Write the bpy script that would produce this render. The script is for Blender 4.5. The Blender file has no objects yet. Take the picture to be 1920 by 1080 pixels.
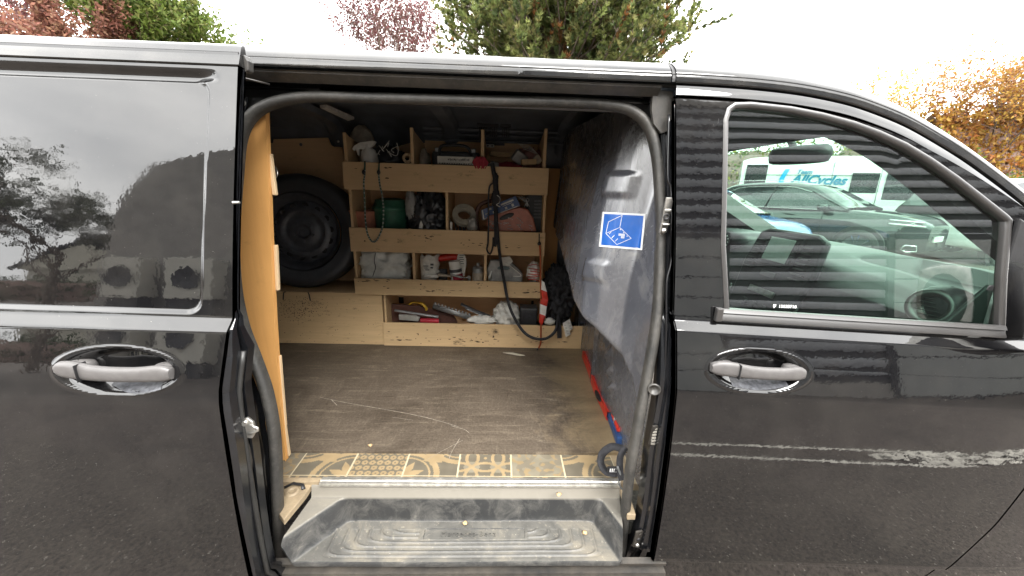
import bpy, math, random
import numpy as np
from mathutils import Vector, Matrix, noise, geometry

# ------------------------------------------------------------------ scene, camera, sky, sun, exposure
sc = bpy.context.scene
col = sc.collection
RND = random.Random(11)

FPX = 700.0
CAM = Vector((0.0, -0.835, 1.48))
_y, _p, _r = math.radians(2.0), math.radians(15.0), math.radians(1.8)
CF = Vector((math.sin(_y) * math.cos(_p), math.cos(_y) * math.cos(_p), -math.sin(_p)))
_r0 = CF.cross(Vector((0, 0, 1))).normalized()
_u0 = _r0.cross(CF)
CR = _r0 * math.cos(_r) + _u0 * math.sin(_r)
CU = _u0 * math.cos(_r) - _r0 * math.sin(_r)
cam_d = bpy.data.cameras.new('camera')
cam = bpy.data.objects.new('camera', cam_d)
col.objects.link(cam)
cam.matrix_world = Matrix(((CR.x, CU.x, -CF.x, CAM.x), (CR.y, CU.y, -CF.y, CAM.y), (CR.z, CU.z, -CF.z, CAM.z), (0, 0, 0, 1)))
cam_d.sensor_width = 36.0
cam_d.lens = FPX / 1920.0 * 36.0
cam_d.clip_start = 0.02
cam_d.clip_end = 1500
sc.camera = cam

world = bpy.data.worlds.new('World')
sc.world = world
world.use_nodes = True
wt = world.node_tree
for n in list(wt.nodes):
    wt.nodes.remove(n)
wo = wt.nodes.new('ShaderNodeOutputWorld')
bg = wt.nodes.new('ShaderNodeBackground')
sky = wt.nodes.new('ShaderNodeTexSky')
sky.sky_type = 'NISHITA'
sky.sun_disc = False
sky.sun_elevation = math.radians(48)
sky.sun_rotation = math.radians(200)
sky.dust_density = 3.0
hsv = wt.nodes.new('ShaderNodeHueSaturation')
hsv.inputs['Saturation'].default_value = 0.12
wt.links.new(sky.outputs[0], hsv.inputs['Color'])
tc = wt.nodes.new('ShaderNodeTexCoord')
mp = wt.nodes.new('ShaderNodeMapping')
mp.inputs['Scale'].default_value = (1.0, 1.0, 3.2)
wt.links.new(tc.outputs['Generated'], mp.inputs[0])
nz = wt.nodes.new('ShaderNodeTexNoise')
nz.inputs['Scale'].default_value = 1.5
nz.inputs['Detail'].default_value = 7
nz.inputs['Roughness'].default_value = 0.5
nz.inputs['Distortion'].default_value = 0.5
wt.links.new(mp.outputs[0], nz.inputs['Vector'])
cr = wt.nodes.new('ShaderNodeValToRGB')
cr.color_ramp.elements[0].position = 0.3
cr.color_ramp.elements[0].color = (6.4, 6.5, 6.6, 1)
cr.color_ramp.elements[1].position = 0.72
cr.color_ramp.elements[1].color = (12.6, 12.4, 12.0, 1)
wt.links.new(nz.outputs[0], cr.inputs[0])
mx = wt.nodes.new('ShaderNodeMix')
mx.data_type = 'RGBA'
mx.inputs[0].default_value = 0.88
wt.links.new(hsv.outputs[0], mx.inputs[6])
wt.links.new(cr.outputs[0], mx.inputs[7])
wt.links.new(mx.outputs[2], bg.inputs['Color'])
bg.inputs['Strength'].default_value = 0.1
wt.links.new(bg.outputs[0], wo.inputs[0])

sun_d = bpy.data.lights.new('sun', 'SUN')
sun_d.energy = 0.9
sun_d.angle = math.radians(30)
sun_d.color = (1.0, 0.97, 0.93)
sun = bpy.data.objects.new('sun', sun_d)
col.objects.link(sun)
sun.rotation_euler = Vector((-0.25, 0.62, -0.75)).to_track_quat('-Z', 'Y').to_euler()

sc.view_settings.view_transform = 'Standard'
sc.view_settings.look = 'None'
sc.view_settings.exposure = 2.9
sc.view_settings.gamma = 1.0
sc.view_settings.use_curve_mapping = False
sc.cycles.use_denoising = True
sc.cycles.max_bounces = 10
sc.cycles.diffuse_bounces = 5
sc.cycles.glossy_bounces = 5
sc.cycles.transparent_max_bounces = 16
sc.cycles.sample_clamp_indirect = 8.0
sc.cycles.caustics_reflective = False
sc.cycles.caustics_refractive = False


# ------------------------------------------------------------------ points seen from the camera, put at a real depth
def ray(px, py):
    return CF + CR * ((px - 960) / FPX) - CU * ((py - 540) / FPX)


def at(px, py, Y):
    d = ray(px, py)
    return CAM + d * ((Y - CAM.y) / d.y)


def atz(px, py, Z):
    d = ray(px, py)
    return CAM + d * ((Z - CAM.z) / d.z)


# ------------------------------------------------------------------ materials
def lin(r, g, b):
    f = lambda c: (c / 255 / 12.92) if c <= 10 else ((c / 255 + 0.055) / 1.055) ** 2.4
    return (f(r), f(g), f(b), 1)


class NT:
    def __init__(self, name):
        self.m = bpy.data.materials.new(name)
        self.m.use_nodes = True
        self.t = self.m.node_tree
        self.b = self.t.nodes['Principled BSDF']
        self.out = self.t.nodes['Material Output']
        self.tc = None

    def n(self, typ, **kw):
        nd = self.t.nodes.new(typ)
        for k, v in kw.items():
            setattr(nd, k, v)
        return nd

    def l(self, a, b):
        self.t.links.new(a, b)

    def coord(self, scale=(1, 1, 1), rot=(0, 0, 0), which='Object'):
        if self.tc is None:
            self.tc = self.n('ShaderNodeTexCoord')
        m = self.n('ShaderNodeMapping')
        m.inputs['Scale'].default_value = scale
        m.inputs['Rotation'].default_value = rot
        self.l(self.tc.outputs[which], m.inputs[0])
        return m.outputs[0]

    def noise(self, scale, detail=4, rough=0.55, cs=(1, 1, 1), rot=(0, 0, 0), dist=0.0):
        nd = self.n('ShaderNodeTexNoise')
        nd.inputs['Scale'].default_value = scale
        nd.inputs['Detail'].default_value = detail
        nd.inputs['Roughness'].default_value = rough
        nd.inputs['Distortion'].default_value = dist
        self.l(self.coord(cs, rot), nd.inputs['Vector'])
        return nd.outputs[0]

    def ramp(self, fac, stops):
        nd = self.n('ShaderNodeValToRGB')
        e = nd.color_ramp.elements
        while len(e) < len(stops):
            e.new(0.5)
        for k, (p, c) in enumerate(stops):
            e[k].position = p
            if not hasattr(c, '__len__'):
                c = (c, c, c, 1)
            e[k].color = c if len(c) == 4 else (*c, 1)
        self.l(fac, nd.inputs[0])
        return nd.outputs[0]

    def mix(self, fac, a, b, mode='MIX'):
        nd = self.n('ShaderNodeMix', data_type='RGBA', blend_type=mode)
        for sock, val in ((nd.inputs[0], fac), (nd.inputs[6], a), (nd.inputs[7], b)):
            if hasattr(val, 'is_output'):
                self.l(val, sock)
            elif sock is nd.inputs[0]:
                sock.default_value = val
            else:
                sock.default_value = val if len(val) == 4 else (*val, 1)
        return nd.outputs[2]

    def set(self, **kw):
        names = dict(base='Base Color', rough='Roughness', metal='Metallic', ior='IOR', coat='Coat Weight',
                     spec='Specular IOR Level', trans='Transmission Weight', coatr='Coat Roughness')
        for k, v in kw.items():
            s = self.b.inputs[names.get(k, k)]
            if hasattr(v, 'is_output'):
                self.l(v, s)
            else:
                s.default_value = (*v, 1) if (hasattr(v, '__len__') and len(v) == 3) else v
        return self

    def bump(self, h, strength=0.3, dist=0.002):
        nd = self.n('ShaderNodeBump')
        nd.inputs['Strength'].default_value = strength
        nd.inputs['Distance'].default_value = dist
        self.l(h, nd.inputs['Height'])
        self.l(nd.outputs[0], self.b.inputs['Normal'])
        return self


def simple(name, c, rough=0.5, metal=0.0, var=0.25, scale=25.0, bump=0.0, spec=0.5, ior=1.5):
    q = NT(name)
    f = q.noise(scale, 5, 0.6)
    lo = tuple(x * (1 - var) for x in c[:3])
    hi = tuple(min(1, x * (1 + var)) for x in c[:3])
    q.set(base=q.ramp(f, [(0.3, lo), (0.7, hi)]), rough=rough, metal=metal, spec=spec, ior=ior)
    if bump:
        q.bump(q.noise(scale * 4, 4, 0.6), bump, 0.002)
    return q.m


def mat_paint(name, base, ior=2.1, dust=0.05):
    q = NT(name)
    d = q.noise(9, 6, 0.65)
    speck = q.noise(420, 2, 0.5)
    spk = q.ramp(speck, [(0.76, 0.0), (0.80, 1.0)])
    bc = q.mix(q.ramp(d, [(0.45, 0.0), (0.85, dust)]), base, (0.22, 0.20, 0.17))
    bc = q.mix(spk, bc, (0.30, 0.28, 0.25))
    q.set(base=bc, rough=q.ramp(d, [(0.4, 0.015), (0.8, 0.06)]), ior=ior)
    o = q.noise(55, 2, 0.5)
    q.bump(o, 0.12, 0.0006)
    return q.m


M = {}
M['paint'] = mat_paint('black_gloss_paint', (0.005, 0.005, 0.0055), 1.68)
M['paint_in'] = simple('black_inner_paint', (0.008, 0.0085, 0.010), 0.16, var=0.5, scale=14, ior=1.7)
M['rail_paint'] = mat_paint('roof_edge_paint', (0.012, 0.012, 0.012), 1.66, 0.15)


def mat_rubber(name, c, dust, rough=0.55):
    q = NT(name)
    a = q.noise(14, 8, 0.7)
    b = q.noise(90, 5, 0.7, cs=(1, 1, 1))
    g = q.mix(q.ramp(a, [(0.35, 0.0), (0.75, 0.7)]), c, dust)
    g = q.mix(q.ramp(b, [(0.5, 0.0), (0.8, 0.5)]), g, tuple(x * 1.3 for x in dust))
    q.set(base=g, rough=rough, spec=0.6)
    q.bump(b, 0.25, 0.001)
    return q.m


M['rubber'] = mat_rubber('dusty_black_rubber', (0.022, 0.022, 0.021), (0.10, 0.093, 0.082))
M['rubber_clean'] = mat_rubber('black_rubber', (0.012, 0.012, 0.012), (0.03, 0.03, 0.028), 0.45)
M['header'] = mat_rubber('dusty_header_metal', (0.03, 0.03, 0.03), (0.11, 0.10, 0.085), 0.42)
M['trim'] = simple('satin_grey_trim', (0.032, 0.030, 0.029), 0.36, var=0.12, scale=30, ior=1.9)
M['trim_dark'] = simple('dark_plastic_trim', (0.022, 0.022, 0.023), 0.45, var=0.2, scale=40, bump=0.1)
M['handle'] = simple('grey_textured_handle', (0.105, 0.10, 0.098), 0.42, var=0.12, scale=60, bump=0.12)
M['black'] = simple('black_plastic', (0.014, 0.014, 0.015), 0.5, var=0.3, scale=30, bump=0.1)
M['black_cloth'] = simple('black_fabric', (0.020, 0.020, 0.023), 0.8, var=0.5, scale=60, bump=0.5)
M['metal'] = simple('zinc_metal', (0.52, 0.51, 0.48), 0.35, 0.9, var=0.3, scale=40, bump=0.15)
M['alu'] = simple('scratched_aluminium', (0.55, 0.53, 0.48), 0.32, 0.75, var=0.35, scale=30, bump=0.15)
M['dark_metal'] = simple('dark_navy_metal', (0.13, 0.145, 0.17), 0.36, 0.0, var=0.35, scale=8, bump=0.05, ior=1.6)


def mat_ply(name, c, stain=0.3, grain=0.35, ax=0, rough=0.55):
    q = NT(name)
    cs = [9, 9, 9]
    cs[ax] = 0.8
    if ax == 0:
        cs = [0.8, 9, 12]
    elif ax == 2:
        cs = [12, 9, 0.8]
    g = q.noise(6, 6, 0.6, cs=tuple(cs), dist=0.6)
    blot = q.noise(3.5, 4, 0.6)
    base = q.mix(q.ramp(g, [(0.3, 0.0), (0.75, grain)]), c, tuple(x * 0.62 for x in c))
    base = q.mix(q.ramp(blot, [(0.35, 0.0), (0.8, 0.35)]), base, tuple(x * y for x, y in zip(c, (0.72, 0.66, 0.6))))
    st = q.noise(17, 7, 0.72, cs=(0.8, 1, 1.6))
    s2 = q.noise(5, 3, 0.5)
    m = q.n('ShaderNodeMath', operation='MULTIPLY')
    q.l(q.ramp(st, [(0.58, 0.0), (0.72, 1.0)]), m.inputs[0])
    q.l(q.ramp(s2, [(0.42, 0.0), (0.62, stain)]), m.inputs[1])
    base = q.mix(m.outputs[0], base, (0.045, 0.03, 0.018))
    fl = q.noise(240, 3, 0.6)
    base = q.mix(q.ramp(fl, [(0.62, 0.0), (0.75, 0.22)]), base, (0.16, 0.09, 0.04))
    q.set(base=base, rough=rough, spec=0.35)
    q.bump(g, 0.12, 0.001)
    return q.m


M['ply'] = mat_ply('birch_plywood', (0.72, 0.51, 0.29), 0.9)
M['ply_orange'] = mat_ply('varnished_plywood', (0.70, 0.37, 0.125), 0.3, 0.25, 2, 0.42)
M['ply_dark'] = mat_ply('worn_lining_plywood', (0.76, 0.52, 0.30), 0.4)
M['ply_dirty'] = mat_ply('dirty_plywood', (0.64, 0.455, 0.25), 1.0, 0.5)
M['ply_edge'] = mat_ply('plywood_edge', (0.72, 0.54, 0.33), 0.1, 0.6, 2)


def mat_floor():
    q = NT('scuffed_floor_board')
    a = q.noise(2.6, 8, 0.68, dist=0.8)
    s1 = q.noise(7, 8, 0.75, cs=(0.5, 5, 1), rot=(0, 0, 0.5), dist=1.2)
    s2 = q.noise(9, 8, 0.75, cs=(6, 0.6, 1), rot=(0, 0, 0.7), dist=2.2)
    s3 = q.noise(6, 8, 0.75, cs=(0.7, 7, 1), rot=(0, 0, -0.9), dist=1.0)
    c = q.ramp(a, [(0.3, (0.048, 0.037, 0.027)), (0.55, (0.105, 0.084, 0.063)), (0.75, (0.165, 0.133, 0.098))])
    for s, w in ((s1, 0.5), (s2, 0.4), (s3, 0.55)):
        c = q.mix(q.ramp(s, [(0.55, 0.0), (0.72, w)]), c, (0.29, 0.24, 0.175))
        c = q.mix(q.ramp(s, [(0.30, 0.75), (0.4, 0.0)]), c, (0.03, 0.02, 0.014))
    fine = q.noise(120, 6, 0.7)
    c = q.mix(q.ramp(fine, [(0.35, 0.45), (0.6, 0.0)]), c, (0.02, 0.015, 0.01))
    c = q.mix(q.ramp(fine, [(0.66, 0.0), (0.74, 0.5)]), c, (0.34, 0.29, 0.22))
    # sandy dust that has collected in the corner by the bulkhead
    sp = q.n('ShaderNodeSeparateXYZ')
    q.l(q.coord(), sp.inputs[0])
    ad = q.n('ShaderNodeMath', operation='MULTIPLY_ADD')
    q.l(a, ad.inputs[0]); ad.inputs[1].default_value = 0.6
    q.l(sp.outputs[0], ad.inputs[2])
    c = q.mix(q.ramp(ad.outputs[0], [(0.52, 0.0), (0.78, 0.75)]), c, (0.30, 0.22, 0.12))
    q.set(base=c, rough=q.ramp(s2, [(0.3, 0.38), (0.7, 0.62)]), spec=0.4)
    q.bump(fine, 0.2, 0.001)
    return q.m


M['floor'] = mat_floor()


def mat_scuffed_grey():
    q = NT('scuffed_grey_metal')
    a = q.noise(3.0, 6, 0.6)
    s = q.noise(10, 9, 0.78, cs=(1, 1, 0.6), dist=1.6)
    s2 = q.noise(34, 8, 0.75, cs=(1, 4, 0.7), dist=2.0)
    c = q.ramp(a, [(0.3, (0.065, 0.070, 0.084)), (0.7, (0.125, 0.130, 0.148))])
    c = q.mix(q.ramp(s, [(0.56, 0.0), (0.70, 0.55)]), c, (0.36, 0.35, 0.33))
    c = q.mix(q.ramp(s2, [(0.62, 0.0), (0.72, 0.6)]), c, (0.5, 0.49, 0.46))
    c = q.mix(q.ramp(s, [(0.28, 0.6), (0.40, 0.0)]), c, (0.03, 0.032, 0.04))
    sp = q.n('ShaderNodeSeparateXYZ')
    q.l(q.coord(), sp.inputs[0])
    ad = q.n('ShaderNodeMath', operation='MULTIPLY_ADD')
    q.l(s, ad.inputs[0]); ad.inputs[1].default_value = 0.45
    q.l(sp.outputs[2], ad.inputs[2])
    c = q.mix(q.ramp(ad.outputs[0], [(0.0, 0.0), (1.0, 0.0)]), c, c)
    mr = q.n('ShaderNodeMapRange')
    q.l(ad.outputs[0], mr.inputs[0])
    mr.inputs[1].default_value = 1.74; mr.inputs[2].default_value = 1.86
    mr.inputs[3].default_value = 0.0; mr.inputs[4].default_value = 0.85
    c = q.mix(mr.outputs[0], c, (0.035, 0.032, 0.028))
    q.set(base=c, rough=q.ramp(s, [(0.35, 0.12), (0.6, 0.34)]), ior=2.3)
    q.bump(s, 0.18, 0.002)
    return q.m


M['bulk'] = mat_scuffed_grey()


def mat_step():
    q = NT('dusty_step_plastic')
    a = q.noise(5, 8, 0.7, dist=0.6)
    b = q.noise(70, 6, 0.7)
    c = q.ramp(a, [(0.3, (0.05, 0.049, 0.046)), (0.5, (0.11, 0.106, 0.095)), (0.72, (0.22, 0.195, 0.15))])
    c = q.mix(q.ramp(b, [(0.58, 0.0), (0.72, 0.55)]), c, (0.36, 0.32, 0.25))
    c = q.mix(q.ramp(q.noise(230, 2), [(0.73, 0.0), (0.76, 0.9)]), c, (0.62, 0.58, 0.5))
    # the upward-facing surfaces keep the dusty colour, the steep ones are mixed darker
    g = q.n('ShaderNodeNewGeometry')
    sp = q.n('ShaderNodeSeparateXYZ')
    q.l(g.outputs['Normal'], sp.inputs[0])
    c = q.mix(q.ramp(sp.outputs[2], [(0.55, 0.93), (0.985, 0.0)]), c, q.ramp(q.noise(14, 8, 0.75, dist=1.0), [(0.45, (0.022, 0.023, 0.024)), (0.62, (0.075, 0.073, 0.068)), (0.75, (0.16, 0.15, 0.13))]))
    sp2 = q.n('ShaderNodeSeparateXYZ')
    q.l(q.coord(), sp2.inputs[0])
    mr = q.n('ShaderNodeMapRange')
    q.l(sp2.outputs[2], mr.inputs[0])
    mr.inputs[1].default_value = 0.512; mr.inputs[2].default_value = 0.520
    mr.inputs[3].default_value = 0.0; mr.inputs[4].default_value = 0.8
    c = q.mix(mr.outputs[0], c, (0.27, 0.25, 0.21))
    q.set(base=c, rough=0.5, spec=0.45)
    q.bump(b, 0.3, 0.0015)
    return q.m


M['step'] = mat_step()


def mat_dusty(name, c, d):
    q = NT(name)
    a = q.noise(9, 8, 0.72)
    b = q.noise(60, 6, 0.7)
    k = q.mix(q.ramp(a, [(0.35, 0.0), (0.68, 1.0)]), c, d)
    k = q.mix(q.ramp(b, [(0.5, 0.0), (0.75, 0.5)]), k, tuple(x * 0.5 for x in d))
    q.set(base=k, rough=0.6)
    q.bump(b, 0.3, 0.002)
    return q.m


M['dust'] = mat_dusty('dust_covered_metal', (0.22, 0.17, 0.11), (0.42, 0.33, 0.21))
M['dust_dark'] = mat_dusty('dusty_black_metal', (0.012, 0.012, 0.012), (0.07, 0.06, 0.048))


def mat_glass(name, tint, ior=1.55):
    q = NT(name)
    q.t.nodes.remove(q.b)
    tr = q.n('ShaderNodeBsdfTransparent')
    tr.inputs[0].default_value = (*tint, 1)
    gl = q.n('ShaderNodeBsdfGlossy')
    gl.inputs['Roughness'].default_value = 0.0
    gl.inputs['Color'].default_value = (1, 1, 1, 1)
    lw = q.n('ShaderNodeLayerWeight')
    lw.inputs[0].default_value = 0.5
    pw = q.n('ShaderNodeMath', operation='POWER')
    q.l(lw.outputs['Facing'], pw.inputs[0]); pw.inputs[1].default_value = 5.0
    f0 = 2 * ((ior - 1) / (ior + 1)) ** 2
    mr = q.n('ShaderNodeMath', operation='MULTIPLY_ADD')
    q.l(pw.outputs[0], mr.inputs[0]); mr.inputs[1].default_value = (1 - f0) * 0.9; mr.inputs[2].default_value = f0
    m = q.n('ShaderNodeMixShader')
    q.l(mr.outputs[0], m.inputs[0])
    q.l(tr.outputs[0], m.inputs[1])
    q.l(gl.outputs[0], m.inputs[2])
    q.l(m.outputs[0], q.out.inputs[0])
    return q.m


M['glass'] = mat_glass('green_tinted_side_glass', (0.54, 0.73, 0.635), 1.66)
M['screen_glass'] = mat_glass('windscreen_glass', (0.80, 0.94, 0.87), 1.45)
M['car_glass'] = simple('dark_car_glass', (0.02, 0.025, 0.028), 0.03, ior=1.7, var=0.1)


def mat_attr(name, rough=0.7, spec=0.3, sss=False):
    q = NT(name)
    a = q.n('ShaderNodeAttribute')
    a.attribute_name = 'col'
    q.set(base=a.outputs[0], rough=rough, spec=spec)
    if sss:
        tl = q.n('ShaderNodeBsdfTranslucent')
        q.l(a.outputs[0], tl.inputs[0])
        m = q.n('ShaderNodeMixShader')
        m.inputs[0].default_value = 0.45
        q.l(q.b.outputs[0], m.inputs[1])
        q.l(tl.outputs[0], m.inputs[2])
        q.l(m.outputs[0], q.out.inputs[0])
    return q.m


M['leaf'] = mat_attr('leaves', 0.6, 0.3, True)
M['print'] = mat_attr('printed_vinyl', 0.35, 0.4)
M['bark'] = simple('bark', (0.11, 0.085, 0.065), 0.85, var=0.4, scale=12, bump=0.5)
M['twig'] = simple('twig_bark', (0.16, 0.105, 0.085), 0.85, var=0.3, scale=12)


# ------------------------------------------------------------------ mesh helpers
def origin_of(o):
    v = Vector((0, 0, 0))
    while o is not None:
        v += o.location
        o = o.parent
    return v


class MB:
    def __init__(self):
        self.v, self.f, self.c, self.m = [], [], [], []

    def add(self, vs, fs, colr=None, mi=0):
        b = len(self.v)
        self.v.extend([tuple(p) for p in vs])
        for f in fs:
            self.f.append(tuple(i + b for i in f))
            self.c.append(colr)
            self.m.append(mi)
        return self

    def box(self, x0, x1, y0, y1, z0, z1, T=None, colr=None, mi=0):
        vs = [Vector((x, y, z)) for x in (x0, x1) for y in (y0, y1) for z in (z0, z1)]
        if T is not None:
            vs = [T @ p for p in vs]
        self.add(vs, [(0, 1, 3, 2), (4, 6, 7, 5), (0, 4, 5, 1), (2, 3, 7, 6), (0, 2, 6, 4), (1, 5, 7, 3)], colr, mi)
        return self

    def cyl(self, p0, p1, r0, r1=None, n=12, caps=True, colr=None, mi=0):
        r1 = r0 if r1 is None else r1
        p0, p1 = Vector(p0), Vector(p1)
        t = (p1 - p0).normalized()
        a = t.cross(Vector((0, 0, 1)) if abs(t.z) < 0.9 else Vector((1, 0, 0))).normalized()
        b = t.cross(a)
        vs = []
        for p, r in ((p0, r0), (p1, r1)):
            for k in range(n):
                w = 2 * math.pi * k / n
                vs.append(p + a * (r * math.cos(w)) + b * (r * math.sin(w)))
        fs = [(k, (k + 1) % n, n + (k + 1) % n, n + k) for k in range(n)]
        if caps:
            fs += [tuple(range(n))[::-1], tuple(range(n, 2 * n))]
        self.add(vs, fs, colr, mi)
        return self

    def tube(self, pts, r, n=8, closed=False, flat=1.0, colr=None, up=None, mi=0, caps=True):
        pts = [Vector(p) for p in pts]
        m = len(pts)
        vs = []
        prev = None
        for i, p in enumerate(pts):
            if closed:
                t = (pts[(i + 1) % m] - pts[i - 1]).normalized()
            else:
                t = (pts[min(i + 1, m - 1)] - pts[max(i - 1, 0)]).normalized()
            if up is not None:
                a = t.cross(Vector(up))
                a = a.normalized() if a.length > 1e-6 else Vector((1, 0, 0))
            elif prev is None:
                a = t.cross(Vector((0, 0, 1)) if abs(t.z) < 0.9 else Vector((1, 0, 0))).normalized()
            else:
                a = (prev - t * prev.dot(t))
                a = a.normalized() if a.length > 1e-6 else t.orthogonal().normalized()
            prev = a
            b = t.cross(a)
            rr = r[i] if hasattr(r, '__len__') else r
            for k in range(n):
                w = 2 * math.pi * k / n
                vs.append(p + a * (rr * math.cos(w)) + b * (rr * flat * math.sin(w)))
        fs = []
        for i in range(m if closed else m - 1):
            j = (i + 1) % m
            for k in range(n):
                fs.append((i * n + k, i * n + (k + 1) % n, j * n + (k + 1) % n, j * n + k))
        if not closed and caps:
            fs += [tuple(range(n))[::-1], tuple(range((m - 1) * n, m * n))]
        self.add(vs, fs, colr, mi)
        return self

    def sweep(self, pts, prof, closed=False, up=(0, -1, 0), mi=0, pclosed=False):
        """profile points (a, b): a to the side (tangent x up), b along up"""
        pts = [Vector(p) for p in pts]
        up = Vector(up)
        m, n = len(pts), len(prof)
        vs = []
        for i, p in enumerate(pts):
            if closed:
                t = (pts[(i + 1) % m] - pts[i - 1])
            else:
                t = (pts[min(i + 1, m - 1)] - pts[max(i - 1, 0)])
            t.normalize()
            a = t.cross(up).normalized()
            b = a.cross(t).normalized()
            for (pa, pb) in prof:
                vs.append(p + a * pa + b * pb)
        fs = []
        for i in range(m if closed else m - 1):
            j = (i + 1) % m
            for k in range(n if pclosed else n - 1):
                kk = (k + 1) % n
                fs.append((i * n + k, i * n + kk, j * n + kk, j * n + k))
        self.add(vs, fs, None, mi)
        return self

    def lathe(self, prof, c, axis=(0, 0, 1), n=24, colr=None, mi=0, ref=None):
        """profile points (radius, height along axis)"""
        ax = Vector(axis).normalized()
        a = ax.cross(Vector((0, 0, 1)) if abs(ax.z) < 0.9 else Vector((1, 0, 0))).normalized()
        b = ax.cross(a)
        c = Vector(c)
        vs = []
        for (r, h) in prof:
            for k in range(n):
                w = 2 * math.pi * k / n
                vs.append(c + ax * h + a * (r * math.cos(w)) + b * (r * math.sin(w)))
        fs = []
        for i in range(len(prof) - 1):
            for k in range(n):
                fs.append((i * n + k, i * n + (k + 1) % n, (i + 1) * n + (k + 1) % n, (i + 1) * n + k))
        self.add(vs, fs, colr, mi)
        return self

    def prism(self, poly, d0, d1, O, U, V, colr=None, mi=0):
        """polygon (u, v) in plane O+uU+vV, extruded from d0 to d1 along U x V"""
        O, U, V = Vector(O), Vector(U), Vector(V)
        N = U.cross(V)
        n = len(poly)
        vs = [O + U * u + V * v + N * d0 for u, v in poly] + [O + U * u + V * v + N * d1 for u, v in poly]
        fs = [tuple(range(n))[::-1], tuple(range(n, 2 * n))] + [(k, (k + 1) % n, n + (k + 1) % n, n + k) for k in range(n)]
        self.add(vs, fs, colr, mi)
        return self

    def grid(self, P, nu, nv, closed_u=False, colr=None, mi=0):
        """P: list of nu*nv points (u major)"""
        fs = []
        for i in range(nu if closed_u else nu - 1):
            j = (i + 1) % nu
            for k in range(nv - 1):
                fs.append((i * nv + k, j * nv + k, j * nv + k + 1, i * nv + k + 1))
        self.add(P, fs, colr, mi)
        return self

    def lump(self, c, r, seed=0, amp=0.25, freq=2.0, nu=28, nv=18, flat=0.6, T=None, colr=None, box=0.0, ridge=False):
        c = Vector(c)
        vs = []
        for i in range(nu):
            for k in range(nv):
                th = 2 * math.pi * i / nu
                ph = math.pi * (0.02 + 0.96 * k / (nv - 1)) - math.pi / 2
                d = Vector((math.cos(th) * math.cos(ph), math.sin(th) * math.cos(ph), math.sin(ph)))
                if box:
                    mxx = max(abs(d.x), abs(d.y), abs(d.z))
                    d = d.lerp(d / mxx, box)
                q = d * freq + Vector((seed * 3.1, seed * 1.7, seed))
                h = noise.noise(q) + 0.5 * noise.noise(q * 2.3)
                if ridge:
                    h = 0.35 - abs(noise.noise(q)) * 1.6 - 0.6 * abs(noise.noise(q * 2.1)) - 0.45 * abs(noise.noise(q * 4.7)) - 0.25 * abs(noise.noise(q * 9.1))
                d = d * (1 + amp * h)
                p = Vector((d.x * r[0], d.y * r[1], d.z * r[2]))
                if p.z < -r[2] * flat:
                    p.z = -r[2] * flat
                if T is not None:
                    p = T @ p
                vs.append(c + p)
        self.grid(vs, nu, nv, True, colr)
        return self

    def build(self, name, mat, parent=None, smooth=False, bevel=0.0, label=None, cat=None, group=None, kind=None, loc=None, auto=None, local=False, solid=0.0, sub=0):
        me = bpy.data.meshes.new(name)
        if parent is not None and not local:
            o0 = origin_of(parent)
        elif loc is not None:
            o0 = Vector(loc)
        else:
            o0 = Vector((0, 0, 0))
        vs = np.array(self.v, dtype=float).reshape(-1, 3) - np.array(o0)
        me.from_pydata(vs.tolist(), [], self.f)
        mats = mat if isinstance(mat, (list, tuple)) else [mat]
        for m_ in mats:
            me.materials.append(M[m_] if isinstance(m_, str) else m_)
        if len(mats) > 1:
            me.polygons.foreach_set('material_index', self.m)
        if any(c is not None for c in self.c):
            ca = me.color_attributes.new('col', 'FLOAT_COLOR', 'CORNER')
            buf = []
            for f, c in zip(self.f, self.c):
                c = c or (0.5, 0.5, 0.5)
                buf.extend((*c[:3], 1.0) * len(f))
            ca.data.foreach_set('color', buf)
        if smooth:
            me.polygons.foreach_set('use_smooth', [True] * len(me.polygons))
        me.update()
        ob = bpy.data.objects.new(name, me)
        if loc is not None and parent is None:
            ob.location = loc
        col.objects.link(ob)
        if parent is not None:
            ob.parent = parent
        if solid:
            md = ob.modifiers.new('solid', 'SOLIDIFY')
            md.thickness = solid
            md.offset = -1
        if bevel:
            md = ob.modifiers.new('bevel', 'BEVEL')
            md.width = bevel
            md.segments = 2
            md.limit_method = 'ANGLE'
            md.angle_limit = math.radians(40)
        if sub:
            md = ob.modifiers.new('sub', 'SUBSURF')
            md.levels = md.render_levels = sub
        if auto is not None:
            try:
                me.set_sharp_from_angle(angle=math.radians(auto))
            except Exception:
                pass
        tag(ob, label, cat, group, kind)
        return ob


def tag(o, label=None, cat=None, group=None, kind=None):
    if label: o['label'] = label
    if cat: o['category'] = cat
    if group: o['group'] = group
    if kind: o['kind'] = kind
    return o


def thing(name, loc, label, cat, group=None):
    o = bpy.data.objects.new(name, None)
    o.location = loc
    o.empty_display_size = 0.1
    col.objects.link(o)
    return tag(o, label, cat, group)


def copy_tree(o, parent=None):
    c = o.copy()
    col.objects.link(c)
    c.parent = parent
    for ch in [k for k in bpy.data.objects if k.parent == o]:
        copy_tree(ch, c)
    return c


def text_polys(s, size=1.0, shear=0.0, extrude=0.0, bold=0.0, spacing=1.0, align='LEFT'):
    cu = bpy.data.curves.new('t', 'FONT')
    cu.body = s
    cu.size = size
    cu.shear = shear
    cu.extrude = extrude
    cu.offset = bold
    cu.space_character = spacing
    cu.align_x = align
    cu.resolution_u = 3
    ob = bpy.data.objects.new('t', cu)
    col.objects.link(ob)
    dg = bpy.context.evaluated_depsgraph_get()
    me = ob.evaluated_get(dg).to_mesh()
    vs = [v.co.copy() for v in me.vertices]
    fs = [tuple(p.vertices) for p in me.polygons]
    ob.evaluated_get(dg).to_mesh_clear()
    bpy.data.objects.remove(ob)
    bpy.data.curves.remove(cu)
    return vs, fs


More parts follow.
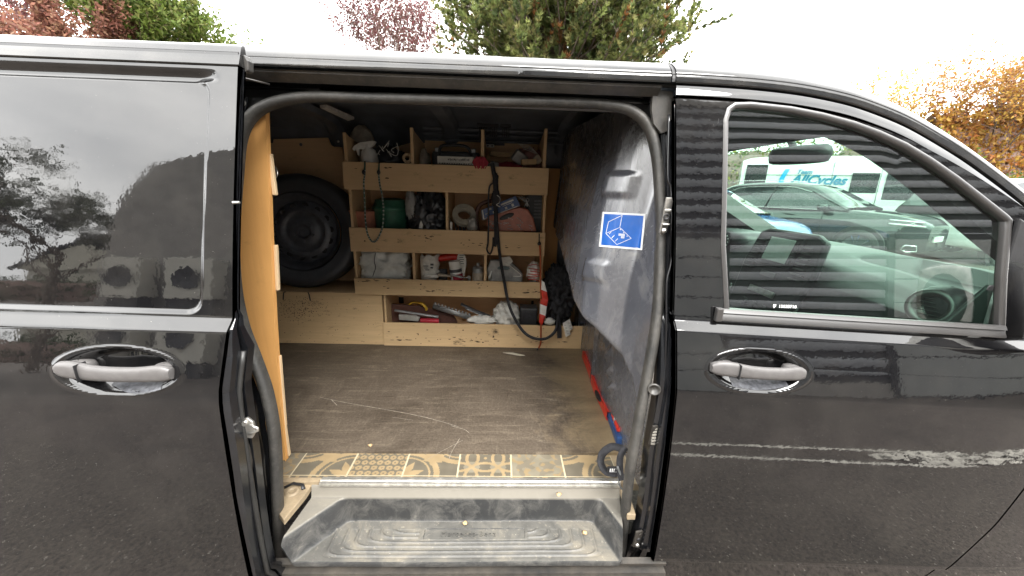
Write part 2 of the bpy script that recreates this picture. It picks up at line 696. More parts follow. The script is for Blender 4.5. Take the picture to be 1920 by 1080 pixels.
def add_text(mb, s, O, U, V, size, **kw):
    vs, fs = text_polys(s, size, **kw)
    O, U, V = Vector(O), Vector(U).normalized(), Vector(V).normalized()
    N = U.cross(V)
    mb.add([O + U * p.x + V * p.y + N * p.z for p in vs], fs)


def bez(pts, n=12):
    """smooth curve through points (Catmull-Rom)"""
    P = [Vector(p) for p in pts]
    P = [P[0] * 2 - P[1]] + P + [P[-1] * 2 - P[-2]]
    out = []
    for i in range(1, len(P) - 2):
        for k in range(n):
            t = k / n
            a, b, c, d = P[i - 1], P[i], P[i + 1], P[i + 2]
            out.append(0.5 * ((2 * b) + (c - a) * t + (2 * a - 5 * b + 4 * c - d) * t * t + (3 * b - a - 3 * c + d) * t ** 3))
    out.append(P[-2].copy())
    return out


# ------------------------------------------------------------------ ground and far surroundings
def mat_asphalt():
    q = NT('worn_asphalt')
    a = q.noise(0.35, 5, 0.6)
    b = q.noise(60, 6, 0.8)
    st = q.noise(1.7, 6, 0.65)
    c = q.ramp(a, [(0.3, (0.088, 0.072, 0.060)), (0.7, (0.135, 0.112, 0.094))])
    c = q.mix(q.ramp(st, [(0.52, 0.0), (0.68, 0.45)]), c, (0.045, 0.038, 0.033))
    c = q.mix(q.ramp(b, [(0.38, 0.85), (0.55, 0.0)]), c, (0.022, 0.019, 0.017))
    c = q.mix(q.ramp(b, [(0.58, 0.0), (0.72, 0.6)]), c, (0.26, 0.225, 0.19))
    v = q.n('ShaderNodeTexVoronoi')
    v.inputs['Scale'].default_value = 38
    q.l(q.coord(), v.inputs['Vector'])
    c = q.mix(q.ramp(v.outputs['Distance'], [(0.07, 0.9), (0.15, 0.0)]), c, (0.40, 0.36, 0.31))
    q.set(base=c, rough=0.85)
    q.bump(b, 0.6, 0.006)
    return q.m


M['asphalt'] = mat_asphalt()
M['line'] = simple('worn_line_paint', (0.60, 0.57, 0.50), 0.8, var=0.35, scale=30, bump=0.4)
g = MB()
g.add([(-200, -200, 0), (200, -200, 0), (200, 200, 0), (-200, 200, 0)], [(0, 1, 2, 3)])
g.build('ground', 'asphalt', kind='structure')


def mat_grass():
    q = NT('mown_grass')
    a = q.noise(1.2, 5, 0.6)
    b = q.noise(40, 5, 0.7)
    c = q.ramp(a, [(0.3, (0.06, 0.10, 0.03)), (0.7, (0.11, 0.15, 0.05))])
    c = q.mix(q.ramp(b, [(0.4, 0.5), (0.6, 0.0)]), c, (0.03, 0.045, 0.015))
    q.set(base=c, rough=0.9)
    q.bump(b, 0.8, 0.02)
    return q.m


M['grass'] = mat_grass()
g = MB()
g.add([(-60, 13.4, 0.26), (80, 13.4, 0.26), (80, 60, 0.7), (-60, 60, 0.7)], [(0, 1, 2, 3)])
g.build('grass_verge', 'grass', kind='structure')
k = MB()
k.box(-60, 80, 13.2, 13.4, 0, 0.28)
k.build('kerb', simple('kerb_concrete', (0.33, 0.31, 0.28), 0.8, bump=0.3), kind='structure', bevel=0.01)

pk = MB()
P = []
for x in np.linspace(-60, 80, 30):
    for y, z in ((2.4, 0.004), (2.9, 0.03), (3.4, 0.09), (3.9, 0.135), (4.4, 0.15), (6, 0.152), (13.21, 0.152)):
        P.append((x, y, z))
pk.grid(P, 30, 7)
pk.build('raised_parking_bays', 'asphalt', kind='structure')

# painted outlines on the tarmac behind the photographer (they show again in the front door)
mk = MB()
def strip(p, q_, w):
    p, q_ = Vector(p), Vector(q_)
    t = (q_ - p).normalized(); nn = Vector((-t.y, t.x, 0)) * w / 2
    mk.add([p - nn, q_ - nn, q_ + nn, p + nn], [(0, 1, 2, 3)])
zl = 0.004
strip((0.9, -1.262, zl), (2.9, -1.168, zl), 0.022)
strip((0.9, -1.112, zl), (2.9, -0.99, zl), 0.022)
rr = random.Random(3)
for k_ in range(260):
    t = rr.random()
    x = 2.35 + 1.6 * t
    hw = 0.012 + 0.075 * min(1, (x - 2.35) / 0.35)
    yc = -1.262 + (x - 0.9) * 0.047 + 0.085 + rr.uniform(-1, 1) * hw
    s = rr.uniform(0.008, 0.035)
    poly = [(x + s * rr.uniform(1.2, 2.4) * math.cos(w), yc + s * 0.5 * math.sin(w), zl + 0.004 + 0.0004 * (k_ % 9)) for w in [j * math.pi / 3 for j in range(6)]]
    mk.add(poly, [tuple(range(6))])
mk.build('painted_parking_line', 'line', kind='structure')

# ------------------------------------------------------------------ van body side: surface function
PS = [0.10, 0.28, 0.425, 0.435, 0.455, 0.60, 0.75, 0.90, 0.985, 0.992, 1.000, 1.07, 1.143, 1.147, 1.168, 1.173, 1.30, 1.45, 1.60, 1.70, 1.78]
PY = [0.090, 0.060, 0.020, 0.004, -0.001, -0.006, -0.007, -0.005, -0.0005, 0.000, 0.0016, 0.0165, 0.0330, 0.0345, 0.0525, 0.0545, 0.0720, 0.095, 0.1215, 0.141, 0.159]
_ss = np.arange(0.1, 1.80, 0.001)
_yy = np.interp(_ss, PS, PY)
_up = _ss > 1.173
_yy[_up] = 0.0545 + 0.13 * (_ss[_up] - 1.173) + 0.0648 * (_ss[_up] - 1.173) ** 2
_lw = (_ss > 0.455) & (_ss < 0.985)
_yy[_lw] = -0.0078 + 0.0078 * ((_ss[_lw] - 0.72) / 0.265) ** 2 - 0.0008
_kern = np.hanning(9); _kern /= _kern.sum()
_yy = np.convolve(np.pad(_yy, 4, 'edge'), _kern, 'valid')


def zshift(x, s):
    x = np.asarray(x, float); s = np.asarray(s, float)
    w = np.clip((1.6 - s) / 0.35, 0, 1)
    a = np.where(x > 0.43, -0.042 * (x - 0.43), -0.012 * (x - 0.43))
    a = np.maximum(a, -0.08)
    return a * w


def Ybody(x, z):
    x = np.asarray(x, float); z = np.asarray(z, float)
    s = z - zshift(x, z)
    y = np.interp(s, _ss, _yy)
    return y + 0.045 * np.clip((x - 1.25) / 0.9, 0, 2) ** 2


def sstep(a, b, t):
    t = np.clip((np.asarray(t, float) - a) / (b - a), 0, 1)
    return t * t * (3 - 2 * t)


def smooth_panel(name, X, Z, Yf, mat, parent, tris=None, rims=(), rim_d=0.03, **kw):
    """a curved sheet y = Yf(x, z) with exact normals; X, Z arrays (n,m) or flat with tris"""
    X = np.asarray(X, float); Z = np.asarray(Z, float)
    shp = X.shape
    x, z = X.ravel(), Z.ravel()
    y = Yf(x, z)
    e = 0.0006
    dx = (Yf(x + e, z) - Yf(x - e, z)) / (2 * e)
    dz = (Yf(x, z + e) - Yf(x, z - e)) / (2 * e)
    nrm = np.stack([dx, -np.ones_like(dx), dz], 1)
    nrm /= np.linalg.norm(nrm, axis=1)[:, None]
    V = np.stack([x, y, z], 1)
    if tris is None:
        n, m = shp
        F = []
        for i in range(n - 1):
            for k in range(m - 1):
                a = i * m + k
                F.append((a, a + m, a + m + 1, a + 1))
    else:
        F = [tuple(t) for t in tris]
    V = V.tolist(); N = nrm.tolist()
    for loop in rims:
        b = len(V)
        L = len(loop)
        for idx, i in enumerate(loop):
            p = Vector(V[i])
            pn = Vector(V[loop[min(idx + 1, L - 1)]]) - Vector(V[loop[max(idx - 1, 0)]])
            sd = pn.cross(Vector((0, -1, 0)))
            sd = sd.normalized() if sd.length > 1e-9 else Vector((1, 0, 0))
            V.append(tuple(p)); N.append(tuple((sd + Vector((0, -0.8, 0))).normalized()))
            V.append(tuple(p + Vector((0, 0.004, 0)) + sd * 0.0025)); N.append(tuple(sd))
            V.append(tuple(p + Vector((0, rim_d, 0)) + sd * 0.0025)); N.append(tuple(sd))
        for idx in range(L - 1):
            a = b + idx * 3
            F.append((a, a + 3, a + 4, a + 1))
            F.append((a + 1, a + 4, a + 5, a + 2))
    o0 = np.array(origin_of(parent)) if parent is not None else np.zeros(3)
    me = bpy.data.meshes.new(name)
    me.from_pydata((np.array(V) - o0).tolist(), [], F)
    me.materials.append(M[mat])
    me.polygons.foreach_set('use_smooth', [True] * len(me.polygons))
    me.update()
    me.normals_split_custom_set_from_vertices(N)
    ob = bpy.data.objects.new(name, me)
    col.objects.link(ob)
    ob.parent = parent
    tag(ob, **kw)
    return ob


def inpoly(px, pz, poly):
    px = np.asarray(px); pz = np.asarray(pz)
    ins = np.zeros(px.shape, bool)
    n = len(poly)
    for i in range(n):
        x0, z0 = poly[i]; x1, z1 = poly[(i + 1) % n]
        if z0 == z1:
            continue
        c = ((z0 > pz) != (z1 > pz)) & (px < (x1 - x0) * (pz - z0) / (z1 - z0) + x0)
        ins ^= c
    return ins


def resample(poly, step, closed=True):
    out = []
    n = len(poly)
    for i in range(n if closed else n - 1):
        a, b = Vector(poly[i]), Vector(poly[(i + 1) % n])
        k = max(1, int(math.ceil((b - a).length / step)))
        for j in range(k):
            out.append(tuple(a.lerp(b, j / k)))
    if not closed:
        out.append(tuple(poly[-1]))
    return out


def cdt_panel(name, outer, holes, Yf, mat, parent, step=0.02, rows=(), rim=True, rim_d=0.03, **kw):
    outer = resample(outer, step)
    holes = [resample(h, step) for h in holes]
    xs = [p[0] for p in outer]; zs = [p[1] for p in outer]
    zr = sorted(set(list(np.arange(min(zs), max(zs), step)) + [r for r in rows if min(zs) < r < max(zs)]))
    gx, gz = np.meshgrid(np.arange(min(xs), max(xs), step), zr)
    gx, gz = gx.ravel(), gz.ravel()
    keep = inpoly(gx, gz, outer)
    for h in holes:
        keep &= ~inpoly(gx, gz, h)
    pts = list(outer)
    for h in holes:
        pts += h
    bp = np.array(pts)
    gx, gz = gx[keep], gz[keep]
    d = np.min((gx[:, None] - bp[None, :, 0]) ** 2 + (gz[:, None] - bp[None, :, 1]) ** 2, axis=1)
    ok = d > (step * 0.45) ** 2
    pts = pts + list(zip(gx[ok].tolist(), gz[ok].tolist()))
    edges = []
    b = 0
    loops = []
    for L in [outer] + holes:
        n = len(L)
        edges += [(b + i, b + (i + 1) % n) for i in range(n)]
        loops.append([b + i for i in range(n)] + [b])
        b += n
    vo, _, fo, vmap, _, _ = geometry.delaunay_2d_cdt([Vector(p) for p in pts], edges, [], 0, 1e-7)
    V2 = np.array([tuple(v) for v in vo])
    T = np.array([f for f in fo if len(f) == 3])
    cen = V2[T].mean(axis=1)
    k = inpoly(cen[:, 0], cen[:, 1], outer)
    for h in holes:
        k &= ~inpoly(cen[:, 0], cen[:, 1], h)
    T = T[k]
    # face outwards (-y)
    tri = []
    for a, b_, c in T:
        ar = (V2[b_, 0] - V2[a, 0]) * (V2[c, 1] - V2[a, 1]) - (V2[b_, 1] - V2[a, 1]) * (V2[c, 0] - V2[a, 0])
        tri.append((a, b_, c) if ar > 0 else (a, c, b_))
    inv = {}
    for i, l in enumerate(vmap):
        for s in l:
            inv[s] = i
    rims = [[inv.get(i, i) for i in L] for L in loops] if rim else ()
    return smooth_panel(name, V2[:, 0], V2[:, 1], Yf, mat, parent, tri, rims, rim_d, **kw)


# ------------------------------------------------------------------ THE VAN
van = thing('panel_van', (0, 0.95, 0), 'black panel van parked with its side door slid open, filling the picture', 'van')


def roof_z(x):
    return float(np.interp(x, [-3.2, -2.6, 0.45, 0.60, 0.73, 0.87, 1.02, 1.19, 1.30, 1.41, 1.8, 2.15],
                           [1.72, 1.775, 1.777, 1.774, 1.766, 1.746, 1.704, 1.632, 1.576, 1.518, 1.30, 1.10]))


_rx = np.arange(-3.2, 2.16, 0.02)
_rz = np.array([roof_z(x) for x in _rx])
_k2 = np.hanning(11); _k2 /= _k2.sum()
_rz = np.convolve(np.pad(_rz, 5, 'edge'), _k2, 'valid')


def rail_sweep(x0, x1, prof, step=0.02):
    """prof: (n, Y): n perpendicular below the roof edge line, Y depth"""
    xs = np.arange(x0, x1 + 1e-6, step)
    P = []
    for x in xs:
        z = float(np.interp(x, _rx, _rz))
        dz = float(np.interp(x + 0.01, _rx, _rz) - np.interp(x - 0.01, _rx, _rz)) / 0.02
        l = math.hypot(1, dz)
        nx, nz_ = dz / l, -1 / l
        for (n, Y) in prof:
            P.append((x + nx * n, Y + 0.045 * max(0, (x - 1.25) / 0.9) ** 2, z + nz_ * n))
    return P, len(xs), len(prof)


def rail_obj(name, x0, x1, prof, mat, parent, smooth=True, auto=35, **kw):
    P, nu, nv = rail_sweep(x0, x1, prof)
    m = MB()
    m.grid(P, nu, nv)
    return m.build(name, mat, parent, smooth=smooth, auto=auto, **kw)


roofprof = [(-0.062, 0.45), (-0.045, 0.32), (-0.028, 0.24), (-0.016, 0.200), (-0.008, 0.182), (0.0, 0.170), (0.008, 0.160), (0.016, 0.1535), (0.0195, 0.1525),
            (0.0215, 0.1525), (0.024, 0.1495), (0.031, 0.148), (0.038, 0.1475), (0.0405, 0.1495)]
rail_obj('roof_edge', -3.0, 0.405, roofprof, 'rail_paint', van)
rail_obj('roof_edge', 0.413, 2.14, roofprof, 'rail_paint', van)
rail_obj('rubber_drip_strip', -3.0, 2.14, [(0.0405, 0.1495), (0.041, 0.168), (0.0475, 0.168), (0.048, 0.1445)], 'rubber_clean', van, smooth=False, auto=None)
# joint between the two roof pressings
jm = MB()
P, nu, nv = rail_sweep(0.4045, 0.4145, [(n, y + 0.004) for n, y in roofprof], 0.005)
jm.grid(P, nu, nv)
jm.build('roof_joint', 'black', van)
rail_obj('cant_rail', 0.413, 2.12, [(0.048, 0.1445), (0.050, 0.1425), (0.069, 0.1385), (0.071, 0.141), (0.0715, 0.175), (0.09, 0.18)], 'paint', van, smooth=True, auto=40)
# roof skin
rm = MB()
P = []
ysr = [0.45, 0.6, 0.8, 0.95, 1.1, 1.3, 1.45, 1.6, 1.7, 1.75]
zr_ = [0.062, 0.078, 0.09, 0.094, 0.09, 0.078, 0.062, 0.03, 0.0, -0.03]
for x in np.arange(-3.0, 1.16, 0.08):
    z = float(np.interp(x, _rx, _rz))
    for y, dz in zip(ysr, zr_):
        P.append((x, y, z + dz))
rm.grid(P, len(np.arange(-3.0, 1.16, 0.08)), len(ysr))
rm.build('roof_panel', 'paint', van, smooth=True)

# front door -------------------------------------------------------------------------
DX0 = lambda z: float(np.interp(z, [0.3, 0.45, 0.8, 1.0, 1.17, 1.72], [0.475, 0.470, 0.462, 0.457, 0.449, 0.414]))
HC = (0.667, 1.047)      # handle centre on the front door
HA, HB = 0.137, 0.0565


def cup(x, z, cx, cz, a, b, depth):
    r = np.sqrt(((x - cx) / a) ** 2 + ((z - cz) / b) ** 2 * (1 + 0.0 * x))
    deep = sstep(-0.55, 0.15, (x - cx) / a)
    d = depth * (0.55 + 0.45 * deep)
    return d * (1 - sstep(0.55, 0.93, r)) - 0.0022 * np.exp(-((r - 0.99) / 0.045) ** 2)


def Yfront(x, z):
    return Ybody(x, z) + cup(x, z, HC[0], HC[1] - 0.04 * (x - HC[0]), HA, HB, 0.034)


srows = np.array(sorted(set(np.round(np.concatenate([np.arange(0.12, 0.42, 0.03), np.arange(0.42, 0.47, 0.004), np.arange(0.47, 0.97, 0.02),
        np.arange(0.97, 1.14, 0.003), np.arange(1.14, 1.1795, 0.0015)]), 4))))
ucols = np.concatenate([np.arange(0, 0.06, 0.012), np.arange(0.06, 0.40, 0.0035), np.arange(0.40, 0.93, 0.02), [0.94]])
X = np.zeros((len(ucols), len(srows))); Z = np.zeros_like(X)
def door_front_x(z):
    return float(np.interp(z, [0.12, 0.45, 0.62, 0.8, 1.2], [1.345, 1.375, 1.45, 1.50, 1.52]))
umax = ucols[-1]
for i, u in enumerate(ucols):
    for k, s in enumerate(srows):
        x0 = DX0(s)
        x1 = door_front_x(s)
        uu = u if u < 0.40 else 0.40 + (u - 0.40) * ((x1 - x0 - 0.40) / (umax - 0.40))
        x = x0 + uu
        X[i, k] = x
        Z[i, k] = s + float(zshift(x, s))
n_, m_ = X.shape
front_door = smooth_panel('front_door', X, Z, Yfront, 'paint', van,
             rims=[[i * m_ + m_ - 1 for i in range(n_)][::-1], [k for k in range(m_)][::-1], [(n_ - 1) * m_ + k for k in range(m_)]], rim_d=0.03)
ZB = lambda x: 1.1795 + float(zshift(x, 1.1795))
# upper frame round the window
win_out = [(0.580, 1.186), (0.553, 1.36), (0.540, 1.58), (0.536, 1.655), (0.543, 1.682), (0.560, 1.694), (0.60, 1.697), (0.70, 1.6905), (0.78, 1.679), (0.862, 1.662), (0.93, 1.642), (1.0, 1.616),
           (1.07, 1.582), (1.145, 1.540), (1.21, 1.500), (1.268, 1.464), (1.292, 1.449), (1.303, 1.44), (1.318, 1.3), (1.345, 1.135)]
ZT = []
for x in np.arange(0.414, 1.62, 0.03):
    z = float(np.interp(x, _rx, _rz)); dz = float(np.interp(x + .01, _rx, _rz) - np.interp(x - .01, _rx, _rz)) / .02
    l = math.hypot(1, dz); ZT.append((x + dz / l * 0.0775, z - 0.0775 / l))
top_line = [p for p in ZT if p[0] > 0.405]
outer = [(DX0(1.2), ZB(0.45))] + [(DX0(z), z) for z in (1.3, 1.45, 1.6, 1.69)] + top_line
lastx = outer[-1][0]
outer += [(1.52, 1.15)] if lastx < 1.52 else [(lastx, 1.14)]
outer = [p for p in outer]
outer_b = [(x, ZB(x)) for x in np.arange(1.50, 0.47, -0.05)]
outer = outer + outer_b
cdt_panel('window_frame_panel', outer[::-1], [win_out], lambda x, z: Ybody(x, z), 'paint', front_door, step=0.016, rim=True, rim_d=0.02)


def on_body(x, z, off=0.0):
    return Vector((x, float(Ybody(x, z)) + off, z))


def poly_curve(poly, step=0.012):
    return resample(poly, step)


# grey window surround: a swept rubber ring
ring = [on_body(x, z) for x, z in resample(win_out + [], 0.012)]
tr = MB()
tr.sweep(ring, [(-0.002, -0.012), (-0.002, 0.001), (0.001, 0.0028), (0.006, 0.0030), (0.010, 0.0015), (0.0125, -0.004), (0.0125, -0.016)], closed=True)
# which side is inside? (kept by construction: tangent x -y)
tr.build('window_surround', 'trim', front_door, smooth=True, auto=50)


def inset(poly, d):
    out = []
    n = len(poly)
    cx = sum(p[0] for p in poly) / n; cz = sum(p[1] for p in poly) / n
    for i in range(n):
        a, b = Vector(poly[i - 1]), Vector(poly[(i + 1) % n])
        t = (b - a).normalized()
        nn = Vector((-t.y, t.x))
        if nn.dot(Vector((cx, cz)) - Vector(poly[i])) < 0:
            nn = -nn
        out.append((poly[i][0] + nn.x * d, poly[i][1] + nn.y * d))
    return out


glass_out = inset(resample(win_out, 0.03), 0.010)
cdt_panel('window_glass', glass_out, [], lambda x, z: Ybody(x, z) + 0.014, 'glass', front_door, step=0.05, rim=False)
# lower weather strip (two steps) and its rear end block
wsx = np.arange(0.555, 1.345, 0.02)
wp = MB()
def belt(n, Y):
    return [Vector((x, float(Ybody(x, 1.18 + zshift(x, 1.18))) + Y, 1.18 + float(zshift(x, 1.18)) + n)) for x in wsx]
Pw = []
prof = [(0.026, 0.006), (0.026, -0.004), (0.018, -0.008), (0.0165, -0.009), (0.0145, -0.004), (0.010, -0.006), (0.000, -0.012), (-0.004, -0.012), (-0.006, -0.002)]
rowsb = [belt(n, Y) for n, Y in prof]
for i in range(len(wsx)):
    for r_ in rowsb:
        Pw.append(r_[i])
wp.grid(Pw, len(wsx), len(prof))
wp.build('belt_weather_strip', 'trim', front_door, smooth=True, auto=35)
eb = MB()
eb.box(0.549, 0.566, 0.041, 0.055, 1.168, 1.204)
eb.build('weather_strip_end', 'trim', front_door, bevel=0.003)

# mirror foot and housing edge at the front corner of the window
mf = MB()
mf.prism([(1.345, 1.135), (1.318, 1.3), (1.306, 1.445), (1.36, 1.42), (1.50, 1.33), (1.53, 1.13)], 0, 0.012, (0, 0.094, 0), (1, 0, 0), (0, 0, 1))
mf.build('mirror_foot', 'trim_dark', front_door, bevel=0.003)
mh = MB()
T = Matrix.Translation((1.415, -0.06, 1.24)) @ Matrix.Rotation(math.radians(12), 4, 'Z')
mh.lump((1.438, -0.075, 1.225), (0.075, 0.09, 0.13), seed=4, amp=0.0, box=0.55, flat=0.98)
mirror = mh.build('door_mirror', 'trim_dark', front_door, smooth=True)
mg = MB()
mg.lump((1.373, -0.075, 1.225), (0.004, 0.075, 0.112), seed=4, amp=0, box=0.6, flat=0.98)
mg.build('mirror_glass', 'metal', mirror, smooth=True)


def door_handle(parent, cx, cz, yb, w, tilt, flip=1):
    """pull handle lying over its cup: a cap, a grip and two feet"""
    def P(u, v, y):
        return Vector((cx + u, yb + y, cz + v + tilt * u))
    m = MB()
    us = np.linspace(-w, w, 34)
    ring = []
    for u in us:
        t = (u + w) / (2 * w)
        hh = 0.0165 * (1 - 0.42 * max(0, (0.07 - t) / 0.07) ** 2) * (1 - 0.30 * max(0, (t - 0.93) / 0.07) ** 2)
        fat = 0.006 * math.exp(-((t - 0.18) / 0.16) ** 2) + 0.004 * math.exp(-((t - 0.9) / 0.12) ** 2)
        bow = -0.013 * math.sin(math.pi * min(1, max(0, t))) ** 0.8
        for k in range(14):
            a = 2 * math.pi * k / 14
            ca, sa = math.cos(a), math.sin(a)
            v = hh * (abs(ca) ** 0.7) * (1 if ca > 0 else -1) + (fat if ca > 0 else 0)
            yy = 0.0095 * (abs(sa) ** 0.8) * (1 if sa > 0 else -1)
            ring.append(P(u, v, bow + yy))
    m.grid(ring, len(us), 14)
    # close the tube round
    fs = []
    for i in range(len(us) - 1):
        fs.append((i * 14 + 13, (i + 1) * 14 + 13, (i + 1) * 14, i * 14))
    m.add(ring, fs + [tuple(range(14)), tuple(range((len(us) - 1) * 14, len(us) * 14))[::-1]])
    h = m.build('door_handle', 'handle', parent, smooth=True, auto=60)
    s = MB()
    s.box(cx - w * 0.49, cx - w * 0.478, yb - 0.024, yb - 0.0, cz - 0.017 - 0.49 * w * tilt, cz + 0.021 - 0.49 * w * tilt)
    s.build('cap_joint', 'black', h)
    f = MB()
    f.lump(P(-w * 0.72, 0.0, 0.012), (w * 0.26, 0.018, 0.016), amp=0, box=0.4, flat=1)
    f.build('handle_foot', 'handle', h, smooth=True)
    f = MB()
    f.lump(P(w * 0.80, 0.004, 0.012), (w * 0.17, 0.018, 0.014), amp=0, box=0.4, flat=1)
    f.build('handle_foot', 'handle', h, smooth=True)
    return h


door_handle(front_door, 0.660, 1.050, float(Ybody(0.66, 1.05)) - 0.004, 0.122, -0.055)
# scuffed inner cup behind the handle
sc_ = MB()
pts_ = []
for i in range(20):
    for k in range(6):
        x = 0.60 + 0.15 * i / 19
        z = 0.998 + 0.030 * k / 5 + 0.010 * (1 - math.sin(math.pi * i / 19))
        pts_.append((x, float(Yfront(x, z)) - 0.0008, z))
sc_.grid(pts_, 20, 6)
M['scuff'] = simple('scratched_cup', (0.06, 0.062, 0.07), 0.35, var=0.9, scale=90)
sc_.build('cup_scratches', 'scuff', front_door, smooth=True)
# etched security number on the glass
M['etch'] = simple('etched_white', (0.8, 0.8, 0.78), 0.6)
em = MB()
o_ = on_body(0.728, 1.200, 0.0125)
add_text(em, '13835718', o_, (1, 0, -0.01), (0, 0.16, 1), 0.0105, spacing=1.15, bold=0.0004)
em.add([o_ + Vector((-0.012 + a, 0, 0.004 + b)) for a, b in [(-0.004, 0.005), (0.004, 0.005), (0.004, 0), (0, -0.006), (-0.004, 0)]], [(0, 1, 2, 3, 4)])
em.build('etched_number', 'etch', front_door)

# fender in front of the door, and the rear quarter behind the slid door
xs = np.concatenate([[0], np.linspace(0.02, 0.9, 20)])
X = np.zeros((len(xs), len(srows))); Z = np.zeros_like(X)
for i, u in enumerate(xs):
    for k, s in enumerate(srows):
        X[i, k] = door_front_x(s) + 0.006 + u
        Z[i, k] = s + float(zshift(X[i, k], s))
smooth_panel('front_wing', X, Z, Ybody, 'paint', van, rims=[[k for k in range(X.shape[1])][::-1]], rim_d=0.03)
gm = MB()
gm.sweep([Vector((door_front_x(s) + 0.003, float(Ybody(door_front_x(s), s)) + 0.012, s + float(zshift(1.4, s)))) for s in np.arange(0.44, 1.16, 0.04)], [(-0.006, 0), (0.006, 0)])
gm.build('door_gap', 'black', van)
srows2 = np.concatenate([np.arange(0.12, 0.42, 0.05), np.arange(0.42, 0.47, 0.005), np.arange(0.47, 0.97, 0.05), np.arange(0.97, 1.20, 0.004), np.arange(1.2, 1.731, 0.03)])
xs = np.linspace(-3.0, -0.70, 40)
X, Z = np.meshgrid(xs, srows2, indexing='ij')
Z = Z + zshift(X, Z)
smooth_panel('rear_quarter_panel', X, Z, Ybody, 'paint', van)
# far side, rear and front of the body (never in front of the camera, but the van is a whole van)
fm = MB()
fm.box(-3.0, 1.0, 1.885, 1.9, 0.3, 1.1)
fm.box(-3.0, -0.4, 1.78, 1.80, 1.1, 1.76)
fm.build('side_panel', 'paint', van)
fm = MB()
fm.box(-3.02, -3.0, 0.05, 1.85, 0.3, 1.74)
fm.build('rear_doors', 'paint', van)
fm = MB()
P = []
bx = [1.98, 2.15, 2.35, 2.5, 2.58, 2.6, 2.58]
bz = [1.13, 1.08, 1.02, 0.95, 0.80, 0.55, 0.30]
ysb = [0.16, 0.25, 0.5, 0.95, 1.4, 1.65, 1.74]
for x, z in zip(bx, bz):
    for y in ysb:
        e_ = abs(y - 0.95) / 0.79
        P.append((x - 0.28 * e_ ** 3 * (x - 1.9) / 0.5, y, z - 0.03 * e_ ** 2))
fm.grid(P, len(bx), len(ysb))
fm.build('bonnet', 'paint', van, smooth=True)


def van_wheel(x):
    w = MB()
    w.lathe([(0.20, 0.0), (0.30, 0.0), (0.325, 0.02), (0.33, 0.06), (0.33, 0.17), (0.31, 0.2), (0.2, 0.2)], (x, 0.05, 0.33), (0, 1, 0), 40)
    o = w.build('road_wheel', 'rubber_clean', van, smooth=True, auto=40)
    r_ = MB()
    r_.lathe([(0.0, 0.03), (0.06, 0.03), (0.08, 0.05), (0.17, 0.045), (0.20, 0.01), (0.205, 0.03)], (x, 0.05, 0.33), (0, 1, 0), 40)
    r_.build('rim', 'metal', o, smooth=True)


van_wheel(1.98); van_wheel(-1.95)

# sliding door, open ------------------------------------------------------------------
SO = -0.092
LHC = (-0.822, 1.071)


def Yslide(x, z):
    x = np.asarray(x, float); z = np.asarray(z, float)
    y = Ybody(x, z) + SO
    # stamped window field with a rounded corner: sunk a little
    cx, cz, rad = -0.645, 1.19, 0.03
    xr = np.interp(z, [1.17, 1.70], [-0.655, -0.607])
    d_r = xr - x
    d_b = z - (1.187 + 0.004 * (-0.6 - x) * 3)
    d_t = 1.683 - z
    k = 0.035
    def smin(a, b):
        h = np.clip(0.5 + 0.5 * (b - a) / k, 0, 1)
        return b + (a - b) * h - k * h * (1 - h)
    d = smin(smin(d_r, d_b), d_t)
    y = y + 0.0085 * sstep(0.0, 0.010, d)
    y = y + 0.012 * sstep(0.004, 0.022, 1.705 - z) * sstep(-0.012, 0.0, -(1.683 - z)) * sstep(0, 0.05, xr - x + 0.02)
    return y + cup(x, z, LHC[0], LHC[1] - 0.0 * x, 0.134, 0.0535, 0.034)


SX = lambda z: float(np.interp(z, [0.2, 0.5, 0.8, 1.02, 1.16, 1.73], [-0.622, -0.618, -0.612, -0.610, -0.590, -0.553]))
srows3 = np.array(sorted(set(np.round(np.concatenate([np.arange(0.12, 0.42, 0.03), np.arange(0.42, 0.47, 0.004), np.arange(0.47, 0.97, 0.02),
        np.arange(0.97, 1.13, 0.003), np.arange(1.13, 1.22, 0.0018), np.arange(1.22, 1.65, 0.02), np.arange(1.65, 1.7345, 0.0022), [1.7345]]), 4))))
uc = np.concatenate([np.arange(0, 0.02, 0.005), np.arange(0.02, 0.42, 0.0033), np.arange(0.42, 1.15, 0.03)])
X = np.zeros((len(uc), len(srows3))); Z = np.zeros_like(X)
for i, u in enumerate(uc):
    for k, s in enumerate(srows3):
        X[i, k] = SX(s) - u
        Z[i, k] = s + float(zshift(X[i, k], s))
X = X[::-1]; Z = Z[::-1]
n_, m_ = X.shape
sliding_door = smooth_panel('sliding_door', X, Z, Yslide, 'paint', van, rims=[[(n_ - 1) * m_ + k for k in range(m_)], [i * m_ + m_ - 1 for i in range(n_)][::-1]], rim_d=0.022)
door_handle(sliding_door, -0.822, 1.073, float(Ybody(-0.82, 1.07)) + SO - 0.004, 0.118, -0.035)
sc_ = MB()
pts_ = []
for i in range(20):
    for k in range(6):
        x = -0.85 + 0.12 * i / 19
        z = 1.024 + 0.028 * k / 5 + 0.010 * (1 - math.sin(math.pi * i / 19))
        pts_.append((x, float(Yslide(x, z)) - 0.0008, z))
sc_.grid(pts_, 20, 6)
sc_.build('cup_scratches', 'scuff', sliding_door, smooth=True)
